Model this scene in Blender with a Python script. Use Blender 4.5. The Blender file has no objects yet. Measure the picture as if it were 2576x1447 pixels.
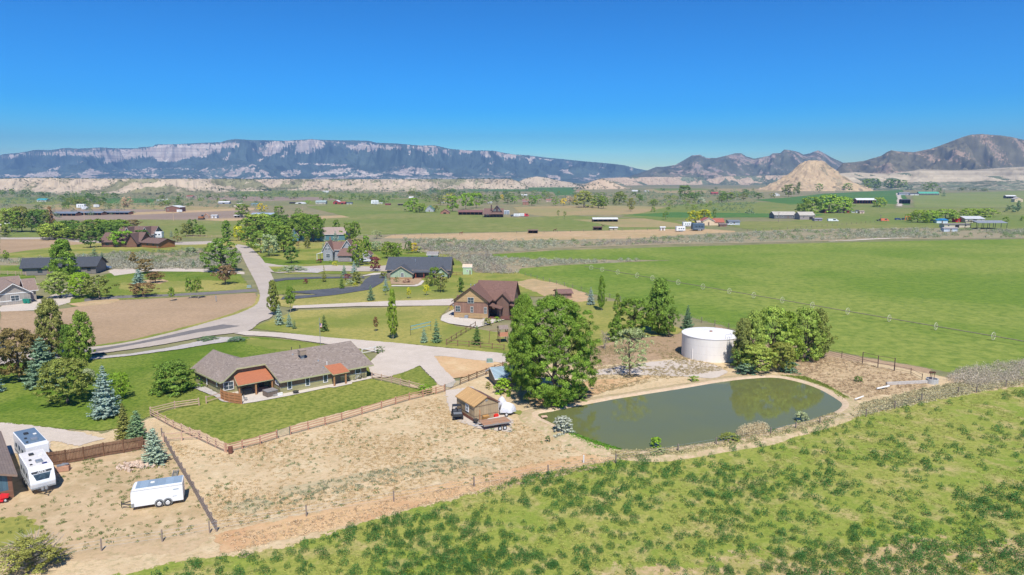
import bpy, math, random
import numpy as np
from mathutils import Vector, Matrix
R = math.radians
rnd = random.Random(7)
rng = np.random.default_rng(11)
SC = bpy.context.scene
COL = SC.collection
# ---------------------------------------------------------------- camera, sky, sun, exposure
FX, CX, CY, H, YH = 1717.3, 1288.0, 723.5, 36.0, 451.0
TH = math.atan((CY - YH) / FX)
CT, ST = math.cos(TH), math.sin(TH)
cam = bpy.data.objects.new('camera', bpy.data.cameras.new('camera'))
COL.objects.link(cam)
cam.location = (0, 0, H)
cam.rotation_euler = (R(90) - TH, 0, 0)
cam.data.sensor_width = 36; cam.data.lens = 24.0
cam.data.clip_start = 0.5; cam.data.clip_end = 40000
SC.camera = cam
SUN_EL, SUN_AZ = R(56), R(171)
w = bpy.data.worlds.new('World'); SC.world = w; w.use_nodes = True
nt = w.node_tree; nt.nodes.clear()
sky = nt.nodes.new('ShaderNodeTexSky'); sky.sky_type = 'NISHITA'; sky.sun_disc = False
sky.sun_elevation = SUN_EL; sky.sun_rotation = SUN_AZ
sky.altitude = 1800; sky.air_density = 1.0; sky.dust_density = 0.2; sky.ozone_density = 3.0
gm = nt.nodes.new('ShaderNodeHueSaturation'); gm.inputs['Saturation'].default_value = 1.9; gm.inputs['Value'].default_value = 0.88; gm.inputs['Hue'].default_value = 0.485
bg = nt.nodes.new('ShaderNodeBackground'); bg.inputs[1].default_value = 0.058
wo = nt.nodes.new('ShaderNodeOutputWorld')
nt.links.new(sky.outputs[0], gm.inputs['Color']); gg = nt.nodes.new('ShaderNodeGamma'); gg.inputs[1].default_value = 1.55; nt.links.new(gm.outputs[0], gg.inputs[0]); nt.links.new(gg.outputs[0], bg.inputs[0]); nt.links.new(bg.outputs[0], wo.inputs[0])
sun = bpy.data.objects.new('sun', bpy.data.lights.new('sun', 'SUN')); COL.objects.link(sun)
sun.data.energy = 5.0; sun.data.angle = R(0.53); sun.data.color = (1, 0.955, 0.88)
sd = Vector((math.sin(SUN_AZ) * math.cos(SUN_EL), math.cos(SUN_AZ) * math.cos(SUN_EL), math.sin(SUN_EL)))
sun.rotation_euler = (-sd).to_track_quat('-Z', 'Y').to_euler()
SC.view_settings.view_transform = 'Standard'; SC.view_settings.look = 'None'
SC.view_settings.gamma = 1; SC.view_settings.exposure = 0.36

# ---------------------------------------------------------------- measuring: photo point -> ground point
def G(x, y, z=0.0):
    u = (x - CX) / FX; v = (y - CY) / FX
    t = (H - z) / (v * CT + ST)
    return (u * t, (CT - v * ST) * t)
def zat(y, Y):
    v = (y - CY) / FX
    return H - Y * (v * CT + ST) / (CT - v * ST)
def mpp(y):                                   # metres per picture unit at a ground row
    v = (y - CY) / FX
    return H / (v * CT + ST) / FX

# ---------------------------------------------------------------- noise
def _h(ix, iy, s):
    n = (ix * 374761393 + iy * 668265263 + s * 974711) & 0xffffffff
    n = ((n ^ (n >> 13)) * 1274126177) & 0xffffffff
    return ((n ^ (n >> 16)) & 0xffff) / 65535.0
def vn(x, y, s=0):
    x = np.asarray(x, float); y = np.asarray(y, float)
    ix = np.floor(x).astype(np.int64); iy = np.floor(y).astype(np.int64)
    fx = x - ix; fy = y - iy
    fx = fx * fx * (3 - 2 * fx); fy = fy * fy * (3 - 2 * fy)
    a = _h(ix, iy, s); b = _h(ix + 1, iy, s); c = _h(ix, iy + 1, s); d = _h(ix + 1, iy + 1, s)
    return (a + (b - a) * fx) * (1 - fy) + (c + (d - c) * fx) * fy
def fbm(x, y, o=5, s=0, g=.5):
    t = 0; a = 1; n = 0
    for i in range(o):
        t = t + a * vn(x, y, s + i * 17); n += a
        x = np.asarray(x) * 2.03 + 5.1; y = np.asarray(y) * 2.03 + 1.7; a *= g
    return t / n
def ridged(x, y, o=5, s=0):
    t = 0; a = 1; n = 0
    for i in range(o):
        t = t + a * (1 - np.abs(2 * vn(x, y, s + i * 13) - 1)); n += a
        x = np.asarray(x) * 2.1 + 3.3; y = np.asarray(y) * 2.1 + 9.7; a *= .5
    return t / n
def inpoly(px, py, poly):
    ins = np.zeros(px.shape, bool); n = len(poly)
    for i in range(n):
        x1, y1 = poly[i]; x2, y2 = poly[(i + 1) % n]
        if y1 == y2: continue
        c = ((y1 > py) != (y2 > py)) & (px < (x2 - x1) * (py - y1) / (y2 - y1) + x1)
        ins ^= c
    return ins

# ---------------------------------------------------------------- objects and tags
def tag(o, label=None, cat=None, group=None, kind=None):
    if label: o['label'] = label
    if cat: o['category'] = cat
    if group: o['group'] = group
    if kind: o['kind'] = kind
    return o
def empty(name, loc=(0, 0, 0), rz=0.0, label=None, cat=None, group=None):
    o = bpy.data.objects.new(name, None); COL.objects.link(o)
    o.location = loc if len(loc) == 3 else (loc[0], loc[1], 0); o.rotation_euler = (0, 0, rz)
    o.empty_display_size = .2
    return tag(o, label, cat, group)
def link(name, me, parent=None):
    o = bpy.data.objects.new(name, me); COL.objects.link(o)
    if parent is not None: o.parent = parent
    return o
def npmesh(name, V, F, mats=(), mi=None, smooth=False, attrs=None):
    V = np.asarray(V, np.float32).reshape(-1, 3); F = np.asarray(F, np.int32)
    k = F.shape[1]; me = bpy.data.meshes.new(name)
    me.vertices.add(len(V)); me.vertices.foreach_set('co', V.ravel())
    me.loops.add(F.size); me.loops.foreach_set('vertex_index', F.ravel())
    me.polygons.add(len(F))
    me.polygons.foreach_set('loop_start', np.arange(0, F.size, k, dtype=np.int32))
    me.polygons.foreach_set('loop_total', np.full(len(F), k, np.int32))
    if mi is not None: me.polygons.foreach_set('material_index', np.asarray(mi, np.int32))
    me.polygons.foreach_set('use_smooth', np.full(len(F), smooth, bool))
    for m in mats: me.materials.append(m)
    for an, av in (attrs or {}).items():
        a = me.attributes.new(an, 'FLOAT', 'POINT'); a.data.foreach_set('value', np.asarray(av, np.float32).ravel())
    me.update(calc_edges=True)
    return me
class MB:
    def __init__(s): s.v = []; s.f = []; s.m = []; s.k = 0
    def add(s, vs, fs, mi=None):
        b = len(s.v); s.v += [tuple(v) for v in vs]; s.f += [tuple(b + i for i in f) for f in fs]
        s.m += [s.k if mi is None else mi] * len(fs); return s
    def box(s, x0, y0, z0, x1, y1, z1, mi=None):
        vs = [(x, y, z) for z in (z0, z1) for y in (y0, y1) for x in (x0, x1)]
        return s.add(vs, [(0, 2, 3, 1), (4, 5, 7, 6), (0, 1, 5, 4), (2, 6, 7, 3), (0, 4, 6, 2), (1, 3, 7, 5)], mi)
    def cbox(s, cx, cy, cz, sx, sy, sz, rz=0, mi=None):
        c, n = math.cos(rz), math.sin(rz); vs = []
        for z in (-.5, .5):
            for y in (-.5, .5):
                for x in (-.5, .5):
                    vs.append((cx + c * x * sx - n * y * sy, cy + n * x * sx + c * y * sy, cz + z * sz))
        return s.add(vs, [(0, 2, 3, 1), (4, 5, 7, 6), (0, 1, 5, 4), (2, 6, 7, 3), (0, 4, 6, 2), (1, 3, 7, 5)], mi)
    def poly(s, pts, mi=None): return s.add(pts, [tuple(range(len(pts)))], mi)
    def slab(s, pts, th, mi=None):
        n = len(pts); vs = list(pts) + [(p[0], p[1], p[2] - th) for p in pts]
        fs = [tuple(range(n)), tuple(range(2 * n - 1, n - 1, -1))] + [(i, i + n, (i + 1) % n + n, (i + 1) % n) for i in range(n)]
        return s.add(vs, fs, mi)
    def tube(s, p0, p1, r0, r1=None, n=8, cap=True, mi=None):
        r1 = r0 if r1 is None else r1
        p0 = Vector(p0); p1 = Vector(p1); d = (p1 - p0).normalized()
        a = d.orthogonal().normalized(); b = d.cross(a); vs = []
        for p, r in ((p0, r0), (p1, r1)):
            for i in range(n):
                t = 2 * math.pi * i / n; q = p + (a * math.cos(t) + b * math.sin(t)) * r; vs.append(tuple(q))
        fs = [(i, (i + 1) % n, (i + 1) % n + n, i + n) for i in range(n)]
        if cap: fs += [tuple(range(n - 1, -1, -1)), tuple(range(n, 2 * n))]
        return s.add(vs, fs, mi)
    def path(s, pts, r, n=6, mi=None):
        for i in range(len(pts) - 1):
            ra = r[i] if isinstance(r, (list, tuple)) else r; rb = r[i + 1] if isinstance(r, (list, tuple)) else r
            s.tube(pts[i], pts[i + 1], ra, rb, n, True, mi)
        return s
    def torus(s, c, axis, R0, r, n=20, k=5, mi=None):
        c = Vector(c); ax = Vector(axis).normalized(); a = ax.orthogonal().normalized(); b = ax.cross(a); vs = []
        for i in range(n):
            t = 2 * math.pi * i / n; d = a * math.cos(t) + b * math.sin(t)
            for j in range(k):
                q = 2 * math.pi * j / k; vs.append(tuple(c + d * (R0 + r * math.cos(q)) + ax * (r * math.sin(q))))
        fs = [(i * k + j, ((i + 1) % n) * k + j, ((i + 1) % n) * k + (j + 1) % k, i * k + (j + 1) % k) for i in range(n) for j in range(k)]
        return s.add(vs, fs, mi)
    def loft(s, rings, mi=None, cap=True):
        n = len(rings[0]); vs = [p for r in rings for p in r]; fs = []
        for i in range(len(rings) - 1):
            fs += [(i * n + j, i * n + (j + 1) % n, (i + 1) * n + (j + 1) % n, (i + 1) * n + j) for j in range(n)]
        if cap: fs += [tuple(range(n - 1, -1, -1)), tuple(range((len(rings) - 1) * n, len(rings) * n))]
        return s.add(vs, fs, mi)
    def build(s, name, mats, parent=None, bevel=0, smooth=False):
        me = bpy.data.meshes.new(name); me.from_pydata(s.v, [], s.f)
        if not isinstance(mats, (list, tuple)): mats = [mats]
        for m in mats: me.materials.append(m)
        for p, i in zip(me.polygons, s.m): p.material_index = i; p.use_smooth = smooth
        import bmesh
        bm = bmesh.new(); bm.from_mesh(me); bmesh.ops.recalc_face_normals(bm, faces=bm.faces)
        if bevel: bmesh.ops.bevel(bm, geom=bm.edges[:] , offset=bevel, segments=2, affect='EDGES', clamp_overlap=True)
        bm.to_mesh(me); bm.free(); me.update()
        return link(name, me, parent)
def copy_tree(o, parent=None):
    c = o.copy(); COL.objects.link(c); c.parent = parent
    for ch in list(o.children): copy_tree(ch, c)
    return c

# ---------------------------------------------------------------- materials
def base_mat(name):
    m = bpy.data.materials.new(name); m.use_nodes = True
    n = m.node_tree.nodes; return m, m.node_tree, n['Principled BSDF'], n['Material Output']
def mk(nt, t, **k):
    nd = nt.nodes.new(t)
    for a, b in k.items(): setattr(nd, a, b)
    return nd
def noise(nt, co, sc, det=4, rough=.6, dist=0):
    n = mk(nt, 'ShaderNodeTexNoise'); n.inputs['Scale'].default_value = sc; n.inputs['Detail'].default_value = det
    n.inputs['Roughness'].default_value = rough; n.inputs['Distortion'].default_value = dist
    nt.links.new(co, n.inputs['Vector']); return n.outputs[0]
def ramp(nt, v, a, b):
    r = mk(nt, 'ShaderNodeMapRange'); r.inputs[1].default_value = a; r.inputs[2].default_value = b
    nt.links.new(v, r.inputs[0]); return r.outputs[0]
def mix(nt, f, a, b, mode='MIX'):
    m = mk(nt, 'ShaderNodeMix', data_type='RGBA', blend_type=mode)
    if isinstance(f, (int, float)): m.inputs[0].default_value = f
    else: nt.links.new(f, m.inputs[0])
    for i, c in ((6, a), (7, b)):
        if isinstance(c, tuple): m.inputs[i].default_value = (*c[:3], 1)
        else: nt.links.new(c, m.inputs[i])
    return m.outputs[2]
def mth(nt, op, a, b=None):
    m = mk(nt, 'ShaderNodeMath', operation=op)
    for i, c in ((0, a), (1, b)):
        if c is None: continue
        if isinstance(c, (int, float)): m.inputs[i].default_value = c
        else: nt.links.new(c, m.inputs[i])
    return m.outputs[0]
def tc(nt, world=False):
    if world: return mk(nt, 'ShaderNodeNewGeometry').outputs['Position']
    return mk(nt, 'ShaderNodeTexCoord').outputs['Object']
def stretch(nt, co, sx, sy, sz, rz=0):
    m = mk(nt, 'ShaderNodeMapping'); m.inputs['Scale'].default_value = (sx, sy, sz); m.inputs['Rotation'].default_value = (0, 0, rz)
    nt.links.new(co, m.inputs[0]); return m.outputs[0]
def paint(name, c, c2=None, sc=3.0, rough=.6, metal=0.0, bump=0, lines=None, line_c=None, amt=.5, spec=.4):
    """plain surface with slow mottling; lines=(axis,pitch,width) draws board or rib joints"""
    m, nt, p, o = base_mat(name); co = tc(nt)
    c2 = c2 or tuple(x * .78 for x in c)
    col = mix(nt, ramp(nt, noise(nt, co, sc, 5), .35, .7), c, c2)
    if lines:
        ax, pitch, wd = lines; s = mk(nt, 'ShaderNodeSeparateXYZ'); nt.links.new(co, s.inputs[0])
        v = s.outputs[ax] if ax in (0, 1, 2) else mth(nt, 'ADD', s.outputs[0], s.outputs[1])
        fr = mth(nt, 'FRACT', mth(nt, 'DIVIDE', v, pitch)); f = mth(nt, 'LESS_THAN', fr, wd)
        cell = mk(nt, 'ShaderNodeTexWhiteNoise', noise_dimensions='1D'); nt.links.new(mth(nt, 'FLOOR', mth(nt, 'DIVIDE', v, pitch)), cell.inputs['W'])
        col = mix(nt, mth(nt, 'MULTIPLY', cell.outputs[0], .18), col, (0, 0, 0))
        col = mix(nt, mth(nt, 'MULTIPLY', f, amt), col, line_c or tuple(x * .35 for x in c))
    nt.links.new(col, p.inputs['Base Color']); p.inputs['Roughness'].default_value = rough; p.inputs['Metallic'].default_value = metal
    p.inputs['Specular IOR Level'].default_value = spec
    if bump:
        b = mk(nt, 'ShaderNodeBump'); b.inputs['Distance'].default_value = bump; b.inputs['Strength'].default_value = .6
        nt.links.new(noise(nt, co, sc * 4, 4), b.inputs['Height']); nt.links.new(b.outputs[0], p.inputs['Normal'])
    return m
def shingle(name, c, c2, c3=None):
    m, nt, p, o = base_mat(name); co = tc(nt)
    v = mk(nt, 'ShaderNodeTexVoronoi'); v.inputs['Scale'].default_value = 3.2; nt.links.new(stretch(nt, co, 1, 1.3, 2.2), v.inputs['Vector'])
    bw = mk(nt, 'ShaderNodeRGBToBW'); nt.links.new(v.outputs['Color'], bw.inputs[0])
    col = mix(nt, ramp(nt, bw.outputs[0], .15, .85), c, c2)
    col = mix(nt, ramp(nt, noise(nt, co, .5, 4), .4, .65), col, c3 or tuple(x * .82 for x in c2))
    s = mk(nt, 'ShaderNodeSeparateXYZ'); nt.links.new(co, s.inputs[0])
    f = mth(nt, 'LESS_THAN', mth(nt, 'FRACT', mth(nt, 'MULTIPLY', s.outputs[2], 9)), .22)
    col = mix(nt, mth(nt, 'MULTIPLY', f, .22), col, (.02, .02, .02))
    nt.links.new(col, p.inputs['Base Color']); p.inputs['Roughness'].default_value = .9; p.inputs['Specular IOR Level'].default_value = .2
    return m
def leafmat():
    m, nt, p, o = base_mat('foliage')
    oi = mk(nt, 'ShaderNodeObjectInfo'); geo = mk(nt, 'ShaderNodeNewGeometry'); co = tc(nt)
    hs = mk(nt, 'ShaderNodeHueSaturation'); nt.links.new(oi.outputs['Color'], hs.inputs['Color'])
    nt.links.new(mth(nt, 'MULTIPLY', ramp2(nt, geo.outputs['Random Per Island'], .55, 1.5), ramp2(nt, ramp(nt, noise(nt, co, 5, 3), .35, .65), .78, 1.25)), hs.inputs['Value'])
    nt.links.new(ramp2(nt, noise(nt, co, 7, 2), .475, .52), hs.inputs['Hue'])
    p.inputs['Roughness'].default_value = .6; p.inputs['Specular IOR Level'].default_value = .25
    nt.links.new(hs.outputs[0], p.inputs['Base Color'])
    tr = mk(nt, 'ShaderNodeBsdfTranslucent'); nt.links.new(mix(nt, .5, hs.outputs[0], (1, 1, .2), 'MULTIPLY'), tr.inputs[0])
    nt.links.new(hs.outputs[0], tr.inputs[0])
    ms = mk(nt, 'ShaderNodeMixShader'); ms.inputs[0].default_value = .22
    nt.links.new(p.outputs[0], ms.inputs[1]); nt.links.new(tr.outputs[0], ms.inputs[2]); nt.links.new(ms.outputs[0], o.inputs[0])
    return m
def ramp2(nt, v, a, b):
    r = mk(nt, 'ShaderNodeMapRange'); r.inputs[3].default_value = a; r.inputs[4].default_value = b
    nt.links.new(v, r.inputs[0]); return r.outputs[0]
def soil(name, cols, sc=.05, fine=1.2, edge=False, streak=None, rough=.95, dots=None, thr=(.42, .6), fthr=(.4, .66), bump=.12):
    """ground cover: cols = (main, patch, fleck, dark fleck); streak=(angle, scale across, scale along)"""
    m, nt, p, o = base_mat(name); co = tc(nt, True)
    sv = stretch(nt, co, streak[1], streak[2], 1, streak[0]) if streak else co
    a, b, c, d = cols
    n1 = noise(nt, co, sc, 6, .62, .4); n2 = noise(nt, sv, sc * (4 if not streak else 1), 5, .6)
    col = mix(nt, ramp(nt, n1, *thr), a, b)
    col = mix(nt, mth(nt, 'MULTIPLY', ramp(nt, n2, .48, .68), .75), col, c)
    col = mix(nt, mth(nt, 'MULTIPLY', ramp(nt, noise(nt, co, fine, 5, .75), *fthr), .7), col, d)
    col = mix(nt, mth(nt, 'MULTIPLY', ramp(nt, noise(nt, co, fine * 2.7, 3, .7), .5, .72), .35), col, a)
    if dots:
        v = mk(nt, 'ShaderNodeTexVoronoi'); v.inputs['Scale'].default_value = dots[0]; nt.links.new(co, v.inputs['Vector'])
        f = mth(nt, 'LESS_THAN', v.outputs['Distance'], dots[1]); col = mix(nt, mth(nt, 'MULTIPLY', f, .8), col, dots[2])
    nt.links.new(col, p.inputs['Base Color']); p.inputs['Roughness'].default_value = rough; p.inputs['Specular IOR Level'].default_value = .1
    if bump:
        bb = mk(nt, 'ShaderNodeBump'); bb.inputs['Distance'].default_value = bump; bb.inputs['Strength'].default_value = .7
        nt.links.new(noise(nt, co, fine * 1.5, 5, .7), bb.inputs['Height']); nt.links.new(bb.outputs[0], p.inputs['Normal'])
    if edge:
        at = mk(nt, 'ShaderNodeAttribute', attribute_name='edge')
        f = mth(nt, 'GREATER_THAN', mth(nt, 'ADD', mth(nt, 'MULTIPLY', at.outputs['Fac'], 1.0), mth(nt, 'MULTIPLY', mth(nt, 'SUBTRACT', noise(nt, co, edge, 5, .75), .5), 1.6)), .5)
        t = mk(nt, 'ShaderNodeBsdfTransparent'); ms = mk(nt, 'ShaderNodeMixShader')
        nt.links.new(f, ms.inputs[0]); nt.links.new(t.outputs[0], ms.inputs[1]); nt.links.new(p.outputs[0], ms.inputs[2]); nt.links.new(ms.outputs[0], o.inputs[0])
    return m
from mathutils.geometry import delaunay_2d_cdt
# ---------------------------------------------------------------- ground sheets
LV = [0]
def catmull(P, closed=True, n=6):
    out = []; N = len(P)
    for i in range(N):
        p0, p1, p2, p3 = (P[(i + k) % N] for k in (-1, 0, 1, 2))
        for j in range(n):
            t = j / n; q = []
            for a in range(2):
                q.append(.5 * (2 * p1[a] + (p2[a] - p0[a]) * t + (2 * p0[a] - 5 * p1[a] + 4 * p2[a] - p3[a]) * t * t + (3 * p1[a] - p0[a] - 3 * p2[a] + p3[a]) * t ** 3))
            out.append(tuple(q))
    return out
def gpoly(P, smooth=False):
    if smooth:
        W = [G(*p) for p in P]
        return catmull(W, True, 6)
    return [G(*p) for p in P]
def sheet(name, P, m, edge=0.0, smooth=False, jit=None, world=False, label=None):
    """flat ground cover laid a few mm above the one below, its rim ragged when edge > 0"""
    W = P if world else gpoly(P, smooth)
    LV[0] += 1; z = .004 * LV[0]
    dist = sum(math.hypot(*p) for p in W) / len(W)
    step = max(.6, dist * .008) if not smooth else max(.5, dist * .006)
    Q = []
    for i in range(len(W)):
        a, b = W[i], W[(i + 1) % len(W)]; L = math.dist(a, b); k = max(1, int(L / step)) if not smooth else max(1, int(L / step / 1.5))
        k = min(k, 60)
        for j in range(k): Q.append((a[0] + (b[0] - a[0]) * j / k, a[1] + (b[1] - a[1]) * j / k))
    Q = np.array(Q); A = .5 * np.sum(Q[:, 0] * np.roll(Q[:, 1], -1) - np.roll(Q[:, 0], -1) * Q[:, 1])
    if A < 0: Q = Q[::-1]
    jj = (dist * .0022 if jit is None else jit)
    Q = Q + jj * (np.stack([fbm(Q[:, 0] / (jj * 6 + .01), Q[:, 1] / (jj * 6 + .01), 3, 5), fbm(Q[:, 0] / (jj * 6 + .01), Q[:, 1] / (jj * 6 + .01), 3, 9)], 1) - .5) * 2 if jj else Q
    n = len(Q)
    if edge:
        T = np.roll(Q, -1, 0) - np.roll(Q, 1, 0); T /= (np.linalg.norm(T, axis=1, keepdims=True) + 1e-9); N = np.stack([T[:, 1], -T[:, 0]], 1)
        O = Q + N * edge; I = Q - N * edge; P2 = [Vector(q) for q in np.concatenate([O, I]).tolist()]; fs = [list(range(n)), list(range(n, 2 * n))]
    else:
        P2 = [Vector(q) for q in Q.tolist()]; fs = [list(range(n))]
    c0 = sum(P2, Vector((0, 0))) / len(P2)
    vo, eo, fo, ov, oe, of = delaunay_2d_cdt([q - c0 for q in P2], [], fs, 1, 1e-4)
    at = np.array([(0.5 if not k else (1.0 if (min(k) >= n or not edge) else 0.0)) for k in ov])
    me = bpy.data.meshes.new(name); me.from_pydata([(v.x + c0.x, v.y + c0.y, 0) for v in vo], [], [f if (vo[f[1]] - vo[f[0]]).cross(vo[f[2]] - vo[f[0]]) > 0 else f[::-1] for f in fo]); me.materials.append(m)
    a = me.attributes.new('edge', 'FLOAT', 'POINT'); a.data.foreach_set('value', at.astype(np.float32))
    o = link(name, me); o.location.z = z
    return tag(o, label, kind='structure')

S_dry = soil('dry_earth', ((.56, .37, .20), (.50, .30, .16), (.62, .46, .27), (.34, .26, .11)), .06, 1.6, edge=.9, fthr=(.5, .72))
S_lot = soil('weedy_lot', ((.57, .43, .26), (.50, .37, .215), (.63, .51, .33), (.32, .27, .14)), .09, 1.4, edge=.9, fthr=(.5, .66), bump=.2)
S_lawn = soil('lawn_grass', ((.12, .185, .020), (.20, .245, .04), (.36, .31, .09), (.045, .10, .01)), .07, 1.5, edge=1.1, streak=(R(18), .3, .07), fthr=(.42, .62), thr=(.43, .57), bump=.08)
S_yel = soil('parched_lawn_grass', ((.30, .28, .07), (.15, .20, .03), (.55, .40, .17), (.15, .18, .04)), .045, .9, edge=.8, streak=(R(-12), .03, .16), bump=.1, thr=(.44, .57))
S_past = soil('pasture_grass', ((.155, .225, .032), (.245, .28, .06), (.33, .31, .10), (.075, .145, .02)), .016, .4, edge=.5, streak=(R(-15), .014, .1), bump=.25, thr=(.42, .58), fthr=(.42, .62))
S_far = soil('distant_pasture', ((.175, .215, .055), (.25, .24, .085), (.33, .28, .13), (.10, .15, .03)), .006, .1, edge=.12, streak=(0, .002, .03), bump=0)
S_fdark = soil('alfalfa_field', ((.075, .17, .04), (.11, .19, .045), (.15, .21, .06), (.05, .12, .03)), .008, .12, edge=.12, streak=(0, .003, .03), bump=0)
S_tan = soil('dry_field', ((.38, .27, .14), (.30, .26, .11), (.44, .32, .18), (.24, .22, .10)), .01, .16, edge=.15, streak=(0, .004, .05), bump=0)
S_peach = soil('bare_red_soil', ((.50, .33, .19), (.42, .30, .15), (.55, .40, .24), (.28, .24, .13)), .02, .3, edge=.2, bump=.1)
S_plow = soil('ploughed_soil', ((.27, .20, .155), (.32, .24, .18), (.36, .27, .2), (.22, .17, .13)), .01, .4, edge=.15, streak=(0, .01, .08), bump=.05)
S_brown = soil('bare_brown_soil', ((.36, .25, .155), (.42, .29, .18), (.50, .36, .24), (.25, .18, .105)), .05, 1.1, edge=.7, streak=(R(10), .04, .3), bump=.1)
S_grav = soil('gravel', ((.50, .43, .36), (.54, .465, .39), (.58, .50, .43), (.36, .31, .26)), .12, 4, edge=1.2, fthr=(.5, .7), bump=.04)
S_road = soil('worn_road', ((.41, .35, .295), (.45, .385, .325), (.48, .415, .355), (.33, .285, .245)), .1, 2, edge=1.0, fthr=(.5, .7), bump=.02)
S_asph = soil('asphalt', ((.17, .155, .15), (.20, .185, .175), (.22, .205, .195), (.14, .13, .125)), .2, 3, edge=2.0, bump=0)
S_black = soil('blacktop', ((.085, .09, .105), (.11, .115, .13), (.13, .135, .15), (.07, .075, .085)), .2, 2, bump=0)
S_rock = soil('river_rock', ((.46, .42, .38), (.52, .48, .44), (.58, .54, .5), (.26, .23, .21)), .3, 5, edge=1.2, bump=.1)
S_conc = soil('concrete', ((.54, .48, .41), (.58, .52, .45), (.62, .56, .48), (.45, .40, .34)), .2, 2, bump=0)
S_cover = soil('alfalfa_ground', ((.315, .32, .075), (.22, .285, .045), (.54, .39, .20), (.14, .20, .03)), .07, 2.2, edge=.5, bump=.2, thr=(.42, .62), fthr=(.42, .64))
S_base = soil('valley_ground', ((.22, .215, .10), (.32, .25, .15), (.18, .2, .08), (.11, .135, .06)), .004, .09, streak=(0, .002, .03), bump=0)
S_yard = soil('yard_dirt', ((.48, .35, .21), (.41, .30, .17), (.57, .44, .28), (.25, .22, .10)), .12, 1.1, edge=.9, fthr=(.52, .68), bump=.12)
S_sage = soil('sage_ground', ((.34, .27, .17), (.26, .24, .15), (.42, .30, .19), (.17, .18, .11)), .02, .5, edge=.3, bump=.1)

me = bpy.data.meshes.new('ground'); me.from_pydata([(-9500, -400, 0), (9500, -400, 0), (9500, 11500, 0), (-9500, 11500, 0)], [], [(0, 1, 2, 3)]); me.materials.append(S_base)
tag(link('ground', me), kind='structure')

# -- far valley
sheet('field', [(0, 497), (170, 497), (180, 504), (130, 516), (0, 512)], S_far, 3)
sheet('field', [(255, 499), (390, 500), (385, 510), (270, 512)], S_fdark, 3)
sheet('field', [(690, 485), (840, 482), (800, 489), (700, 490)], S_fdark, 4)
sheet('field', [(560, 482), (700, 477), (1000, 490), (1030, 499), (800, 503), (640, 497)], S_far, 4)
sheet('field', [(760, 507), (1060, 500), (1120, 512), (1060, 518), (770, 515)], S_far, 4)
sheet('field', [(1110, 473), (1300, 470), (1460, 472), (1440, 484), (1200, 480)], S_fdark, 5)
sheet('field', [(1390, 482), (1440, 483), (1450, 490), (1400, 492)], S_fdark, 4)
sheet('field', [(1620, 476), (1900, 475), (1960, 482), (1800, 487), (1650, 485)], S_tan, 6)
sheet('field', [(1640, 475), (1760, 474), (1800, 478), (1660, 480)], S_far, 4)
sheet('dirt_flat', [(480, 493), (800, 496), (860, 503), (640, 506), (470, 500)], S_plow, 3)
sheet('dirt_flat', [(100, 516), (300, 515), (480, 519), (640, 524), (640, 530), (420, 534), (130, 540)], S_tan, 3)
sheet('ploughed_field', [(130, 528), (300, 526), (630, 530), (760, 548), (640, 553), (340, 552), (240, 556), (130, 552)], S_plow, 2)
sheet('dirt_track', [(330, 535), (480, 529), (640, 523), (640, 528), (500, 534), (330, 541)], S_peach, 1.5)
sheet('bare_yard', [(500, 551), (640, 549), (760, 546), (880, 541), (890, 547), (760, 553), (560, 558)], S_peach, 1.5)
sheet('field', [(20, 570), (105, 568), (110, 597), (20, 598)], S_far, 2)
sheet('meadow', [(340, 553), (560, 556), (760, 553), (880, 547), (770, 520), (850, 515), (1120, 517), (1140, 531), (1230, 545), (1310, 548), (1430, 542), (1540, 547), (1700, 556), (1760, 566), (1785, 573), (1600, 579), (1290, 583), (1000, 589), (905, 593), (860, 592), (640, 597), (430, 600), (350, 598)], S_far, 2, jit=1)
sheet('dry_field', [(1290, 521), (1500, 517), (1690, 521), (1770, 529), (1600, 541), (1480, 541), (1380, 545), (1310, 538)], S_tan, 3)
sheet('field', [(1700, 515), (1870, 508), (2250, 512), (2250, 545), (1950, 548), (1780, 546), (1690, 556), (1560, 545), (1620, 535)], S_far, 3)
sheet('field', [(1560, 541), (1700, 534), (2120, 540), (2130, 546), (1700, 548)], S_fdark, 3)
sheet('barn_yard', [(1440, 553), (1620, 550), (1690, 560), (1760, 573), (1560, 572), (1480, 558)], S_tan, 2)
sheet('alfalfa_field', [(1896, 503), (1985, 497), (2080, 487), (2270, 478), (2290, 516), (2250, 514), (2110, 508), (1990, 515)], S_fdark, 3)
sheet('hay_field', [(2295, 489), (2600, 479), (2600, 522), (2300, 522)], soil('mown_hay', ((.20, .23, .07), (.26, .26, .1), (.30, .28, .12), (.13, .19, .05)), .006, .12, edge=.12, streak=(R(35), .05, .004), bump=0), 3)
sheet('field', [(2130, 527), (2300, 523), (2620, 524), (2620, 576), (2200, 582), (1900, 583), (1880, 570), (2020, 552)], S_far, 2)
sheet('field', [(1780, 558), (2100, 556), (2400, 563), (2300, 575), (1880, 577)], S_far, 2)
sheet('dirt_drive', [(2254, 486), (2264, 486), (2270, 505), (2270, 519), (2257, 519), (2258, 500)], S_grav, .6)
sheet('dry_field', [(985, 592), (1290, 585), (1500, 581), (1760, 575), (1850, 582), (1860, 596), (1650, 602), (1300, 608), (1080, 608), (960, 602)], S_peach, 1.5)
sheet('sage_flat', [(905, 597), (1000, 600), (1300, 606), (1600, 600), (1800, 587), (2000, 577), (2300, 574), (2620, 578), (2620, 600), (2200, 603), (2000, 610), (1700, 615), (1400, 625), (1230, 640), (1100, 640), (1000, 625)], S_sage, 1)
sheet('gravel_patch', [(2080, 608), (2200, 600), (2290, 598), (2140, 606)], S_grav, 1)
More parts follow.
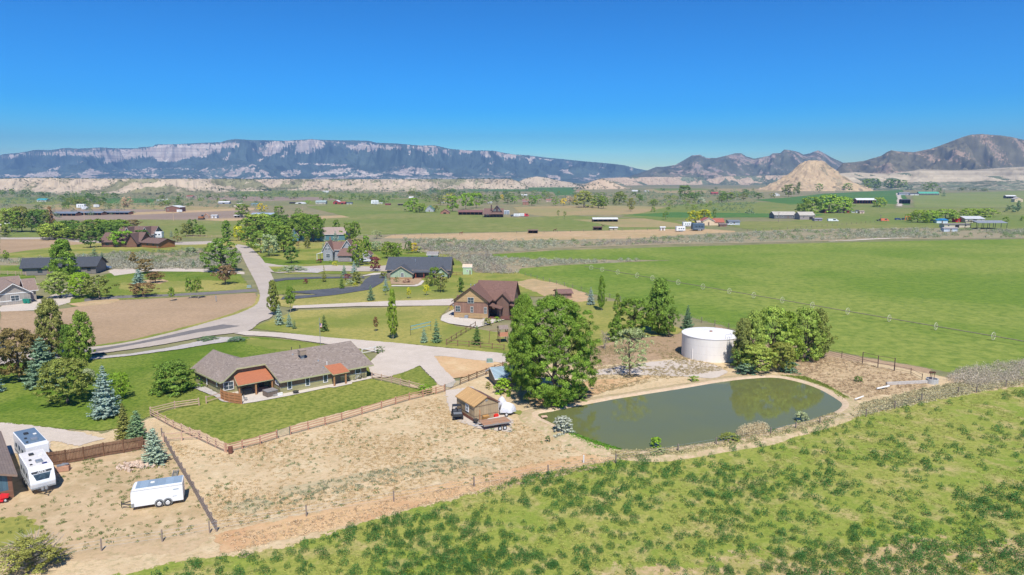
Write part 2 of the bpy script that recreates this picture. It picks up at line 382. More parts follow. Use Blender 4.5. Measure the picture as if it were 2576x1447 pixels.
# -- the big irrigated field
LV[0] = 0
sheet('pasture', [(1225, 641), (1400, 630), (1700, 621), (2000, 613), (2300, 606), (3300, 590), (3300, 900), (2700, 958), (2480, 950), (2390, 937), (2330, 925), (2090, 882), (1960, 862), (1840, 825), (1690, 786), (1600, 765), (1470, 735), (1400, 712), (1330, 697), (1298, 684), (1312, 675), (1400, 668), (1550, 661), (1690, 655), (1500, 653), (1250, 652)], S_past, 1.2, jit=.5)
sheet('sage_flat', [(1120, 638), (1230, 646), (1400, 655), (1640, 655), (1550, 661), (1400, 668), (1312, 675), (1298, 690), (1220, 690), (1130, 660)], S_sage, .8)
# -- left subdivision
sheet('dirt_lot', [(0, 603), (90, 601), (240, 606), (235, 612), (130, 622), (0, 640)], S_brown, .8)
sheet('street', [(0, 598), (120, 597), (240, 603), (400, 610), (560, 606), (575, 613), (470, 616), (240, 613), (120, 602), (0, 602)], S_road, .5)
sheet('lawn', [(0, 640), (130, 622), (240, 611), (470, 617), (560, 612), (580, 600), (640, 600), (640, 618), (560, 628), (340, 640), (150, 650), (0, 652)], S_yel, .7)
sheet('sage_flat', [(0, 650), (150, 646), (300, 634), (420, 636), (560, 622), (590, 622), (600, 660), (560, 680), (380, 680), (240, 690), (0, 668)], S_sage, .6)
sheet('lawn', [(0, 668), (70, 668), (90, 700), (60, 722), (0, 724)], S_lawn, .5)
sheet('lawn', [(630, 600), (720, 612), (900, 600), (960, 620), (1130, 640), (1200, 690), (1000, 690), (700, 680), (640, 640), (616, 622)], S_yel, .6)
sheet('lawn', [(655, 645), (720, 655), (800, 655), (850, 662), (700, 668), (664, 662)], S_lawn, .5)
sheet('lawn', [(930, 628), (1010, 640), (1090, 642), (1085, 652), (960, 652)], S_lawn, .5)
sheet('lawn', [(240, 700), (275, 688), (370, 681), (600, 684), (632, 728), (640, 736), (440, 747), (300, 755), (180, 772), (160, 760), (240, 735)], S_lawn, .6)
sheet('parched_strip', [(300, 712), (520, 705), (620, 714), (630, 728), (420, 736), (300, 728)], S_yel, 1.2)
sheet('drive', [(272, 682), (300, 672), (375, 671), (520, 677), (612, 684), (616, 690), (500, 684), (370, 683), (290, 694)], S_grav, .4)
sheet('drive', [(210, 752), (300, 744), (420, 741), (520, 735), (640, 727), (650, 734), (520, 742), (430, 746), (300, 751), (215, 760)], S_asph, .25)
sheet('dirt_lot', [(0, 782), (110, 784), (180, 774), (300, 756), (440, 750), (640, 737), (652, 752), (640, 770), (600, 786), (540, 806), (440, 832), (330, 858), (240, 872), (0, 874)], S_brown, .6)
sheet('verge', [(652, 740), (656, 756), (645, 774), (600, 796), (540, 815), (440, 843), (330, 868), (242, 880), (242, 869), (330, 856), (440, 830), (540, 803), (600, 783), (636, 768), (645, 750)], S_yel, .5)
sheet('mulch_bed', [(170, 765), (240, 756), (296, 752), (302, 757), (270, 765), (200, 772)], S_peach, .3)
sheet('mulch_bed', [(360, 705), (410, 703), (425, 708), (400, 715), (370, 712)], S_peach, .3)
sheet('gravel_yard', [(0, 766), (110, 752), (165, 728), (190, 735), (175, 762), (110, 780), (0, 785)], S_grav, .4)
sheet('lawn', [(-60, 915), (232, 902), (500, 870), (540, 852), (615, 848), (680, 850), (800, 866), (905, 878), (935, 905), (930, 970), (700, 1010), (480, 1010), (380, 1045), (330, 1075), (260, 1085), (160, 1080), (0, 1066), (-60, 1060)], S_lawn, .6)
sheet('dry_ground', [(625, 850), (800, 868), (820, 884), (700, 880), (620, 868)], S_yel, 1)
# -- middle lots
sheet('lawn', [(628, 826), (690, 802), (750, 782), (1135, 768), (1105, 800), (1150, 822), (1260, 838), (1300, 900), (1130, 876), (1000, 864), (830, 852)], S_yel, .6)
sheet('lawn', [(700, 770), (735, 775), (1140, 756), (1165, 735), (1290, 715), (1295, 690), (1180, 686), (940, 712), (900, 728), (745, 745), (690, 745)], S_yel, .6)
sheet('lawn', [(680, 706), (905, 698), (900, 716), (745, 740), (690, 742)], S_lawn, .5)
sheet('lawn', [(660, 668), (720, 690), (960, 690), (970, 678), (850, 676), (740, 672)], S_yel, .5)
sheet('lawn', [(1150, 705), (1200, 688), (1298, 686), (1400, 714), (1440, 726), (1400, 748), (1300, 745)], S_yel, 1)
sheet('dry_ground', [(1290, 712), (1340, 702), (1400, 714), (1470, 737), (1490, 765), (1420, 765), (1360, 742)], S_peach, 1.2)
sheet('lawn', [(1440, 762), (1490, 757), (1560, 760), (1640, 800), (1720, 830), (1700, 845), (1560, 870), (1500, 880), (1430, 900), (1430, 800)], S_yel, .7)
sheet('dry_ground', [(1480, 880), (1560, 855), (1710, 842), (1860, 850), (1860, 930), (1700, 905), (1560, 925), (1480, 935)], S_brown, .6)
sheet('verge', [(1800, 820), (1960, 866), (2090, 886), (2340, 930), (2340, 950), (2100, 905), (1800, 860)], S_brown, .5)
# -- near ground
sheet('dry_lot', [(-80, 1060), (150, 1082), (260, 1092), (380, 1055), (560, 1010), (930, 975), (1150, 960), (1290, 905), (1480, 925), (1720, 900), (1850, 905), (2000, 895), (2200, 915), (2350, 945), (2450, 965), (2700, 950), (2700, 1010), (2400, 1040), (1900, 1130), (1500, 1260), (900, 1420), (700, 1560), (-100, 1560)], S_lot, .8)
sheet('embankment', [(1950, 905), (2110, 900), (2300, 945), (2340, 975), (2140, 1010), (2030, 960), (1960, 945)], S_yard, .6)
sheet('dirt_yard', [(-60, 1150), (230, 1140), (420, 1110), (545, 1340), (480, 1390), (0, 1430), (-80, 1400)], S_yard, 1.2)
sheet('grass_patch', [(-40, 1310), (60, 1300), (110, 1330), (40, 1370), (-40, 1390)], S_yel, .8)
sheet('alfalfa_pasture', [(-700, 2300), (60, 1530), (330, 1440), (480, 1410), (620, 1395), (760, 1365), (960, 1305), (1170, 1250), (1340, 1192), (1600, 1150), (1900, 1088), (2050, 1062), (2200, 1037), (2400, 998), (2700, 955), (3300, 880), (3500, 1300), (3500, 2300)], S_cover, 1.5)
sheet('worn_patch', [(1500, 1460), (1900, 1400), (2300, 1370), (2700, 1390), (2900, 1600), (2500, 1900), (1700, 1800), (1500, 1560)], soil('worn_pasture', ((.50, .35, .20), (.30, .28, .08), (.56, .42, .26), (.22, .24, .05)), .12, 1.6, edge=.35, thr=(.45, .58)), 4)
sheet('fence_line_track', [(540, 1350), (800, 1290), (1000, 1245), (1350, 1168), (1560, 1130), (1640, 1142), (1340, 1196), (1100, 1262), (900, 1318), (560, 1395)], S_dry, .9)
S_weed = soil('grey_weeds', ((.46, .37, .23), (.54, .41, .25), (.32, .31, .19), (.38, .32, .18)), .3, 1.5, edge=.5)
sheet('weed_patch', [(700, 1236), (900, 1196), (1080, 1160), (1180, 1156), (1260, 1166), (1100, 1176), (900, 1212), (740, 1246)], S_weed, 1.2)
sheet('weed_patch', [(560, 1280), (640, 1262), (700, 1270), (620, 1296)], S_weed, 1.0)
sheet('lawn', [(388, 1047), (500, 1010), (560, 1000), (700, 995), (935, 955), (1075, 985), (1000, 1003), (760, 1065), (580, 1122), (500, 1086)], S_lawn, .4)
sheet('lawn', [(985, 948), (1055, 923), (1102, 970), (1062, 980)], S_lawn, .25)
sheet('dry_triangle', [(1088, 898), (1120, 897), (1240, 911), (1272, 916), (1170, 950), (1135, 955)], S_dry, .4)
sheet('gravel_drive', [(-60, 1062), (0, 1066), (120, 1078), (215, 1092), (262, 1106), (200, 1125), (130, 1112), (120, 1140), (-60, 1150)], S_grav, .5)
sheet('gravel_yard', [(1478, 936), (1560, 925), (1640, 912), (1720, 906), (1800, 920), (1832, 938), (1800, 955), (1700, 948), (1600, 945), (1478, 945)], S_grav, .5)
sheet('gravel_pad', [(1120, 985), (1190, 975), (1240, 1030), (1290, 1060), (1285, 1090), (1210, 1082), (1150, 1062), (1130, 1030)], S_grav, .6)
sheet('grass_bank', [(1290, 1035), (1350, 1045), (1420, 1082), (1500, 1120), (1560, 1140), (1540, 1150), (1440, 1105), (1340, 1070)], S_yel, .7)
sheet('bare_bank', [(1300, 1000), (1480, 960), (1640, 948), (1480, 1000), (1360, 1030)], S_dry, .6)
# -- roads last
MR = [(592, 617), (606, 640), (622, 672), (640, 706), (652, 735), (653, 752), (642, 770), (600, 790), (540, 808), (440, 836), (330, 861), (240, 874), (100, 885), (-80, 900), (-80, 925), (100, 908), (236, 893), (400, 870), (520, 848), (585, 840), (628, 832), (655, 812), (684, 798), (690, 770), (683, 735), (690, 708), (665, 660), (640, 632), (622, 620)]
sheet('road', MR, S_road, .3, smooth=True, jit=.12)
sheet('driveway', [(590, 840), (622, 834), (720, 840), (840, 852), (1000, 865), (1130, 878), (1275, 892), (1275, 916), (1180, 906), (1118, 898), (1092, 898), (1112, 925), (1148, 962), (1135, 978), (1106, 972), (1056, 922), (1030, 934), (975, 951), (935, 952), (926, 918), (955, 890), (900, 878), (812, 866), (700, 850), (615, 845)], S_grav, .3, jit=.15)
sheet('asphalt_strip', [(100, 902), (240, 880), (330, 866), (400, 851), (480, 833), (560, 818), (605, 822), (560, 830), (500, 838), (400, 858), (240, 888), (100, 908)], S_asph, .15, jit=.05)
sheet('black_driveway', [(720, 736), (800, 728), (905, 725), (905, 712), (950, 690), (972, 688), (975, 712), (940, 728), (850, 742), (750, 752), (720, 756), (716, 748), (780, 745), (860, 736), (905, 727), (720, 738)][:1] + [(905, 722), (918, 705), (945, 688), (974, 690), (962, 712), (930, 730), (840, 744), (740, 754), (706, 755), (712, 748), (800, 742)], S_black, 0, jit=.05)
sheet('black_driveway', [(686, 705), (720, 700), (800, 698), (915, 697), (918, 701), (800, 702), (720, 706), (694, 710)], S_black, 0, jit=.05)
sheet('concrete_apron', [(914, 696), (965, 690), (975, 678), (968, 687), (915, 692)][:2] + [(968, 687), (940, 688), (912, 695)], S_conc, 0, jit=0)
sheet('gravel_drive', [(738, 771), (860, 765), (1000, 758), (1060, 757), (1140, 753), (1142, 770), (1050, 771), (900, 772), (760, 777), (735, 778)], S_grav, .3, jit=.15)
sheet('drive', [(650, 660), (700, 668), (760, 672), (830, 668), (940, 672), (980, 668), (985, 684), (900, 684), (820, 683), (700, 688), (672, 684)], S_road, .3, jit=.1)
sheet('island_lawn', [(676, 672), (740, 672), (744, 684), (690, 686)], S_yel, .3)
sheet('river_rock_bed', [(222, 902), (330, 892), (430, 876), (500, 861), (530, 851), (606, 850), (604, 858), (540, 866), (450, 881), (330, 897), (222, 908)], S_rock, .3, jit=.15)
sheet('rock_bed', [(737, 680), (780, 674), (826, 680), (800, 688), (750, 686)], S_rock, .2)
sheet('concrete_apron', [(1150, 775), (1112, 796), (1108, 808), (1130, 816), (1200, 826), (1214, 822), (1280, 803), (1278, 795), (1210, 806), (1146, 800)], S_conc, 0, smooth=False, jit=0)
sheet('flower_bed', [(980, 706), (1000, 701), (1060, 701), (1064, 714), (1040, 718), (985, 716)], S_brown, .2)
sheet('concrete_path', [(984, 722), (1048, 722), (1060, 718), (1068, 708), (1062, 707), (1052, 716), (1040, 719), (986, 719)], S_conc, 0, jit=0)

# ---------------------------------------------------------------- pond
PW = gpoly([(1353, 1050), (1392, 1040), (1440, 1030), (1560, 1007), (1700, 985), (1800, 968), (1880, 958), (1950, 955), (2012, 967), (2062, 985), (2105, 1010), (2118, 1024), (2098, 1042), (2040, 1062), (1960, 1082), (1900, 1100), (1800, 1117), (1700, 1131), (1620, 1141), (1560, 1138), (1510, 1126), (1450, 1101), (1400, 1076)], True)
WQ = np.array(PW); A = .5 * np.sum(WQ[:, 0] * np.roll(WQ[:, 1], -1) - np.roll(WQ[:, 0], -1) * WQ[:, 1])
if A < 0: WQ = WQ[::-1]
T = np.roll(WQ, -1, 0) - np.roll(WQ, 1, 0); T /= np.linalg.norm(T, axis=1, keepdims=True); NN = np.stack([T[:, 1], -T[:, 0]], 1)
m, nt, p, o = base_mat('pond_water'); co = tc(nt, True)
nt.links.new(mix(nt, ramp(nt, noise(nt, co, .05, 3), .4, .62), (.125, .14, .055), (.14, .15, .045)), p.inputs['Base Color'])
p.inputs['Roughness'].default_value = .02; p.inputs['IOR'].default_value = 1.33; p.inputs['Specular IOR Level'].default_value = .8
b = mk(nt, 'ShaderNodeBump'); b.inputs['Distance'].default_value = .05; b.inputs['Strength'].default_value = .09
nt.links.new(noise(nt, stretch(nt, co, 1, 1.6, 1), 1.2, 3), b.inputs['Height']); nt.links.new(b.outputs[0], p.inputs['Normal'])
me = bpy.data.meshes.new('pond'); me.from_pydata([(x, y, .35) for x, y in WQ], [], [tuple(range(len(WQ)))]); me.materials.append(m)
tag(link('pond', me), kind='structure')
rings = []
nb = fbm(WQ[:, 0] * .2, WQ[:, 1] * .2, 4, 3)
for d, z in ((-.6, .2), (.0, .38), (.35, .5), (.8, .52), (1.6, .4), (2.6, .1)):
    wob = nb * (d * .5 if d > 0 else .2)
    rings.append(np.c_[WQ + NN * (d + wob)[:, None], np.full(len(WQ), z)])
n = len(WQ); V = np.concatenate(rings); F = [(k * n + i, k * n + (i + 1) % n, (k + 1) * n + (i + 1) % n, (k + 1) * n + i) for k in range(5) for i in range(n)]
S_bank = soil('pond_bank', ((.55, .40, .26), (.45, .33, .2), (.58, .45, .31), (.24, .26, .09)), .25, 1.5, bump=.1)
tag(link('pond_bank', npmesh('pond_bank', V, F, [soil('pond_rim', ((.60, .45, .31), (.56, .40, .27), (.62, .5, .36), (.4, .32, .2)), .3, 1.5, bump=.05), S_bank], mi=[0 if k < 3 else 1 for k in range(5) for i in range(n)], smooth=True)), kind='structure')
# ---------------------------------------------------------------- mountains, bluffs, butte
def interp(P, x):
    P = sorted(P); return np.interp(x, [p[0] for p in P], [p[1] for p in P])
def rock_mat(name, veg, rock, rock2, strata=0, nz=.01, spk=None, cut=.5):
    m, nt, p, o = base_mat(name); co = tc(nt, True)
    at = mk(nt, 'ShaderNodeAttribute', attribute_name='bare')
    s = mk(nt, 'ShaderNodeSeparateXYZ'); nt.links.new(co, s.inputs[0])
    rc = mix(nt, ramp(nt, noise(nt, co, nz, 5, .65), .38, .64), rock, rock2)
    if strata:
        cz = mk(nt, 'ShaderNodeCombineXYZ'); nt.links.new(mth(nt, 'MULTIPLY', s.outputs[2], 1 / strata), cz.inputs[2])
        nt.links.new(mth(nt, 'MULTIPLY', s.outputs[0], .0004), cz.inputs[0])
        rc = mix(nt, mth(nt, 'MULTIPLY', ramp(nt, noise(nt, cz.outputs[0], 1, 4, .7), .42, .6), .75), rc, tuple(v * .6 for v in rock2))
    vc = mix(nt, ramp(nt, noise(nt, co, nz * .6, 4), .4, .65), veg, tuple(v * 1.7 for v in veg))
    f = ramp(nt, mth(nt, 'ADD', at.outputs['Fac'], mth(nt, 'MULTIPLY', mth(nt, 'SUBTRACT', noise(nt, co, spk or nz * 5, 5, .8), .5), 1.9)), cut - .08, cut + .08)
    nt.links.new(mix(nt, f, vc, rc), p.inputs['Base Color']); p.inputs['Roughness'].default_value = 1; p.inputs['Specular IOR Level'].default_value = 0
    return m
def terrain(name, prof, x0, x1, nx, Yf, Yr, Yb, ny, shape, mat, namp, nsc, bare, base=None, label=None, seed=0, yfj=None, back=.5, fade=0):
    """a range: ridge heights from the skyline profile, foot at Yf, crest at Yr, back at Yb; noise carves spurs"""
    px = np.linspace(x0, x1, nx); ty = np.linspace(0, 1, ny)
    PX, TT = np.meshgrid(px, ty)
    yf = Yf if not callable(Yf) else Yf(PX)
    tf = np.clip(TT / .82, 0, 1); tb = np.clip((TT - .82) / .18, 0, 1)
    Y = yf + (Yr - yf) * tf + (Yb - Yr) * tb
    X = (PX - CX) / FX * Y * .988
    v = (interp(prof, PX) - CY) / FX
    zr = H - Yr * (v * CT + ST) / (CT - v * ST)
    n1 = ridged(X / nsc, Y / (nsc * 1.8), 5, seed); n2 = fbm(X / (nsc * .35), Y / (nsc * .35), 5, seed + 50)
    s = np.clip(tf + (n1 - .62) * namp * (1 - tf) * tf * 4, 0, 1)
    hf = shape(s); hf = hf * (1 + (n2 - .5) * .26 * (1 - hf) ** .5)
    Z = zr * hf * (1 - tb * back)
    Z = np.minimum(Z, H + (zr - H) * Y / Yr * (.998 - .03 * n1 * (1 - tf)))
    if fade: Z = Z * np.clip((PX - x0) / fade, 0, 1) ** .7 * np.clip((x1 - PX) / fade, 0, 1) ** .7
    B = bare(PX, hf, Y, X, n1, n2, TT)
    Z = np.where(TT <= 0, -1, Z)
    idx = np.arange(nx * ny).reshape(ny, nx)
    F = np.stack([idx[:-1, :-1].ravel(), idx[:-1, 1:].ravel(), idx[1:, 1:].ravel(), idx[1:, :-1].ravel()], 1)
    me = npmesh(name, np.stack([X, Y, Z], -1).reshape(-1, 3), F, [mat], smooth=True, attrs={'bare': B})
    tag(link(name, me), label, kind='structure')
    return X, Y, Z, px
def proj(X, Y, Z):
    zz = Y * CT - (Z - H) * ST; yy = Y * ST + (Z - H) * CT
    return CX + FX * X / zz, CY - FX * yy / zz

# mesa range at the left: pale cliffs under a wooded rim
roan = [(-80, 400), (0, 394), (15, 388), (60, 384), (97, 377), (135, 377.5), (175, 372), (205, 374), (260, 371), (300, 373), (353, 373), (358, 370), (390, 369), (400, 363), (445, 363), (520, 359), (560, 358), (580, 352), (600, 349.8), (644, 352.5), (690, 353), (720, 354), (790, 350), (815, 352), (880, 353), (930, 354), (950, 359), (1000, 361), (1060, 366), (1095, 365.5), (1130, 374), (1170, 378), (1240, 379), (1288, 388), (1330, 391), (1380, 397), (1460, 405), (1540, 412), (1570, 416), (1600, 424), (1640, 431), (1720, 440)]
white = [[(0, 392), (60, 388), (150, 380), (240, 382), (300, 378), (345, 377), (400, 366), (520, 361), (580, 358), (600, 355), (600, 366), (580, 375), (540, 385), (500, 396), (470, 399), (440, 408), (395, 408), (380, 398), (370, 392), (330, 402), (290, 408), (258, 411), (262, 395), (200, 390), (100, 391), (20, 397)],
 [(657, 392), (672, 372), (677, 357), (730, 354), (728, 364), (700, 380), (672, 394)], [(736, 386), (745, 370), (740, 357), (790, 352), (812, 356), (818, 366), (800, 374), (780, 384)],
 [(868, 372), (876, 362), (900, 366), (920, 358), (935, 366), (960, 366), (1008, 366), (1006, 376), (960, 374), (915, 377)], [(1022, 371), (1034, 368), (1070, 367), (1082, 377), (1070, 384), (1052, 380)], [(1086, 372), (1105, 371), (1106, 384), (1094, 386)],
 [(1114, 378), (1130, 376), (1133, 388), (1118, 388)], [(1155, 378), (1186, 380), (1188, 386), (1160, 386)], [(1205, 381), (1230, 382), (1231, 400), (1218, 396)], [(1240, 384), (1260, 386), (1262, 397)], [(1262, 388), (1298, 390), (1296, 400), (1270, 397)],
 [(1312, 394), (1348, 394), (1345, 406), (1335, 406)], [(1362, 397), (1392, 401), (1388, 404), (1362, 402)], [(640, 404), (662, 396), (650, 407)], [(702, 397), (722, 388), (712, 398)], [(560, 402), (572, 385), (580, 372), (575, 392), (566, 403)]]
cream = [[(56, 445), (75, 434), (110, 429), (140, 420), (147, 415), (146, 428), (157, 441), (130, 447)], [(160, 449), (200, 435), (226, 423), (245, 427), (280, 434), (240, 441), (225, 450)], [(292, 440), (300, 433), (330, 434), (334, 441)], [(338, 440), (352, 428), (376, 417), (395, 426), (411, 435), (400, 442), (360, 443)],
 [(493, 435), (518, 418), (523, 434)], [(570, 436), (600, 424), (630, 416), (655, 425), (690, 437), (705, 448), (566, 450)], [(705, 432), (730, 428), (750, 442), (720, 447)], [(735, 428), (760, 428), (752, 444)], [(780, 432), (812, 431), (850, 422), (868, 420), (886, 419), (900, 426), (930, 436), (960, 442), (920, 450), (780, 450), (800, 442)],
 [(965, 438), (1000, 428), (1030, 420), (1060, 424), (1085, 436), (1075, 444), (1040, 440), (1000, 440)], [(1085, 434), (1130, 434), (1136, 444), (1100, 442)], [(735, 412), (780, 410), (880, 412), (860, 417), (760, 416)], [(930, 446), (1050, 447), (1050, 451), (940, 451)],
 [(1407, 426), (1430, 425), (1448, 440), (1420, 434)], [(1480, 436), (1508, 433), (1515, 445), (1490, 443)], [(1596, 440), (1606, 436), (1616, 443)], [(1370, 440), (1400, 440), (1412, 452), (1380, 450)], [(1460, 452), (1500, 448), (1500, 458)], [(1224, 408), (1242, 405), (1240, 416), (1226, 414)], [(1218, 420), (1242, 434), (1235, 436)], [(412, 422), (470, 424), (494, 429), (440, 426)], [(0, 437), (58, 439), (50, 446), (0, 446)], [(190, 408), (215, 408), (200, 410)], [(1000, 418), (1020, 415), (1015, 419), (995, 420)]]
def roan_shape(s):
    return np.interp(s, [0, .12, .35, .6, .72, .8, .88, 1], [0, .05, .2, .42, .6, .84, .95, 1])
X, Y, Z, px = 0, 0, 0, 0
def roan_bare(PX, hf, Y, X, n1, n2, TT):
    v = (interp(roan, PX) - CY) / FX; zr = H - 9600 * (v * CT + ST) / (CT - v * ST)
    qx, qy = proj(X, Y, zr * hf)
    qx = qx + (fbm(X / 300, hf * 9, 5, 71, .6) - .5) * 26; qy = qy + (fbm(X / 220, hf * 14, 5, 72, .65) - .5) * 13
    B = np.full(PX.shape, -.12)
    for P in white: B[inpoly(qx, qy, P) & (TT < .82)] = .98
    for P in cream: B[inpoly(qx, qy, P) & (TT < .82)] = .60
    gul = ridged(X / 130 + hf * 6, hf * 5, 4, 77); B = np.where((B > .5) & (gul > .78), B - .4, B); B = np.where((B > .9) & (gul < .5), B - .25, B)
    streak = (hf > .6) & (hf < .93) & (TT < .82) & (ridged(X / 160, hf * 1.5, 3, 8) > .74); B[streak] = np.maximum(B[streak], .42)
    low = (hf < .33) & (fbm(X / 420, hf * 10, 4, 33) > .56); B[low] = np.maximum(B[low], .4)
    return B
terrain('mesa_range', roan, -80, 1720, 1500, 6400, 9600, 10600, 190, roan_shape,
        rock_mat('mesa_rock', (.072, .098, .082), (.86, .74, .60), (.56, .45, .37), 26, .006, .02), 1.0, 560, roan_bare, seed=3, back=.15)
# mountains at the right
hog = [(1560, 452), (1600, 438), (1630, 428), (1650, 420), (1668, 420), (1698, 415), (1725, 399), (1738, 391), (1758, 389), (1775, 397.5), (1800, 397.5), (1818, 393), (1845, 386), (1860, 385), (1875, 394), (1895, 399), (1932, 392), (1939, 386), (1959, 385), (1968, 376), (1984, 378), (2004, 382.5), (2017, 389), (2032, 386), (2052, 378), (2062, 382), (2087, 396), (2117, 409), (2160, 425), (2220, 440)]
def hog_shape(s): return np.interp(s, [0, .2, .5, .8, 1], [0, .12, .45, .82, 1])
def hog_bare(PX, hf, Y, X, n1, n2, TT):
    f = fbm(X / 120 + hf * 2.5, Y / 300, 5, 21, .62)
    return np.clip(.2 + (f - .5) * 2.3, .05, .62) + (ridged(X / 90, hf * 3, 3, 4) > .78) * .15
terrain('jagged_mountains', hog, 1560, 2225, 620, 4600, 6600, 7600, 150, hog_shape,
        rock_mat('mountain_rock', (.10, .10, .065), (.46, .34, .25), (.31, .25, .21), 0, .01, .03), 1.0, 420, hog_bare, seed=11)
big = [(2080, 448), (2100, 430), (2117, 410), (2144.5, 408), (2172, 404), (2184.5, 400), (2212, 392), (2224.5, 382.5), (2236, 378), (2254, 381), (2292, 382.5), (2332, 375), (2362, 364), (2382, 356), (2407, 346), (2429, 339), (2457, 337), (2507, 341), (2532, 344), (2576, 355), (2700, 380)]
def big_bare(PX, hf, Y, X, n1, n2, TT):
    f = fbm(X / 70 + hf * 3, Y / 120, 5, 31, .65); return np.clip(.2 + (f - .5) * 2.0, .02, .6)
terrain('juniper_mountain', big, 2080, 2700, 620, 3300, 4700, 5600, 170, lambda s: np.interp(s, [0, .15, .45, .8, 1], [0, .08, .4, .85, 1]),
        rock_mat('juniper_rock', (.115, .10, .06), (.46, .32, .21), (.30, .22, .16), 0, .02, .06), 1.1, 300, big_bare, seed=29)
# pale badland bench under the right mountain
bench = [(2090, 447), (2112, 436), (2150, 433), (2190, 436), (2230, 437), (2290, 430), (2310, 426), (2350, 427), (2400, 428), (2450, 427), (2520, 422), (2576, 419), (2700, 412)]
def bench_bare(PX, hf, Y, X, n1, n2, TT):
    g = ridged(X / 120, Y / 500, 3, 6); B = np.where(hf > .35, .85, .42) - (g > .83) * .9 * (hf < .9); return np.where(TT > .8, .1, B)
terrain('badland_bench', bench, 2090, 2700, 460, 2300, 3000, 3350, 90, lambda s: np.interp(s, [0, .3, .5, .75, 1], [0, .2, .4, .9, 1]),
        rock_mat('bench_rock', (.10, .115, .07), (.58, .49, .35), (.48, .40, .28), 9, .02, .05), .7, 260, bench_bare, seed=41, back=0)
# sandstone butte
but = [(1890, 478), (1915, 468), (1944, 452), (1982, 433), (2007, 415), (2024, 408), (2044, 405), (2064, 406), (2082, 414), (2107, 431), (2139, 450), (2169, 462), (2200, 474)]
BX, BY = G(2045, 478)
def butte():
    n = 300; m_ = 110
    a = np.linspace(0, 2 * np.pi, n, endpoint=False); r = np.linspace(0, 1, m_)
    A, RR = np.meshgrid(a, r)
    Yc = 2250.0; sc = Yc / FX; hmax = H + (YH - 405) * sc; Rm = 132 * sc
    wx = 1 + .2 * (fbm(np.cos(A) * 1.5 + 4, np.sin(A) * 1.5 + 4, 4, 2) - .5) * 2
    Xl = np.cos(A) * RR * Rm * wx; Yl = np.sin(A) * RR * Rm * .95 * wx
    h = np.interp(RR, [0, .08, .17, .3, .48, .75, 1], [1, .985, .93, .74, .46, .19, 0])
    g = ridged(A * 4.5 + 0 * RR, RR * 2, 4, 5) - .6; n2 = fbm(Xl / 14, Yl / 14, 5, 9) - .5
    Zl = hmax * h + g * 9 * np.sin(np.pi * np.clip(RR, 0, 1)) ** .7 * (RR > .12) + n2 * 16 * (RR > .1) + (fbm(Xl / 5, Yl / 5, 3, 19) - .5) * 3 * (RR > .05); Zl[-1] = -2
    Xw = (2045 - CX) / FX * Yc * .988 + Xl; Yw = Yc + Yl
    idx = np.arange(n * m_).reshape(m_, n); nx_ = np.roll(idx, -1, 1)
    F = np.stack([idx[:-1].ravel(), nx_[:-1].ravel(), nx_[1:].ravel(), idx[1:].ravel()], 1)
    B = np.clip(.85 - (fbm(Xl / 30, Yl / 30, 5, 3) - .45) * 2.2 * (.4 + (Xl > 0) * .6), .3, .95)
    tag(link('butte', npmesh('butte', np.stack([Xw, Yw, Zl], -1).reshape(-1, 3), F, [rock_mat('butte_rock', (.20, .16, .10), (.52, .385, .23), (.40, .29, .18), 0, .04, .1)], smooth=True, attrs={'bare': B})), kind='structure')
butte()
# bluffs that edge the valley; bushes on them are scattered below
BL = []
def bluff(name, prof, x0, x1, base, depth, mat, seed, bare, shape=None, nsc=70, namp=.9, nx=None, back=0):
    ys = interp(base, np.linspace(x0, x1, 50)); nx = nx or int((x1 - x0) * .9)
    Yf = lambda PX: np.array([0.0]) + H / ((interp(base, PX) - CY) / FX * CT + ST) * (CT - (interp(base, PX) - CY) / FX * ST)
    Yr = float(np.median(Yf(np.linspace(x0, x1, 30)))) + depth
    Yfc = lambda PX: np.minimum(Yf(PX), Yr - depth * .4)
    X, Y, Z, px = terrain(name, prof, x0, x1, nx, Yfc, Yr, Yr + depth * 2.2, 70, shape or (lambda s: np.interp(s, [0, .25, .6, .85, 1], [0, .16, .55, .93, 1])), mat, namp, nsc, bare, seed=seed, back=back, fade=45)
    BL.append((X, Y, Z))
RB = rock_mat('bluff_rock', (.17, .16, .09), (.53, .43, .31), (.40, .32, .23), 0, .012, .05)
RB2 = rock_mat('pale_bluff_rock', (.12, .135, .08), (.56, .43, .29), (.47, .35, .24), 0, .012, .05)
def bb(thr=.5, top=.95):
    def f(PX, hf, Y, X, n1, n2, TT):
        v = fbm(X / 110, Y / 200 + 3, 5, 61); return np.where(TT > .82, .12, np.clip(.74 + (v - thr) * -2.6, .2, .95))
    return f
pl = [(-170, 452), (-80, 452), (0, 450), (60, 448), (125, 447), (160, 449), (300, 450), (350, 450), (420, 450), (640, 450.5), (900, 451), (1050, 451), (1300, 450), (1320, 450)]
bluff('left_bluffs', pl, -160, 680, [(-160, 480), (0, 481), (150, 488), (285, 487), (350, 493), (420, 490), (500, 486), (660, 479)], 380, RB, 5, bb(.5), nsc=60, namp=1.2)
bluff('middle_bluffs', pl, 590, 1330, [(640, 479), (870, 480), (960, 483), (1040, 482), (1119, 474), (1300, 471)], 420, RB, 15, bb(.52), nsc=50, namp=1.2)
bluff('low_knoll', [(1270, 470), (1300, 456), (1330, 447), (1350, 444), (1375, 447), (1410, 455), (1450, 461), (1480, 472)], 1270, 1480, [(1270, 472), (1480, 471)], 160, RB, 25, bb(.5), nsc=60, back=1)
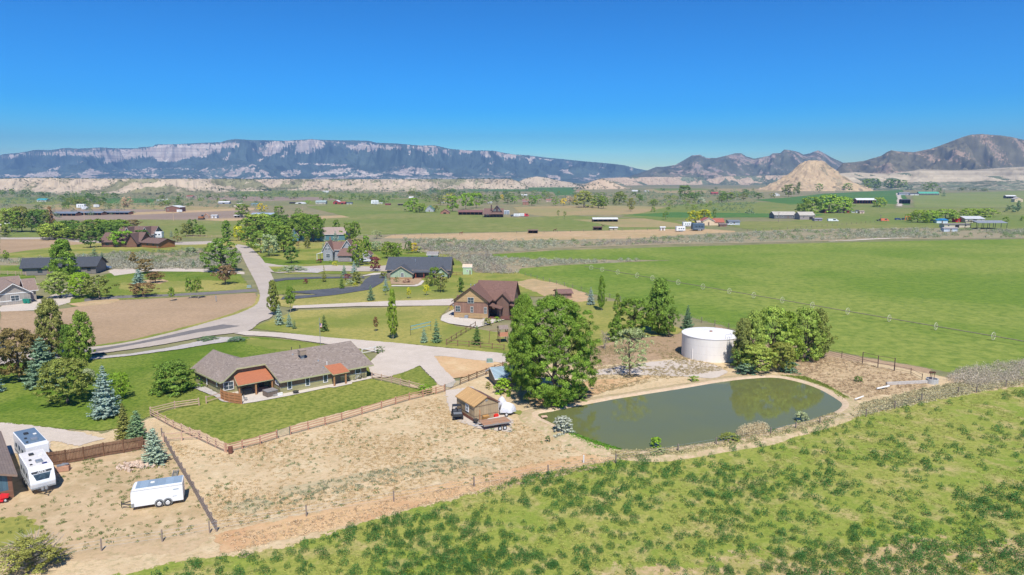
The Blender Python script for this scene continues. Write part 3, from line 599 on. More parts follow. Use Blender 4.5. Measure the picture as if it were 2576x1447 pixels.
bluff('wooded_mesa', [(1440, 468), (1470, 462), (1513, 449), (1560, 446.5), (1650, 445), (1763, 445), (1780, 449), (1790, 450), (1813, 444), (1932, 441), (2010, 440), (2090, 448)], 1440, 2090, [(1440, 474), (1538, 468), (1700, 464), (1932, 466), (2090, 468)], 500, RB2, 35, lambda PX, hf, Y, X, n1, n2, TT: np.where(TT > .8, .05, np.where(fbm(X / 90, Y / 160, 4, 8) > .53, .3, .8)), nsc=80)
bluff('pale_spur', [(1440, 475), (1470, 464), (1500, 453), (1515, 450), (1535, 456), (1560, 464), (1590, 474)], 1440, 1590, [(1440, 477), (1590, 476)], 130, RB2, 45, lambda PX, hf, Y, X, n1, n2, TT: np.full(PX.shape, .9), nsc=60, back=1)

# haze: the air between here and the mountains
m, nt, p, o = base_mat('haze_air'); nt.nodes.remove(p)
pv = mk(nt, 'ShaderNodeVolumePrincipled'); pv.inputs['Density'].default_value = 1.15e-4; pv.inputs['Color'].default_value = (.34, .6, 1, 1); pv.inputs['Anisotropy'].default_value = .2
nt.links.new(pv.outputs[0], o.inputs['Volume'])
tag(MB().box(-9800, -420, -3, 9800, 11900, 760).build('haze', m), kind='stuff')
# ---------------------------------------------------------------- trees and shrubs
LEAF = leafmat()
BARK = paint('bark', (.17, .13, .10), (.10, .075, .055), 8, .95)
PBARK = paint('pale_bark', (.42, .38, .32), (.25, .22, .18), 8, .9)
def cards(C, N, s, asp=.8, jn=.6, droop=0):
    """leaf-sized quads at centres C facing N (jittered), half-size s"""
    n = len(C); N = N + rng.normal(0, jn, (n, 3)); N /= np.linalg.norm(N, axis=1, keepdims=True) + 1e-9
    r = rng.normal(size=(n, 3)); U = np.cross(N, r); U /= np.linalg.norm(U, axis=1, keepdims=True) + 1e-9; W = np.cross(N, U)
    s = np.broadcast_to(np.asarray(s, float), (n,))[:, None] * rng.uniform(.65, 1.3, (n, 1))
    V = np.stack([C - U * s, C - W * s * asp, C + U * s, C + W * s * asp], 1)
    return V.reshape(-1, 3)
def quadF(nv): return np.arange(nv).reshape(-1, 4)
def env(kind, z):
    """crown half-width at height z (0..1 of crown), unit = 1"""
    z = np.clip(z, 0, 1)
    if kind == 'cone': return .06 + .94 * (1 - z) ** .85 * np.clip(z * 9 + .35, 0, 1)
    if kind == 'column': return (np.clip(z * 3.5 + .3, 0, 1) * (1 - z) ** .45) * .95
    if kind == 'cott': return np.interp(z, [0, .08, .25, .5, .72, .88, 1], [.55, .82, 1, .96, .8, .56, .16])
    if kind == 'shrub': return np.sqrt(np.clip(1 - (z * .98) ** 2.2, 0, 1))
    if kind == 'flat': return np.sqrt(np.clip(1 - (2 * z - .85) ** 2 / 1.35, 0, 1))
    return np.sqrt(np.clip(1 - (2 * z - .92) ** 2 / 1.18, 0, 1)) ** .85
def crown_mesh(name, kind, nclump, per, cs, ls, z0, seed, sparse=0.0, solid=.35, pale=False):
    """broadleaf crown: leafy clumps through an uneven envelope, unit height 1 and radius .5"""
    global rng
    rng = np.random.default_rng(seed)
    V = []
    lob = rng.uniform(0, 6.28, 4); amp = rng.uniform(.07, .17, 4)
    k = 0
    while k < nclump:
        z = rng.uniform(0, 1) ** (.9 if kind != 'column' else 1); a = rng.uniform(0, 6.283)
        w = env(kind, z) * (1 + sum(amp[i] * math.sin((i + 2) * a + lob[i] + 5 * z * (i % 2 * 2 - 1)) for i in range(4)))
        r = w * math.sqrt(rng.uniform(solid, 1)) * .5 * rng.uniform(.86, 1.1)
        if rng.uniform() < sparse and r < .2: continue
        c = np.array([r * math.cos(a), r * math.sin(a), z0 + (1 - z0) * z])
        if z0 + (1 - z0) * z + cs > 1.03: c[2] = 1.02 - cs * rng.uniform(.8, 1.6)
        rc = cs * rng.uniform(.6, 1.35)
        d = rng.normal(size=(per, 3)); d /= np.linalg.norm(d, axis=1, keepdims=True)
        d[:, 2] = np.where(d[:, 2] < -.3, -d[:, 2], d[:, 2])
        P = c + d * rc * np.array([1, 1, .8]) * rng.uniform(.45, 1.08, (per, 1))
        out = P - np.array([0, 0, z0 + (1 - z0) * .4]); out /= np.linalg.norm(out, axis=1, keepdims=True) + 1e-9
        V.append(cards(P, d * .8 + out * .5, ls, .75, .55)); k += 1
    V = np.concatenate(V)
    return npmesh(name, V, quadF(len(V)), [LEAF])
def spruce_mesh(name, tiers, per, seed, z0=.05, fat=.9, ls=.03, gap=.0):
    """conifer: whorls of boughs, each a tapering spray that sags and tips up at its end"""
    global rng
    rng = np.random.default_rng(seed); V = []
    for t in range(tiers):
        f = (t + rng.uniform(-.25, .25)) / tiers; f = min(max(f, 0), .985); z = z0 + (1 - z0) * f
        R0 = .5 * ((1 - f) ** fat) * (.86 + .14 * math.sin(t * 1.7)) + .012
        if f < .1: R0 *= .8 + f * 2
        nb = max(5, int(per * (R0 / .5) ** .75)); ph = rng.uniform(0, 6.28)
        for b in range(nb):
            if rng.uniform() < gap: continue
            a = ph + 6.283 * b / nb + rng.uniform(-.25, .25); L = R0 * rng.uniform(.72, 1.12)
            k = max(4, int(L / ls * 1.5)); u = np.linspace(.12, 1, k)
            w = (.30 * L * (1 - u) + .012 + ls * .4)
            cx = np.cos(a) * L * u; cy = np.sin(a) * L * u; cz = z - .17 * L * u + .12 * L * u ** 3
            for sgn in (-1, 0, 1):
                off = w * sgn * rng.uniform(.3, 1, k)
                P = np.stack([cx - np.sin(a) * off, cy + np.cos(a) * off, cz - abs(off) * .12 + rng.normal(0, .004, k)], 1)
                N = np.stack([np.cos(a) * .45 + 0 * u, np.sin(a) * .45 + 0 * u, .8 + 0 * u], 1)
                V.append(cards(P, N, ls, .6, .35))
    V.append(cards(np.stack([rng.normal(0, .006, 14), rng.normal(0, .006, 14), np.linspace(.93, 1.0, 14)], 1), np.tile([0, -.6, .5], (14, 1)), .012, .6))
    V = np.concatenate(V)
    return npmesh(name, V, quadF(len(V)), [LEAF])
def trunk_mesh(name, r0, h, seed, mat, branches=6, z0=.2, lean=.02, multi=1, spread=.34):
    rr = random.Random(seed); b = MB()
    for q in range(multi):
        ax = rr.uniform(-.05, .05) * (multi > 1); ay = rr.uniform(-.05, .05) * (multi > 1)
        lx = rr.uniform(-lean, lean) + ax * 2; ly = rr.uniform(-lean, lean) + ay * 2
        P = [(ax * .3, ay * .3, -.01)] + [(ax * .3 + lx * t + rr.uniform(-.006, .006), ay * .3 + ly * t + rr.uniform(-.006, .006), h * t) for t in (.15, .35, .6, .8, 1)]
        b.path(P, [r0 * 1.35, r0, r0 * .8, r0 * .55, r0 * .35, r0 * .12], 7)
        for i in range(branches):
            t = z0 + (.85 - z0) * (i + rr.random() * .6) / branches; a = rr.uniform(0, 6.28); L = spread * (1 - t * .55)
            p = (lx * t + ax * .3, ly * t + ay * .3, h * t)
            m1 = (p[0] + math.cos(a) * L * .5, p[1] + math.sin(a) * L * .5, p[2] + L * .42)
            e = (p[0] + math.cos(a + .2) * L, p[1] + math.sin(a + .2) * L, p[2] + L * .95)
            b.path([p, m1, e], [r0 * .38, r0 * .25, r0 * .07], 5)
    me = bpy.data.meshes.new(name); me.from_pydata(b.v, [], b.f); me.materials.append(mat)
    for p_ in me.polygons: p_.use_smooth = True
    return me
PR = {}
def proto(kind, lod, var):
    key = (kind, lod, var)
    if key in PR: return PR[key]
    s = 100 + var * 7 + lod * 31 + sum(map(ord, kind)) * 3
    Lm = {0: (44, 26, .085, .036), 1: (85, 44, .085, .027), 2: (230, 74, .066, .0150), 3: (820, 150, .044, .0062)}[lod]
    n, p_, cs, ls = Lm; t = None
    if kind in ('spruce', 'thinspruce', 'fatspruce'):
        q = {0: (9, 7, .045), 1: (15, 9, .032), 2: (24, 13, .02), 3: (32, 17, .014)}[lod]
        c = spruce_mesh('crown', q[0], q[1], s, .06 if kind != 'fatspruce' else .02, {'spruce': .85, 'thinspruce': .95, 'fatspruce': .62}[kind], q[2], .25 if kind == 'thinspruce' else 0)
        t = trunk_mesh('trunk', .018, .9, s, BARK, 0)
    elif kind == 'column': c = crown_mesh('crown', 'column', n, p_, cs * .95, ls * 1.15, .1, s, solid=.2); t = trunk_mesh('trunk', .02, .85, s, PBARK, 7, .15, spread=.22)
    elif kind == 'big': c = crown_mesh('crown', 'cott', int(n * 1.0), p_, cs * .95, ls, .03, s, solid=.4); t = trunk_mesh('trunk', .022, .8, s, BARK, 9, .12, multi=2, spread=.4)
    elif kind == 'tall': c = crown_mesh('crown', 'column', n, p_, cs * 1.15, ls * 1.05, .04, s, solid=.3); t = trunk_mesh('trunk', .02, .85, s, BARK, 9, .12, multi=2, spread=.28)
    elif kind == 'sparse': c = crown_mesh('crown', 'round', int(n * .5), int(p_ * .6), cs * .9, ls * .9, .2, s, solid=.2); t = trunk_mesh('trunk', .016, .9, s, BARK, 14, .12, multi=2, spread=.42)
    elif kind == 'willow': c = crown_mesh('crown', 'shrub', int(n * 1.1), p_, cs * 1.05, ls, .02, s, solid=.5); t = trunk_mesh('trunk', .03, .7, s, BARK, 7, .2, spread=.4)
    elif kind == 'flat': c = crown_mesh('crown', 'flat', n, p_, cs * 1.05, ls * 1.1, .26, s, solid=.15); t = trunk_mesh('trunk', .03, .75, s, BARK, 8, .3, spread=.4)
    elif kind == 'young': c = crown_mesh('crown', 'column', int(n * .6), int(p_ * .6), cs * 1.2, ls * 1.2, .3, s, solid=.1); t = trunk_mesh('trunk', .018, .85, s, PBARK, 7, .35, spread=.2)
    elif kind == 'shrub': c = crown_mesh('foliage', 'shrub', int(n * .8), int(p_ * .9), cs * 1.3, ls * 1.3, .0, s, solid=.2)
    elif kind == 'mound': c = crown_mesh('foliage', 'shrub', int(n * 1.3), p_, cs * .8, ls * .9, .0, s, solid=.4)
    elif kind == 'bare': c = crown_mesh('crown', 'round', int(n * .18) + 2, int(p_ * .3), cs, ls * .8, .2, s, solid=.1); t = trunk_mesh('trunk', .016, .95, s, PBARK, 18, .12, multi=3, spread=.45)
    elif kind == 'dead': c = crown_mesh('crown', 'shrub', int(n * .8), int(p_ * .7), cs * 1.1, ls, .05, s, solid=.05); t = trunk_mesh('trunk', .02, .95, s, PBARK, 22, .08, multi=5, spread=.6)
    else: c = crown_mesh('crown', 'round', n, p_, cs, ls, .14, s); t = trunk_mesh('trunk', .024, .8, s, BARK, 9, .2)
    PR[key] = (c, t); return PR[key]
CL = dict(g=(0.208, 0.311, 0.042), dg=(0.134, 0.226, 0.037), bg=(0.255, 0.415, 0.032), lg=(0.335, 0.427, 0.074), ol=(0.268, 0.293, 0.063), yg=(0.596, 0.580, 0.042), ye=(.75, .58, .03), bl=(0.332, 0.439, 0.323), gb=(0.189, 0.299, 0.154),
          sp=(0.133, 0.211, 0.057), ru=(.27, .20, .06), br=(0.295, 0.183, 0.074), pu=(0.221, 0.062, 0.063), pa=(.36, .42, .21), si=(.46, .50, .37), gr=(0.575, 0.422, 0.281), st=(0.750, 0.527, 0.253), wi=(.30, .42, .05))
CN = dict(g='green', dg='dark green', bg='bright green', lg='light green', ol='olive green', yg='yellow-green', ye='golden yellow', bl='blue-grey', gb='blue-green', sp='deep green', ru='rusty brown', br='bronze', pu='dark purple', pa='pale sage', si='silvery', gr='grey', st='straw coloured', wi='lime green')
KN = dict(spruce=('spruce_tree', 'spruce', 'tree'), thinspruce=('spruce_tree', 'thin spruce', 'tree'), fatspruce=('spruce_tree', 'bushy spruce', 'tree'), column=('poplar_tree', 'narrow poplar', 'tree'), tall=('cottonwood_tree', 'tall cottonwood', 'tree'),
          big=('cottonwood_tree', 'broad cottonwood', 'tree'), round=('leafy_tree', 'leafy tree', 'tree'), sparse=('thin_tree', 'airy tree', 'tree'), willow=('willow_tree', 'spreading willow', 'tree'), flat=('crabapple_tree', 'wide low tree', 'tree'),
          young=('young_tree', 'young tree', 'tree'), shrub=('shrub', 'shrub', 'shrub'), mound=('shrub', 'mounded shrub', 'shrub'), bare=('bare_tree', 'nearly leafless tree', 'tree'), dead=('thicket_tree', 'half-dead bush tree', 'tree'))
_on = 'first second third fourth fifth sixth seventh eighth ninth tenth eleventh twelfth thirteenth fourteenth fifteenth sixteenth seventeenth eighteenth nineteenth'.split()
_te = {2: 'twent', 3: 'thirt', 4: 'fort', 5: 'fift'}
def ordw(i):
    k = i + 1
    if k == 1: return 'leftmost'
    if k < 20: return _on[k - 1] + ' from left'
    return (_te[k // 10] + ('y-' + _on[k % 10 - 1] if k % 10 else 'ieth')) + ' from left'
ORD = [ordw(i) for i in range(59)]
tcount = [0]; USED = {}
def uniq(lab):
    USED[lab] = USED.get(lab, 0) + 1
    return lab
def plant(kind, x, yb, yt, wd, col, label=None, group=None, z=.1):
    X, Y = G(x, yb); s = mpp(yb) * 1.03; hgt = max(.5, zat(yt, Y + (.12 * wd * s if kind not in ('spruce',) else 0)) - 0); w_ = wd * s * (1.0 if kind != 'spruce' else 1.0)
    px = max(yb - yt, wd * .8); lod = 3 if px > 170 else 2 if px > 62 else 1 if px > 24 else 0
    tcount[0] += 1; c, t = proto(kind, lod, tcount[0] % (3 if lod < 2 else 4))
    nm, kn, cat = KN[kind]; rz = rnd.uniform(0, 6.28); base = CL[col]; j = rnd.uniform(.88, 1.12)
    colr = (base[0] * j * rnd.uniform(.92, 1.08), base[1] * j, base[2] * j * rnd.uniform(.85, 1.15), 1)
    if px < 17 or t is None:
        o = link(nm, c); o.location = (X, Y, z); o.rotation_euler = (0, 0, rz); o.scale = (w_, w_, hgt); o.color = colr
        if px < 17: tag(o, label, cat, group)
        else: tag(o, label, cat, group)
        return o
    e = empty(nm, (X, Y, z), rz, label, cat, group); e.scale = (w_, w_, hgt)
    o = link('crown', c, e); o.color = colr; link('trunk', t, e)
    return e
def grove(place, group, rows, z=.1):
    """rows: 'kind colour x base top width'; labels add what sets each apart, then its order in its group"""
    it = []
    for r in rows.strip().split('\n'):
        k, c, x, yb, yt, wd = r.split()[:6]; it.append((k, c, float(x), float(yb), float(yt), float(wd), ' '.join(r.split()[6:])))
    cnt = {}
    for t in it: cnt.setdefault((CN[t[1]], KN[t[0]][1]), []).append(t)
    for k in cnt: cnt[k].sort(key=lambda t: t[2])
    for t in it:
        same = cnt[(CN[t[1]], KN[t[0]][1])]; lab = '%s %s %s' % (CN[t[1]], KN[t[0]][1], t[6] or place)
        if not t[6] and len(same) > 1:
            n_ = len([q for q in same if not q[6]]); i = [q for q in same if not q[6]].index(t)
            if n_ > 1: lab += ', ' + (ORD[i] if i < n_ - 1 else 'rightmost')
        plant(t[0], t[2], t[3], t[4], t[5], t[1], uniq(lab), group if len(it) > 1 else None, z)

grove('at the road corner', 'ground junipers at the road corner', '''
mound gb 524 856 847 46 low round bed at the road corner, left one
mound gb 596 858 848 42 low round bed at the road corner, right one''')
grove('by the pond', 'big cottonwoods by the pond', '''
big g 1396 1012 746 206 beside the pond, the largest tree of all
tall g 1318 980 744 112 joined to the left side of the largest tree''')
grove('behind the shed with the blue roof', None, '''
shrub bg 1265 992 950 44 in front of the small blue-roofed shed''')
grove('in the garden', 'garden shrubs', '''
shrub ol 1228 980 962 16 alone to the left of the blue-roofed shed
mound bg 1070 992 968 38 growing through the rail fence beside the gate
shrub dg 1450 1010 966 50 at the water's edge under the largest tree
mound dg 955 887 872 26 at the end of the rail fence by the gravel apron
shrub bg 1397 1028 975 60 under the largest tree at the pond corner
shrub si 1417 1092 1046 54 on the near left shore of the pond
shrub bg 1649 1130 1100 30 on the near shore of the pond
mound pa 1660 1146 1130 40 beneath the bright shrub on the near shore
mound ol 1835 1114 1090 54 against the wire fence by the pond
shrub pa 2016 1064 1036 34 standing in the near right edge of the pond
shrub sp 1378 1114 1097 15 alone on the dry bank left of the pond
shrub gb 1876 942 912 52 at the left foot of the grove by the tank
shrub gb 1984 938 910 44 at the right foot of the grove by the tank
shrub g 1745 960 946 30 low on the far pond bank
shrub dg 2160 962 946 22 on the bank behind the pond
shrub g 440 986 907 104 big, at the left end of the ranch house''')
grove('right of the white tank', 'grove right of the white tank', '''
tall ol 1866 928 800 62
tall lg 1890 924 782 74
big lg 1936 916 772 100
tall g 1978 914 782 80
big lg 2022 908 774 88
tall ol 2056 902 778 72
round lg 1905 940 868 84
round ol 1965 936 862 70
shrub dg 1860 930 880 46''')
grove('left of the white tank', 'trees left of the white tank', '''
tall g 1657 842 702 82
round g 1592 852 750 92
tall g 1548 860 798 46
round g 1682 848 772 46
spruce gb 1729 830 767 38
spruce bl 1486 768 722 27
column g 1513 782 695 25
column g 1553 780 738 20
sparse pa 1585 948 826 92
bare gr 1521 880 832 34
column g 1435 800 760 24
spruce dg 1400 752 726 16''')
grove('on the far left lawn', 'trees on the left lawn', '''
tall ol 133 902 752 88
tall g 212 912 780 70
tall dg 176 908 815 56
round ru 50 960 826 112
fatspruce gb 112 972 846 108
round ol 171 1016 902 118
spruce bl 268 1049 920 92
round bg 302 1006 938 46
shrub pa 226 968 928 34
spruce bl -6 988 932 44
fatspruce bl 390 1166 1074 80
fatspruce gb 347 1110 1030 66
spruce ol 314 1104 1014 54
dead ol 82 1436 1352 150''')
grove('among the upper left houses', 'trees of the left subdivision', '''
tall g 163 700 600 78
round lg 152 750 684 66
round bg 207 750 686 54
round ol 251 752 694 66
fatspruce bl 350 714 676 42
round ru 365 688 652 44
column ru 336 663 635 22
flat br 391 712 684 40
flat br 361 746 712 62
young g 433 758 722 22
young g 480 752 697 30
young g 499 752 699 28
spruce gb 239 655 622 28
spruce gb 258 661 634 24
spruce bl 211 652 636 16
column g 16 655 630 18
spruce gb 53 672 653 18
spruce gb 488 675 651 16
column ol 108 601 565 28
round ol 146 598 560 42
spruce gb 171 596 570 32
round ol 203 598 558 32
round dg 228 623 580 44
round g 241 594 551 62
round dg 186 600 562 34
round ol 214 606 566 38
round g 156 592 556 34
round ol 130 598 566 30
round dg 272 600 560 40
round g 318 600 562 30
round g 265 592 556 46
round g 286 585 553 34
round bg 311 621 580 52
round lg 290 620 588 30
round ru 333 572 553 36
round dg 357 604 578 32
spruce gb 392 592 571 24
round dg 402 600 582 26
spruce bl 431 597 579 14
column g 445 598 574 14
round ru 447 611 594 22
round ol 470 595 562 32
round dg 486 594 552 30
round g 504 595 567 26
column ol 13 595 570 30
shrub pa 555 640 616 44
shrub pa 480 636 622 34''')
grove('right of the road bend', 'trees in the grove right of the road', '''
big g 557 684 600 86
flat br 567 716 668 46
column g 572 607 554 32
round yg 600 606 568 26
round g 632 625 570 48
round g 622 594 550 50
round g 656 636 585 52
round pa 677 645 590 46
round g 665 605 553 56
round g 714 635 568 58
round g 690 612 556 56
round g 724 594 551 54
round g 757 605 537 58
round g 788 609 540 62
round dg 733 662 619 34
round bg 700 598 558 40
round ol 640 605 560 40
column ol 773 625 595 20
young br 750 625 607 17
spruce bl 814 608 585 16
spruce bl 844 608 580 18
column g 847 594 553 28
round g 878 608 560 34
round g 893 606 557 30
spruce bl 814 637 610 17
round g 904 667 605 46
column g 923 650 593 32
round pu 944 683 646 28
round pa 949 632 607 30
round g 974 650 608 30
round g 990 650 610 30
round g 1003 651 612 26
round dg 1028 638 607 18
round ye 1041 637 611 19
shrub pa 1055 636 620 24
round pa 948 602 579 26''')
grove('on the middle lots', 'trees on the middle lots', '''
thinspruce ol 816 710 664 17
spruce bl 866 692 665 20
spruce bl 891 688 657 23
spruce gb 900 674 652 16
spruce dg 860 727 688 18
shrub pu 874 705 689 20
shrub ol 897 714 683 25
shrub si 879 716 702 18
mound yg 895 722 711 17
shrub pu 770 714 701 14
spruce gb 933 757 717 27
spruce bl 971 733 693 22
young g 970 744 720 15
column ol 690 793 706 34
young g 731 786 720 35
spruce bl 703 818 766 32
spruce bl 728 823 786 24
spruce gb 741 828 806 16
spruce sp 816 834 793 32
young br 946 835 797 19
column g 989 854 728 32
mound yg 842 670 659 14
mound bg 831 662 655 10
shrub pu 803 661 652 18
round g 1093 720 672 27
round ol 1108 736 686 32
round ol 1077 722 694 19
young yg 1073 744 717 20
young yg 1028 752 723 15
mound dg 998 710 697 14
shrub ol 965 700 682 19
mound pu 1024 712 702 20
column dg 1159 736 698 21
spruce bl 1067 863 824 27
spruce gb 1098 863 802 32
spruce sp 1200 867 819 37
shrub ol 1228 818 799 26
shrub bg 1249 812 797 17
mound ye 1136 782 770 12
mound pa 737 681 668 62
shrub ol 512 870 860 1''' .rsplit('\n', 1)[0])
grove('by the right-hand farms', 'trees on the farms at the right', '''
willow wi 2042 535 495 54
willow wi 2085 536 490 62
willow wi 2122 536 495 44
round g 2024 538 510 42
willow wi 2212 521 497 33
round g 2180 479 450 24
round g 2200 478 449 25
round g 2235 477 450 24
round g 2252 477 451 24
round g 2270 477 453 24
shrub pa 2288 478 465 22
round bg 2131 481 461 25
shrub pa 2106 480 464 26
shrub pa 2084 479 465 24
round g 2060 484 462 20
round ol 1984 495 464 30
column ol 2008 490 458 15
round ol 1942 500 486 18
round g 2329 482 459 19
round g 2345 483 460 26
round g 2361 488 473 15
spruce gb 2374 494 478 13
willow wi 2308 560 528 44
willow wi 2340 560 529 44
willow wi 2378 558 526 54
round g 2330 561 536 22
willow wi 2438 548 524 52
willow wi 2478 546 524 54
shrub g 2530 558 545 18
shrub gb 2541 534 515 28
column gb 2560 534 505 13
shrub g 2572 556 544 14''')
grove('out in the valley', 'trees in the valley centre', '''
willow ol 1469 522 480 54
round g 1505 524 492 34
round g 1518 525 494 24
willow ol 1558 514 483 36
round ol 1587 532 498 18
round g 1608 512 488 18
round g 1722 501 466 31
round g 1748 502 484 32
shrub si 1764 513 496 27
round g 1829 506 485 34
round ol 1870 504 486 21
willow yg 1746 561 530 34
willow yg 1772 558 527 36
column g 1797 550 526 15
round g 1674 553 532 16
young ol 1404 548 529 12
young ol 1420 551 531 13
round ye 1418 518 499 18
column ye 1447 512 490 14
round g 1338 517 491 24
round bg 1353 512 491 22
round bg 1295 512 494 26
round g 1397 518 495 21
round gr 1432 515 494 22
young g 1644 531 516 11
young g 1763 524 511 12
young g 1777 526 512 13
big bg 1040 532 498 44
willow wi 1056 535 512 32
round ol 1096 534 516 20
round bg 1139 532 492 34
round yg 1128 512 488 26
round bg 1172 527 486 34
round bg 1198 524 485 32
round g 1226 513 490 26
round dg 1250 514 492 26
round ye 1262 506 490 12
round dg 1278 514 492 26
round gr 1148 515 495 20
round ol 1108 517 499 24
round g 968 512 494 24
round g 955 503 492 14
round dg 889 503 489 16
round dg 908 503 490 14
round dg 743 500 484 15
column g 659 502 486 12
round ye 659 535 512 27
spruce gb 660 537 521 12
round g 702 544 518 24
round g 751 543 524 18
mound bg 775 512 503 17
round g 610 547 512 38
round gr 321 522 495 27
round dg 98 528 515 24
round dg 243 515 502 20
round bg 168 527 517 16
round dg 475 523 511 10
shrub pa 735 501 492 20
shrub pa 680 502 491 20''')
grove('in the far left grove', 'far grove at the left edge', '''
round g 44 585 530 34
round dg 92 585 530 34
round ol 118 584 534 30
round ol 6 583 528 40
round lg 30 584 522 42
round ol 56 584 520 40
round ol 80 584 526 36
round g 104 583 526 38
column br 128 570 520 22''')
# distant treelines: each tree its own object
def scatter(n, poly, hpx, cols, place, group, kinds=('round',)):
    xs = [p[0] for p in poly]; ys = [p[1] for p in poly]; pts = []
    while len(pts) < n:
        x = rnd.uniform(min(xs), max(xs)); y = rnd.uniform(min(ys), max(ys))
        if inpoly(np.array([x]), np.array([y]), poly)[0]: pts.append((x, y))
    pts.sort()
    it = [(x, y, rnd.uniform(*hpx), rnd.choice(cols), rnd.choice(kinds)) for x, y in pts]; seen = {}
    for x, y, h, c, k in it:
        i = seen.get((c, k), 0); seen[(c, k)] = i + 1
        plant(k, x, y, y - h, h * rnd.uniform(1.0, 1.7), c, uniq('%s %s %s, %s' % (CN[c], KN[k][1], place, ORD[i])), group)
scatter(46, [(0, 486), (160, 492), (285, 492), (300, 500), (200, 512), (60, 500), (0, 496)], (8, 14), ('dg', 'g', 'dg', 'pa'), 'below the far left bluffs', 'treeline below the left bluffs', ('round', 'round', 'shrub'))
scatter(26, [(150, 503), (250, 500), (262, 522), (160, 524)], (10, 18), ('g', 'ol', 'dg'), 'behind the long brick barns', 'clump behind the brick barns')
scatter(22, [(390, 494), (640, 496), (640, 512), (400, 520)], (7, 13), ('g', 'pa', 'dg', 'pa'), 'beyond the ploughed brown field', 'trees beyond the brown field', ('round', 'shrub'))
scatter(22, [(640, 478), (1000, 484), (1000, 498), (640, 492)], (5, 9), ('g', 'pa', 'dg'), 'under the middle bluffs', 'trees at the foot of the middle bluffs')
scatter(40, [(1020, 484), (1290, 486), (1290, 500), (1080, 512), (1030, 500)], (9, 16), ('dg', 'g', 'ol', 'gb'), 'behind the dark brown farmhouse', 'wood behind the dark farmhouse')
scatter(32, [(1290, 486), (1420, 488), (1620, 492), (1640, 520), (1420, 515), (1300, 506)], (8, 14), ('g', 'ol', 'dg', 'pa'), 'beside the distant valley road', 'trees along the valley road')
scatter(18, [(1560, 476), (1900, 478), (1900, 500), (1640, 494)], (5, 9), ('g', 'pa', 'dg'), 'below the wooded mesa', 'trees below the wooded mesa', ('round', 'shrub'))
scatter(20, [(1640, 515), (1800, 505), (1820, 535), (1640, 535)], (5, 12), ('g', 'ol', 'lg'), 'in rough pasture before the butte', 'saplings left of the butte', ('young', 'shrub'))
scatter(14, [(2380, 470), (2576, 466), (2576, 482), (2400, 482)], (5, 9), ('dg', 'ol', 'pa'), 'below the right-hand mountain', 'trees below the right mountain', ('shrub',))
scatter(30, [(760, 498), (1000, 494), (1020, 515), (780, 506)], (6, 12), ('g', 'dg', 'ol', 'pa'), 'behind the row of red barns', 'trees behind the red barns')
scatter(26, [(1600, 500), (1900, 492), (1930, 512), (1640, 520)], (9, 17), ('g', 'dg', 'ol', 'lg'), 'in the valley belt before the butte', 'valley belt before the butte')
scatter(24, [(250, 512), (480, 506), (500, 522), (270, 526)], (7, 13), ('g', 'dg', 'pa', 'ol'), 'above the ploughed brown field', 'trees above the ploughed field', ('round', 'shrub'))
scatter(16, [(120, 596), (300, 590), (300, 602), (130, 606)], (28, 42), ('g', 'dg', 'ol', 'lg'), 'in the upper left belt', 'upper left tree belt')
scatter(12, [(630, 585), (790, 580), (800, 604), (640, 612)], (36, 52), ('g', 'dg', 'lg'), 'in the cottonwood grove right of the road', 'cottonwood grove right of the road')
# ---------------------------------------------------------------- building kit
GL = None
def glass(name='window_glass', c=(.03, .045, .055)):
    m, nt, p, o = base_mat(name); co = tc(nt)
    nt.links.new(mix(nt, ramp(nt, noise(nt, co, 1.5, 3), .4, .6), c, tuple(v * 2.2 for v in c)), p.inputs['Base Color']); p.inputs['Roughness'].default_value = .08; return m
GLASS = glass(); WHITE = paint('white_trim', (.78, .76, .72), (.70, .68, .64), 2, .5); CREAM = paint('cream_trim', (.62, .55, .40), None, 2, .6)
DARKM = paint('painted_interior_shade', (.035, .03, .03), (.02, .02, .02), 1, .9)  # near-black that paints in the shade inside open sheds and barns
TYRE = paint('rubber', (.03, .03, .032), (.05, .048, .045), 6, .85); METAL = paint('galvanised_metal', (.45, .47, .49), (.33, .35, .37), 4, .45, .6); BLACK = paint('black_metal', (.03, .03, .033), (.05, .05, .05), 5, .5)
RIM = paint('wheel_rim', (.72, .72, .72), (.55, .55, .55), 4, .4, .3)
WM = {}
def wallm(c, lines=None, key=None):
    k = (c, lines)
    if k not in WM: WM[k] = paint(key or 'siding', c, tuple(v * .84 for v in c), 1.2, .75, lines=lines, amt=.55)
    return WM[k]
def roofm(c, kind='shingle'):
    k = (c, kind)
    if k not in WM:
        WM[k] = shingle('shingle_roof', c, tuple(min(1, v * 1.5) for v in c)) if kind == 'shingle' else paint('metal_roof', c, tuple(v * .82 for v in c), .6, .5, .0, lines=(3 if kind == 'metaly' else 3, .4, .12), amt=.3)
    return WM[k]
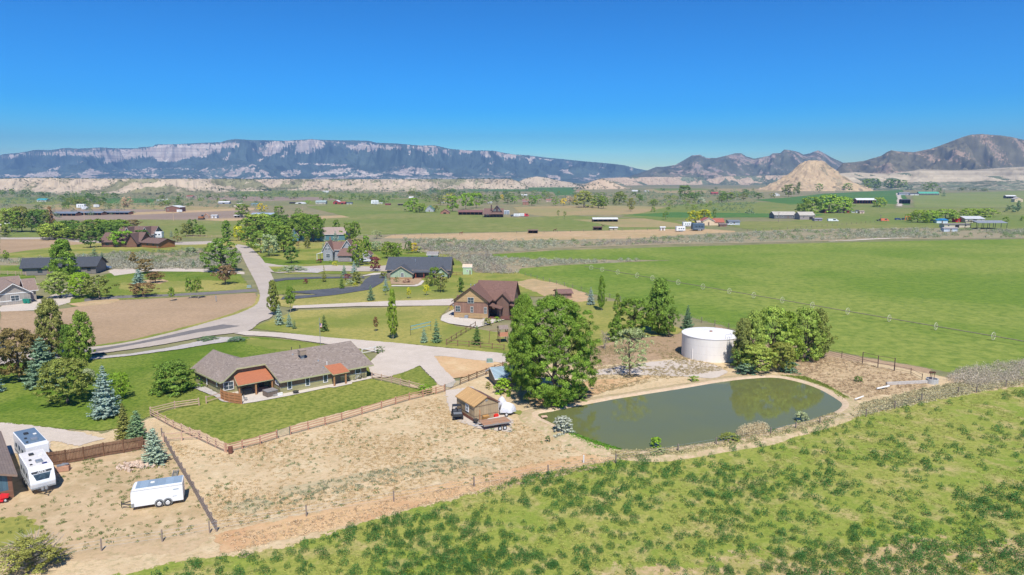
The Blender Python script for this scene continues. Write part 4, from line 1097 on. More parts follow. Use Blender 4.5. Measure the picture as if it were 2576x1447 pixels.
def block(par, x0, y0, x1, y1, he, hr, axis, wm, rm, over=.45, trim=None, z0=0, walls=True, th=.16):
    if walls:
        b = MB()
        if axis == 'x':
            P = [(x0, y0), (x1, y0), (x1, y1), (x0, y1)]; ym = (y0 + y1) / 2
            b.poly([(x0, y0, z0), (x1, y0, z0), (x1, y0, he), (x0, y0, he)]); b.poly([(x0, y1, z0), (x0, y1, he), (x1, y1, he), (x1, y1, z0)])
            for x in (x0, x1): b.poly([(x, y0, z0), (x, y0, he), (x, ym, hr), (x, y1, he), (x, y1, z0)])
        else:
            xm = (x0 + x1) / 2
            b.poly([(x0, y0, z0), (x0, y1, z0), (x0, y1, he), (x0, y0, he)]); b.poly([(x1, y0, z0), (x1, y0, he), (x1, y1, he), (x1, y1, z0)])
            for y in (y0, y1): b.poly([(x0, y, z0), (x0, y, he), (xm, y, hr), (x1, y, he), (x1, y, z0)])
        b.build('wall', wm, par)
    r = MB(); f = MB()
    if axis == 'x':
        ym = (y0 + y1) / 2; sl = (hr - he) / max(.1, (ym - y0)); e = .06
        for s_, ya in ((1, y0), (-1, y1)):
            yo = ya - s_ * over; zo = he - sl * over + e
            r.slab([(x0 - over, yo, zo + th), (x1 + over, yo, zo + th), (x1 + over, ym, hr + e + th), (x0 - over, ym, hr + e + th)][::s_], th)
            f.box(x0 - over, yo - .03 if s_ > 0 else yo, zo - .05, x1 + over, yo if s_ > 0 else yo + .03, zo + th - .01)
            for xx in (x0 - over - .03, x1 + over):
                f.slab([(xx, yo, zo + th - .02), (xx + .03, yo, zo + th - .02), (xx + .03, ym, hr + e + th - .02), (xx, ym, hr + e + th - .02)][::s_], .24)
    else:
        xm = (x0 + x1) / 2; sl = (hr - he) / max(.1, (xm - x0)); e = .06
        for s_, xa in ((1, x0), (-1, x1)):
            xo = xa - s_ * over; zo = he - sl * over + e
            r.slab([(xo, y0 - over, zo + th), (xm, y0 - over, hr + e + th), (xm, y1 + over, hr + e + th), (xo, y1 + over, zo + th)][::s_], th)
            f.box(xo - .03 if s_ > 0 else xo, y0 - over, zo - .05, xo if s_ > 0 else xo + .03, y1 + over, zo + th - .01)
            for yy in (y0 - over - .03, y1 + over):
                f.slab([(xo, yy, zo + th - .02), (xm, yy, hr + e + th - .02), (xm, yy + .03, hr + e + th - .02), (xo, yy + .03, zo + th - .02)][::s_], .24)
    ro = r.build('roof', rm, par)
    if trim: f.build('fascia', trim, ro)
    return ro
def window(par, face, u, z, w_, h_, D, trim=WHITE, cross=True, name='window'):
    """face plane given by D=(x0,y0,x1,y1); u = metres along it"""
    x0, y0, x1, y1 = D
    e = empty(name, (0, 0, 0)); e.parent = par
    if face == 'front': e.location = (x0 + u, y0 - .01, z); e.rotation_euler = (0, 0, 0)
    if face == 'back': e.location = (x0 + u, y1 + .01, z); e.rotation_euler = (0, 0, math.pi)
    if face == 'left': e.location = (x0 - .01, y0 + u, z); e.rotation_euler = (0, 0, -math.pi / 2)
    if face == 'right': e.location = (x1 + .01, y0 + u, z); e.rotation_euler = (0, 0, math.pi / 2)
    b = MB(); t = .1; a = w_ / 2
    for q in ((-a - t, -t, -a, h_ + t), (a, -t, a + t, h_ + t), (-a, -t, a, 0), (-a, h_, a, h_ + t)): b.box(q[0], -.07, q[1], q[2], .02, q[3])
    if cross:
        b.box(-.03, -.05, 0, .03, -.01, h_); b.box(-a, -.048, h_ / 2 - .025, a, -.012, h_ / 2 + .025)
    b.build('frame', trim, e); MB().box(-a, -.03, 0, a, -.005, h_).build('pane', GLASS, e)
    return e
def slabdoor(par, x, y, z, w_, h_, m, name='door', rz=0, groove=0):
    e = MB(); e.cbox(0, 0, h_ / 2, w_, .08, h_)
    for i in range(groove): e.cbox(0, -.05, h_ * (i + .5) / groove, w_ * .96, .03, h_ / groove * .86)
    o = e.build(name, m, par); o.location = (x, y, z); o.rotation_euler.z = rz
    return o
def house(name, label, A, B, depth, ye, yr, axis, wc, rc, cat='house', group=None, trim=CREAM, over=.5, lines=None, rk='shingle', feats=(), blocks=(), z=.12, walls=True, hmul=1):
    a = G(*A); b = G(*B); L = math.dist(a, b); rz = math.atan2(b[1] - a[1], b[0] - a[0])
    e = empty(name, (a[0], a[1], z), rz, label, cat, group)
    ym = (a[1] + b[1]) / 2; he = max(1.2, zat(ye, ym)); dy = depth / 2 * math.cos(rz) if axis == 'x' else -over
    hr = max(he + .25, zat(yr, ym + dy)); hr = min(hr, he + (depth if axis == 'x' else L) * .55)
    wm = wallm(wc, lines) if isinstance(wc, tuple) else wc; rm = roofm(rc, rk) if isinstance(rc, tuple) else rc
    block(e, 0, 0, L, depth, he, hr, axis, wm, rm, over, trim, walls=walls)
    for q in blocks:
        x0, y0, x1, y1, h1, h2, ax = q[:7]; block(e, x0 * L, y0, x1 * L, y1, h1 or he, h2 or hr, ax, q[7] if len(q) > 7 and q[7] else wm, rm, over, trim)
    for f in feats:
        t = f[0]
        if t == 'w': window(e, f[1], f[2] * (L if f[1] in ('front', 'back') else 1), f[3], f[4], f[5], (0, f[6] if len(f) > 6 else 0, L, depth), trim if trim != CREAM else WHITE)
        if t == 'd': slabdoor(e, f[1] * L, (f[4] if len(f) > 4 else 0) - .05, 0, f[2], f[3], paint('door_paint', f[5] if len(f) > 5 else (.25, .18, .13)))
        if t == 'g': slabdoor(e, f[1] * L, (f[4] if len(f) > 4 else 0) - .05, 0, f[2], f[3], paint('garage_door_paint', f[5] if len(f) > 5 else (.36, .31, .29)), 'garage_door', groove=4)
        if t == 'v': MB().tube((0, 0, -.6), (0, 0, .8), .09, .09, 8).tube((0, 0, .8), (0, 0, .95), .17, .12, 8).build('vent_pipe', METAL, e).location = (f[1] * L, f[2], f[3])
        if t == 'c': MB().box(-.5, -.4, -2, .5, .4, 1.0).box(-.58, -.48, 1.0, .58, .48, 1.15).build('chimney', paint('chimney_brick', (.16, .10, .08)), e).location = (f[1] * L, f[2], f[3])
    return e, L, he, hr

# ---------------------------------------------------------------- the ranch house
RS, RSY = G(706, 995), G(923.6, 952.3)
ryaw = math.atan2(RSY[1] - RS[1], RSY[0] - RS[0])
rh = empty('ranch_house', (RS[0], RS[1], .12), ryaw, 'long olive and brown ranch house with weathered shingle roof and two rust-orange patio roofs', 'house')
upw = paint('brown_board_siding', (.27, .165, .105), (.22, .135, .085), 1.5, .8, lines=(3, .42, .1), amt=.45)
dnw = paint('olive_lap_siding', (.37, .34, .17), (.33, .30, .15), 1.5, .75, lines=(2, .22, .12), amt=.4)
OLV = paint('olive_trim', (.46, .44, .25), None, 2, .6)
RST = shingle('weathered_shingles', (.19, .15, .125), (.33, .27, .23), (.25, .2, .165))
ORG = paint('rust_orange_roofing', (.43, .155, .075), (.37, .135, .065), 2.5, .6)
HX, YR_, ZE, ZR, EY = 15.9, 8.7, 2.3, 5.0, -.65
sl = (ZR - ZE) / (YR_ - EY)
rz_ = lambda y: ZE + (y - EY) * sl if y <= YR_ else ZR - (y - YR_) * sl
YB = 2 * YR_ - EY
# walls: each stretch has the olive skirt below and brown boards above
uw, dw = MB(), MB()
def wseg(x0, y0, x1, y1, h0, h1, s=1.15):
    dw.poly([(x0, y0, 0), (x1, y1, 0), (x1, y1, s), (x0, y0, s)]); uw.poly([(x0, y0, s), (x1, y1, s), (x1, y1, h1), (x0, y0, h0)])
wseg(0, 0, HX, 0, rz_(0), rz_(0)); wseg(0, 6.1, 0, 0, rz_(6.1), rz_(0)); wseg(-5.0, 6.1, 0, 6.1, 4.15, 4.15)
wseg(-7.7, 5.9, -5.0, 6.1, 2.35, 4.1); wseg(-9.25, 16.8, -7.7, 5.9, 2.3, 2.3)
wseg(HX, 0, HX, YB - .7, rz_(0), rz_(YB - .7)); uw.poly([(HX, 0, rz_(0)), (HX, YR_, ZR), (HX, YB - .7, rz_(YB - .7))])
wseg(-9.25, 16.8, -1.7, 18.2, 2.3, 2.6); uw.poly([(-9.25, 16.8, 2.3), (-5.5, 17.6, 4.9), (-1.7, 18.2, 2.4)])
wseg(-1.7, 18.2, 0.4, YB - .8, 2.3, 2.3); wseg(.4, YB - .8, HX, YB - .8, 2.3, 2.3)
wo_ = uw.build('wall', upw, rh); dw.build('skirt_siding', dnw, wo_)
bt = MB().box(0, -.04, 1.12, HX, -.005, 1.24).build('band_board', CREAM, wo_)
A_, LE, BE, CLf, CRt, ME, EE, DD, BB_ = (-5.57, 18.1, 5.0), (-9.9, 17.2, 2.3), (-8.2, 5.2, 2.3), (-5.17, 5.65, rz_(5.65)), (-.48, 5.65, rz_(5.65)), (-.25, EY, ZE), (17.05, EY, ZE), (17.05, YR_, ZR), (-4.05, 8.75, 5.0)
r = MB(); T_ = .17
up_ = lambda p: (p[0], p[1], p[2] + T_)
for P in ([A_, LE, BE, (-7.6, 5.3, 2.38), CLf, BB_], [BB_, CLf, CRt, DD], [CRt, ME, EE, DD], [A_, BB_, (.3, YB, ZE), (-1.2, 19, ZE)], [BB_, DD, (17.05, YB, ZE), (.3, YB, ZE)]):
    r.slab([up_(p) for p in P][::-1], T_)
ro = r.build('roof', RST, rh)
f = MB()
for a, b in ((LE, BE), (BE, (-7.6, 5.3, 2.38)), ((-7.6, 5.3, 2.38), CLf), (CLf, CRt), (CRt, ME), (ME, EE), (EE, DD), (DD, (17.05, YB, ZE)), (A_, LE)):
    d = Vector(b) - Vector(a); n_ = Vector((d.y, -d.x, 0)).normalized() * .035
    if n_.y > 0 and abs(n_.y) > abs(n_.x) and a != A_: n_ = -n_
    f.add([Vector(a) + Vector((0, 0, -.1)), Vector(b) + Vector((0, 0, -.1)), Vector(b) + Vector((0, 0, T_ - .01)), Vector(a) + Vector((0, 0, T_ - .01)),
           Vector(a) + n_ + Vector((0, 0, -.1)), Vector(b) + n_ + Vector((0, 0, -.1)), Vector(b) + n_ + Vector((0, 0, T_ - .01)), Vector(a) + n_ + Vector((0, 0, T_ - .01))],
          [(0, 1, 2, 3), (4, 7, 6, 5), (0, 4, 5, 1), (3, 2, 6, 7), (0, 3, 7, 4), (1, 5, 6, 2)])
f.build('fascia', OLV, ro)
cl_ = MB().cbox(0, 0, 1.15, 1.15, 1.15, .85).cbox(0, 0, 1.62, 1.22, 1.22, .08).build('swamp_cooler', paint('cooler_housing', (.42, .32, .24), None, 3, .6, lines=(2, .1, .4), amt=.4), ro); cl_.location = (6.1, 5.4, rz_(5.4) + .1)
MB().cbox(0, 0, .35, .55, .55, .95).build('duct', METAL, cl_)
for x, y, h_ in ((9.2, 1.9, .7), (5.5, 8.9, .6), (7.1, 8.9, .75)):
    MB().tube((0, 0, 0), (0, 0, h_), .07, .07, 8).build('vent_pipe', WHITE if x > 8 else BLACK, ro).location = (x, y, rz_(y) + .1)
for x, y in ((8.3, 3.6), (5.0, 7.0), (8.2, 1.2)): MB().tube((0, 0, 0), (0, 0, .22), .16, .1, 10).build('roof_vent', METAL, ro).location = (x, y, rz_(y) + .15)
for nm, low, P, posts in (('patio_roof', 1, [(-6.25, 1.9, 2.25), (-.35, 2.15, 2.25), (-.12, 6.0, 3.2), (-4.9, 5.95, 3.2), (-5.9, 5.0, 3.0)], [(-3.28, 2.3), (-6.0, 2.25), (-.5, 2.4)]),
                          ('porch_roof', 1, [(8.75, -1.65, 2.2), (11.9, -1.5, 2.2), (11.6, 1.5, 3.12), (8.55, 1.5, 3.12)], [(9.03, -1.35), (11.2, -1.3)])):
    o = MB().slab([(p[0], p[1], p[2] + .12) for p in P], .1).build(nm, ORG, rh)
    b = MB()
    for i in range(len(P)):
        a, c = Vector(P[i]), Vector(P[(i + 1) % len(P)]); b.tube(a, c, .07, .07, 4)
    b.build('roof_edge', OLV, o)
    for p in posts: MB().cbox(0, 0, 1.1, .24, .24, 2.2).build('post', paint('timber_post', (.42, .22, .10)), rh).location = (p[0], p[1], 0)
for u, z, w2, h2 in ((1.6, .75, .6, 1.4), (4.75, .75, .6, 1.4), (8.0, .75, .65, 1.4), (14.2, 1.2, .95, .95)): window(rh, 'front', u, z, w2, h2, (0, 0, HX, 10), WHITE, False)
for u, z, w2, h2, D in ((1.4, 1.55, 1.3, .5, (0, 0, 0, 6)), ): window(rh, 'left', u, z, w2, h2, D, WHITE)
window(rh, 'front', .95, .8, 1.5, 1.25, (-7.6, 5.95, -5, 6), WHITE); window(rh, 'front', 2.2, 1.0, .9, .9, (-5, 6.1, 0, 6.1), WHITE)
slabdoor(rh, -1.2, 6.05, 0, .95, 2.05, paint('door_dark', (.12, .09, .07))); slabdoor(rh, 10.0, -.05, 0, 1.6, 2.0, paint('double_door', (.16, .13, .09)), 'double_door', groove=1)
we = window(rh, 'left', 0, .75, 1.1, 1.35, (0, 0, 0, 1), WHITE); we.location = (-8.58, 12.0, .75); we.rotation_euler.z = R(-98.1)
we = window(rh, 'left', 0, 1.3, 1.5, .55, (0, 0, 0, 1), WHITE); we.location = (-8.02, 8.0, 1.35); we.rotation_euler.z = R(-98.1)
rl = lambda x, y, z=.12: tuple((Matrix.Rotation(ryaw, 3, 'Z') @ Vector((x, y, 0)) + Vector((RS[0], RS[1], z))))
rl2 = lambda x, y: rl(x, y)[:2]
sheet('patio', [rl2(*p) for p in ((-6.6, -1.15), (-4.5, -1.5), (-2.2, -1.6), (.8, -1.75), (8, -1.4), (8.6, -2.1), (12, -2.0), (12.4, -1.3), (16.7, -1.1), (16.7, .3), (-.2, .3), (-.2, 6.4), (-6.6, 6.2))], S_conc, 0, world=True, jit=0)
sheet('gravel_bed', [rl2(*p) for p in ((-11, 15), (-9.0, 5.5), (-8.9, 2.2), (-6.6, -1.2), (-6.6, 6), (-8, 6.3), (-9.1, 15))], S_rock, .15, world=True, jit=.1)
# things on the patio
ht = empty('hot_tub', rl(-1.55, .45, .25), ryaw + R(8), 'square hot tub with grey cover on the patio', 'hot tub')
MB().cbox(0, 0, .42, 1.9, 1.75, .84).build('cabinet', paint('tub_cabinet', (.20, .15, .12), None, 3, .7, lines=(3, .3, .1)), ht, .04); MB().cbox(-.48, 0, .9, .94, 1.85, .12).cbox(.48, 0, .9, .94, 1.85, .12).build('cover', paint('tub_cover', (.28, .26, .25)), ht, .03); MB().cbox(.35, -1.0, .14, .8, .35, .28).build('step', paint('tub_step', (.35, .33, .30)), ht)
wc_ = empty('cooler', rl(-.35, -.75, .25), ryaw, 'white cooler box beside the hot tub', 'cooler'); MB().cbox(0, 0, .2, .8, .42, .4).build('box', WHITE, wc_, .03); MB().cbox(0, 0, .43, .84, .46, .06).build('lid', WHITE, wc_, .01)
gr_ = empty('grill', rl(-4.4, 3.4, .25), ryaw, 'black covered grill under the left patio roof', 'grill'); MB().loft([[(x * s, y * s, z) for x, y in ((-.9, -.35), (.9, -.35), (.9, .35), (-.9, .35))] for z, s in ((0, 1), (.8, .98), (1.05, .8), (1.2, .45))]).build('cover', BLACK, gr_)
fp = empty('fire_pit', rl(2.2, -1.1, .2), 0, 'small round black fire pit on the house path', 'fire pit'); MB().tube((0, 0, .15), (0, 0, .4), .35, .5, 14).build('bowl', BLACK, fp); MB().torus((0, 0, .4), (0, 0, 1), .5, .03).build('rim', BLACK, fp)
for i in range(3): MB().tube((.3 * math.cos(i * 2.1), .3 * math.sin(i * 2.1), 0), (.25 * math.cos(i * 2.1), .25 * math.sin(i * 2.1), .2), .03).build('leg', BLACK, fp)
ch = empty('patio_chair', rl(-5.7, .2, .25), ryaw + 1, 'metal patio chair behind the curved privacy fence', 'chair')
MB().cbox(0, 0, .42, .5, .5, .05).build('seat', METAL, ch); MB().cbox(0, .24, .72, .5, .04, .5).build('backrest', METAL, ch)
for sx in (-.2, .2):
    for sy in (-.2, .2): MB().tube((sx, sy, 0), (sx, sy, .42), .02, n=5).build('leg', METAL, ch)
def bicycle(loc, rz, label, col):
    e = empty('bicycle', loc, rz, label, 'bicycle', 'bicycles by the ranch house wall'); b = MB()
    F_ = [(-.25, 0, .28), (.3, 0, .75), (-.2, 0, .78), (-.25, 0, .28), (-.52, 0, .34), (-.2, 0, .78)]
    b.path(F_, .022, 5).path([(.3, 0, .75), (.38, 0, .95), (.52, 0, .34)], .022, 5).path([(-.25, 0, .28), (.3, 0, .62)], .02, 5); b.build('frame', paint('bike_paint', col), e)
    for x in (-.52, .52): MB().torus((x, 0, .34), (0, 1, 0), .32, .025, 18, 4).tube((x, -.04, .34), (x, .04, .34), .04).build('wheel', TYRE, e)
    MB().cbox(-.22, 0, .9, .26, .12, .06).tube((-.2, 0, .7), (-.22, 0, .9), .02).build('saddle', BLACK, e); MB().tube((.36, -.28, .98), (.36, .28, .98), .02).build('handlebar', BLACK, e)
bicycle(rl(13.9, -.35, .25), ryaw, 'white bicycle leaning on the olive wall, left one of the pair', (.6, .6, .6))
bicycle(rl(14.9, -.3, .25), ryaw, 'dark bicycle leaning on the olive wall, right one of the pair', (.05, .05, .06))
bicycle(rl(12.0, -.45, .25), ryaw + .4, 'dark bicycle beside the right porch post', (.05, .06, .1))

# ---------------------------------------------------------------- other near houses
WW = lambda face, u, z, w_, h_, *a: ('w', face, u, z, w_, h_, *a)
BRN = (.135, .085, .07); GRT = (.40, .36, .31)
e, L, he, hr = house('farm_house', 'greige house with white trimmed gable and brown roof at the left edge', (-6, 771), (79, 762), 17, 739, 716.3, 'y', (.42, .37, .32), (.20, .145, .12), trim=WHITE, lines=(3, .5, .08), over=.6,
      feats=[WW('front', .53, 1.0, 1.9, 1.5), ('g', 1.012, 2.4, 2.3, 3)], blocks=[(-.9, 13, 1.0, 23, None, None, 'x'), (1.0, 5, 1.28, 12, None, None, 'x')])
MB().box(-.02, -.06, he - .15, L + .02, -.005, he + .1).box(-.02, -.06, .95, L * .42, -.005, 1.2).box(L * .64, -.06, .95, L + .02, -.005, 1.2).build('trim_band', WHITE, e)
c = MB().box(-.7, -.7, 0, .7, .7, 1.1).build('cupola', WHITE, e); c.location = (-3.5, 18, hr + .1); MB().loft([[(-.9, -.9, 1.1), (.9, -.9, 1.1), (.9, .9, 1.1), (-.9, .9, 1.1)], [(-.1, -.1, 1.6), (.1, -.1, 1.6), (.1, .1, 1.6), (-.1, .1, 1.6)]]).build('cupola_roof', WHITE, c)
for i, x in enumerate((64, 72.5)):
    X, Y = G(x, 764.5); e = empty('wheelie_bin', (X, Y, .1), R(8), ['green', 'green'][i] + ' wheelie bin against the greige house, ' + ['left', 'right'][i] + ' one', 'bin', 'green bins by the greige house')
    GBIN = WM.setdefault('bin', paint('bin_plastic', (.01, .22, .15), None, 3, .5)); MB().loft([[(-s, -s, z), (s, -s, z), (s, s, z), (-s, s, z)] for z, s in ((.1, .34), (1.25, .46))]).build('body', GBIN, e); MB().cbox(0, 0, 1.3, 1.0, 1.0, .1).build('lid', GBIN, e)
    for sx in (-.35, .35): MB().tube((sx - .05, .35, .15), (sx + .05, .35, .15), .15).build('wheel', TYRE, e)
house('farm_house', 'charcoal-roofed dark house half hidden by the tall tree, upper left', (66, 694), (242, 689), 12, 672, 649, 'x', (.20, .18, .165), (.055, .06, .07), trim=BLACK, over=.7,
      feats=[WW('front', .2, 1, 1.4, 1.3), ('d', .32, 1, 2.1), ('v', .52, 4, 5.2), WW('front', .9, 1.2, 1.0, 1.0)], blocks=[(-.1, 3, 0, 8, None, None, 'x')])
house('farm_house', 'brown-roofed timber house behind lime green trees, upper left', (256, 622), (352, 621), 15, 608, 586, 'x', (.20, .10, .06), BRN, trim=BLACK, over=.9, feats=[WW('front', .15, 1, 1.4, 1.2), WW('front', .7, 1, 1.4, 1.2), ('v', .45, 4, 6), ('d', .4, 1, 2.1)], blocks=[(.72, -3, .98, 10, None, None, 'y')])
house('farm_house', 'long brown-roofed house with white gable trim, upper left', (298, 603), (386, 602), 15, 589, 570.5, 'x', (.38, .32, .27), BRN, trim=WHITE, over=.8, feats=[('v', .5, 6, 7), ('g', .86, 3, 2.4, -3), WW('front', .2, 1, 1.6, 1.2)], blocks=[(.24, -4, .46, 8, None, None, 'y'), (.72, -3, .95, 8, None, None, 'y')])
house('log_shed', 'long log shed with brown roof and two small windows', (356.5, 622), (400.5, 625), 9.5, 611.5, 600.5, 'x', (.36, .155, .055), BRN, cat='shed', trim=BLACK, lines=(2, .3, .15), over=.7, feats=[WW('front', .34, 1.3, .9, .9), WW('front', .68, 1.3, .9, .9), ('d', .9, .9, 2)])
e, L, he, hr = house('farm_house', 'grey two-storey house with white trim and brown roof', (817, 656), (893, 656), 9, 628.5, 609.5, 'x', (.38, .385, .40), (.155, .092, .075), trim=WHITE, lines=(2, .25, .12), over=.5, feats=[('v', .5, 3.4, 8.2), WW('right', 4, 1.2, 1.2, 1.3)])
block(e, 0, -2.2, L * .31, 5, he, he + 3.6, 'y', wallm((.38, .385, .40), (2, .25, .12)), roofm((.155, .092, .075)), .55, WHITE); block(e, L * .56, -1.0, L * 1.0, 5, he - .1, he + 4.2, 'y', wallm((.38, .385, .40), (2, .25, .12)), roofm((.155, .092, .075)), .6, WHITE)
window(e, 'front', L * .16, 1.5, 1.6, 1.7, (0, -2.2, L, 5)); window(e, 'front', L * .155, 5.0, 2.6, .7, (0, -2.2, L, 5))
b = MB().poly([(L * .53, -4.5, 0), (L * .97, -4.5, 0), (L * .97, -4.5, 2.7), (L * .53, -4.5, 2.7)]); b.poly([(L * .53, -4.5, 0), (L * .53, -4.5, 2.7), (L * .56, -1, 5.2), (L * .56, -1, 0)]); b.poly([(L * .97, -4.5, 0), (L * .97, -1, 0), (L * .97, -1, 5.2), (L * .97, -4.5, 2.7)]); b.build('garage_wall', wallm((.38, .385, .40), (2, .25, .12)), e)
MB().slab([(L * .5, -5.1, 2.65), (L * 1.0, -5.1, 2.65), (L * .99, -.95, 5.7), (L * .58, -.95, 5.7)], .15).build('garage_roof', roofm((.155, .092, .075)), e)
slabdoor(e, L * .73, -4.56, 0, 5.0, 2.35, paint('garage_door_grey', (.33, .28, .27)), 'garage_door', groove=4); MB().box(L * .57, -4.6, 0, L * .6, -4.45, 2.6).box(L * .86, -4.6, 0, L * .89, -4.45, 2.6).build('garage_post', WHITE, e)
MB().slab([(-3.6, -.5, 2.9), (-.1, -.5, 3.8), (-.1, 5, 3.8), (-3.6, 5, 2.9)], .12).build('porch_roof', WHITE, e)
for y in (-.3, 4.6): MB().cbox(-3.3, y, 1.45, .2, .2, 2.9).build('porch_post', WHITE, e)
house('shed', 'small grey gabled garage right of the grey two-storey house', (913, 659), (930, 659), 6, 641, 629, 'y', (.38, .385, .40), (.155, .092, .075), cat='garage', trim=WHITE, feats=[('g', .5, 2.4, 2.2)])
house('farm_house', 'teal house with taupe roof among the cottonwoods', (735, 606), (868, 605), 12, 590, 573, 'x', (.10, .22, .25), (.27, .21, .18), trim=WHITE, feats=[WW('front', .6, 1.2, 1.6, 1.6), WW('front', .85, 1.2, 1.6, 1.6), ('d', .72, 1, 2.1)], blocks=[(0, -3, .14, 8, None, None, 'y')])
sg = (.36, .46, .32)
e, L, he, hr = house('farm_house', 'pale green house with charcoal roof and stone skirt', (974, 700), (1131, 700), 14, 679, 648.5, 'x', (.25, .2, .15), (.062, .068, .08), trim=paint('tan_trim', (.45, .33, .24)), over=.6, feats=[('v', .43, 4.2, 5.6), WW('front', .08, 1.2, 1, 1.1)])
sgm = wallm(sg, (3, .5, .08)); rm_ = roofm((.062, .068, .08)); st_ = paint('stone_skirt', (.42, .26, .12), (.30, .20, .12), 4, .9, bump=.03); tt = paint('tan_trim', (.45, .33, .24))
for x0, x1, y0, hh in ((.085, .43, -4.2, 4.7), (.79, .975, -3.0, 4.2)):
    block(e, x0 * L, y0, x1 * L, 6, 2.3, hh, 'y', sgm, rm_, .55, tt); MB().box(x0 * L - .02, y0 - .08, 0, x1 * L + .02, y0 - .005, .8).build('stone_skirt', st_, e)
window(e, 'front', L * .275, .95, .9, 1.4, (0, -4.2, L, 6), WHITE); window(e, 'front', L * .88, 1.0, .9, 1.2, (0, -3.0, L, 6), WHITE)
for x in (.47, .60, .73): MB().cbox(L * x, -1.9, 1.15, .3, .3, 2.3).build('porch_post', paint('red_post', (.30, .07, .04)), e)
MB().slab([(L * .43, -2.4, 2.4), (L * .79, -2.4, 2.4), (L * .79, 0, 3.1), (L * .43, 0, 3.1)], .15).build('porch_roof', rm_, e); MB().box(L * .44, -.05, .1, L * .78, -.02, 2.3).build('porch_glazing', GLASS, e); MB().box(L * .44, -2.2, 0, L * .78, -.1, .25).build('porch_floor', paint('porch_brick', (.32, .17, .12)), e)
house('shed', 'small white shed with grey roof behind the pale green house', (1076, 650), (1099, 650), 5, 641.8, 634.5, 'x', (.66, .64, .61), (.22, .2, .19), cat='shed', trim=WHITE, feats=[('d', .5, 1, 1.8)])
house('shed', 'tiny mint green garden shed with tan roof', (1164.5, 691.5), (1187, 691.5), 3.2, 673.5, 666.5, 'x', (.42, .56, .36), (.5, .38, .28), cat='shed', trim=WHITE, over=.15, feats=[WW('front', .5, 1.1, .5, .6), ('d', .8, .5, 1.6)])
# brown two-storey house
e, L, he, hr = house('farm_house', 'tan and brown two-storey house with big brown gable and concrete apron', (1142.8, 800.3), (1227.5, 803.6), 12, 757.5, 726, 'y', wallm((.30, .165, .115), (3, .55, .05)), (.145, .082, .065), trim=paint('dark_brown_trim', (.10, .06, .045)), over=.55,
      feats=[('v', .42, 3, 7.6), ('v', .52, 3.3, 7.5)])
tanw = wallm((.50, .33, .165), (2, .3, .08)); dkt = paint('dark_brown_trim', (.10, .06, .045)); brm = roofm((.145, .082, .065))
MB().box(0, -.05, 0, L, -.005, 1.35).poly([(.05, -.05, he - .35), (L - .05, -.05, he - .35), (L - .05, -.05, he), (L / 2, -.05, hr - .1), (.05, -.05, he)]).build('lap_panel', tanw, e)
MB().box(0, -.08, he - .5, L, -.055, he - .35).build('belt_board', dkt, e)
for u, z, w_, h_ in ((.115, 1.75, 1.15, 1.35), (.5, 4.1, 1.5, 1.35), (.53, 1.65, .6, 1.4), (.93, 1.5, .6, 1.5)): window(e, 'front', L * u, z, w_, h_, (0, -.06, L, 5), paint('stone_white', (.55, .52, .47)))
block(e, L * .55, 4.5, L * 1.62, 13.5, he - .2, hr + .5, 'x', wallm((.19, .11, .08)), brm, .55, dkt); block(e, L * 1.2, 2.6, L * 1.55, 8, he - .1, he + 1.5, 'y', wallm((.19, .11, .08)), brm, .4, dkt)
block(e, -.9, 5, 1.5, 11, 3.0, 4.4, 'x', tanw, brm, .4, dkt); MB().slab([(.0, 3, 4.4)] and [(-1.8, 1.2, 2.9), (-.1, 1.2, 3.5), (-.1, 5, 3.5), (-1.8, 5, 2.9)], .1).build('side_canopy', brm, e)
MB().slab([(L + 3.6, -.6, 2.85), (L + 3.6, 3.0, 2.85), (L + .05, 3.6, 3.7), (L + .05, 0, 3.7)], .14).build('porch_roof', brm, e); MB().slab([(L + 7.6, 2.2, 2.9), (L + 7.6, 6, 2.9), (L + 3.4, 6.6, 3.8), (L + 3.4, 2.8, 3.8)], .14).build('patio_roof', brm, e)
for x, y in ((L + 3.3, -.3), (L + 3.3, 2.7), (L + 7.3, 2.5), (L + 7.3, 5.7)): MB().cbox(x, y, 1.4, .22, .22, 2.8).build('post', dkt, e)
MB().box(L + .2, -.2, 0, L + 7.5, 4.2, .3).build('deck', paint('red_brown_deck', (.16, .07, .055)), e); MB().box(L + .02, .8, .3, L + .1, 3, 2.5).build('glazed_door', GLASS, e)
for x in (.16, .86): MB().box(L * x, -.9, .01, L * x + 1.6, -.1, .16).build('window_well', METAL, e)
MB().cbox(L * .38, -.55, .45, .9, .7, .8).build('condenser', paint('condenser_grey', (.33, .36, .40), None, 3, .5, lines=(2, .08, .4)), e)
# pink float on the deck
X, Y = G(1279, 787); o = MB().torus((0, 0, 0), (0, 0, 1), .45, .16, 16, 8).build('pool_float', paint('pink_vinyl', (.8, .12, .45)), None, 0, True); o.location = (X, Y, .6); tag(o, 'bright pink inflatable ring on the brown house deck', 'pool float')
house('shed', 'low pinkish brown shed behind the largest tree', (1405, 751), (1438, 750), 5, 739, 729.5, 'x', (.30, .17, .13), (.17, .10, .085), cat='shed', trim=None, feats=[('d', .5, 1.2, 1.8)])
house('shed', 'small shed with pale blue metal roof beside the largest tree', (1250, 974), (1306, 968), 4.6, 949, 925.5, 'x', (.22, .19, .13), (.30, .40, .46), cat='shed', trim=WHITE, over=.5, rk='metal', feats=[WW('front', .55, 1.0, .8, .8)])
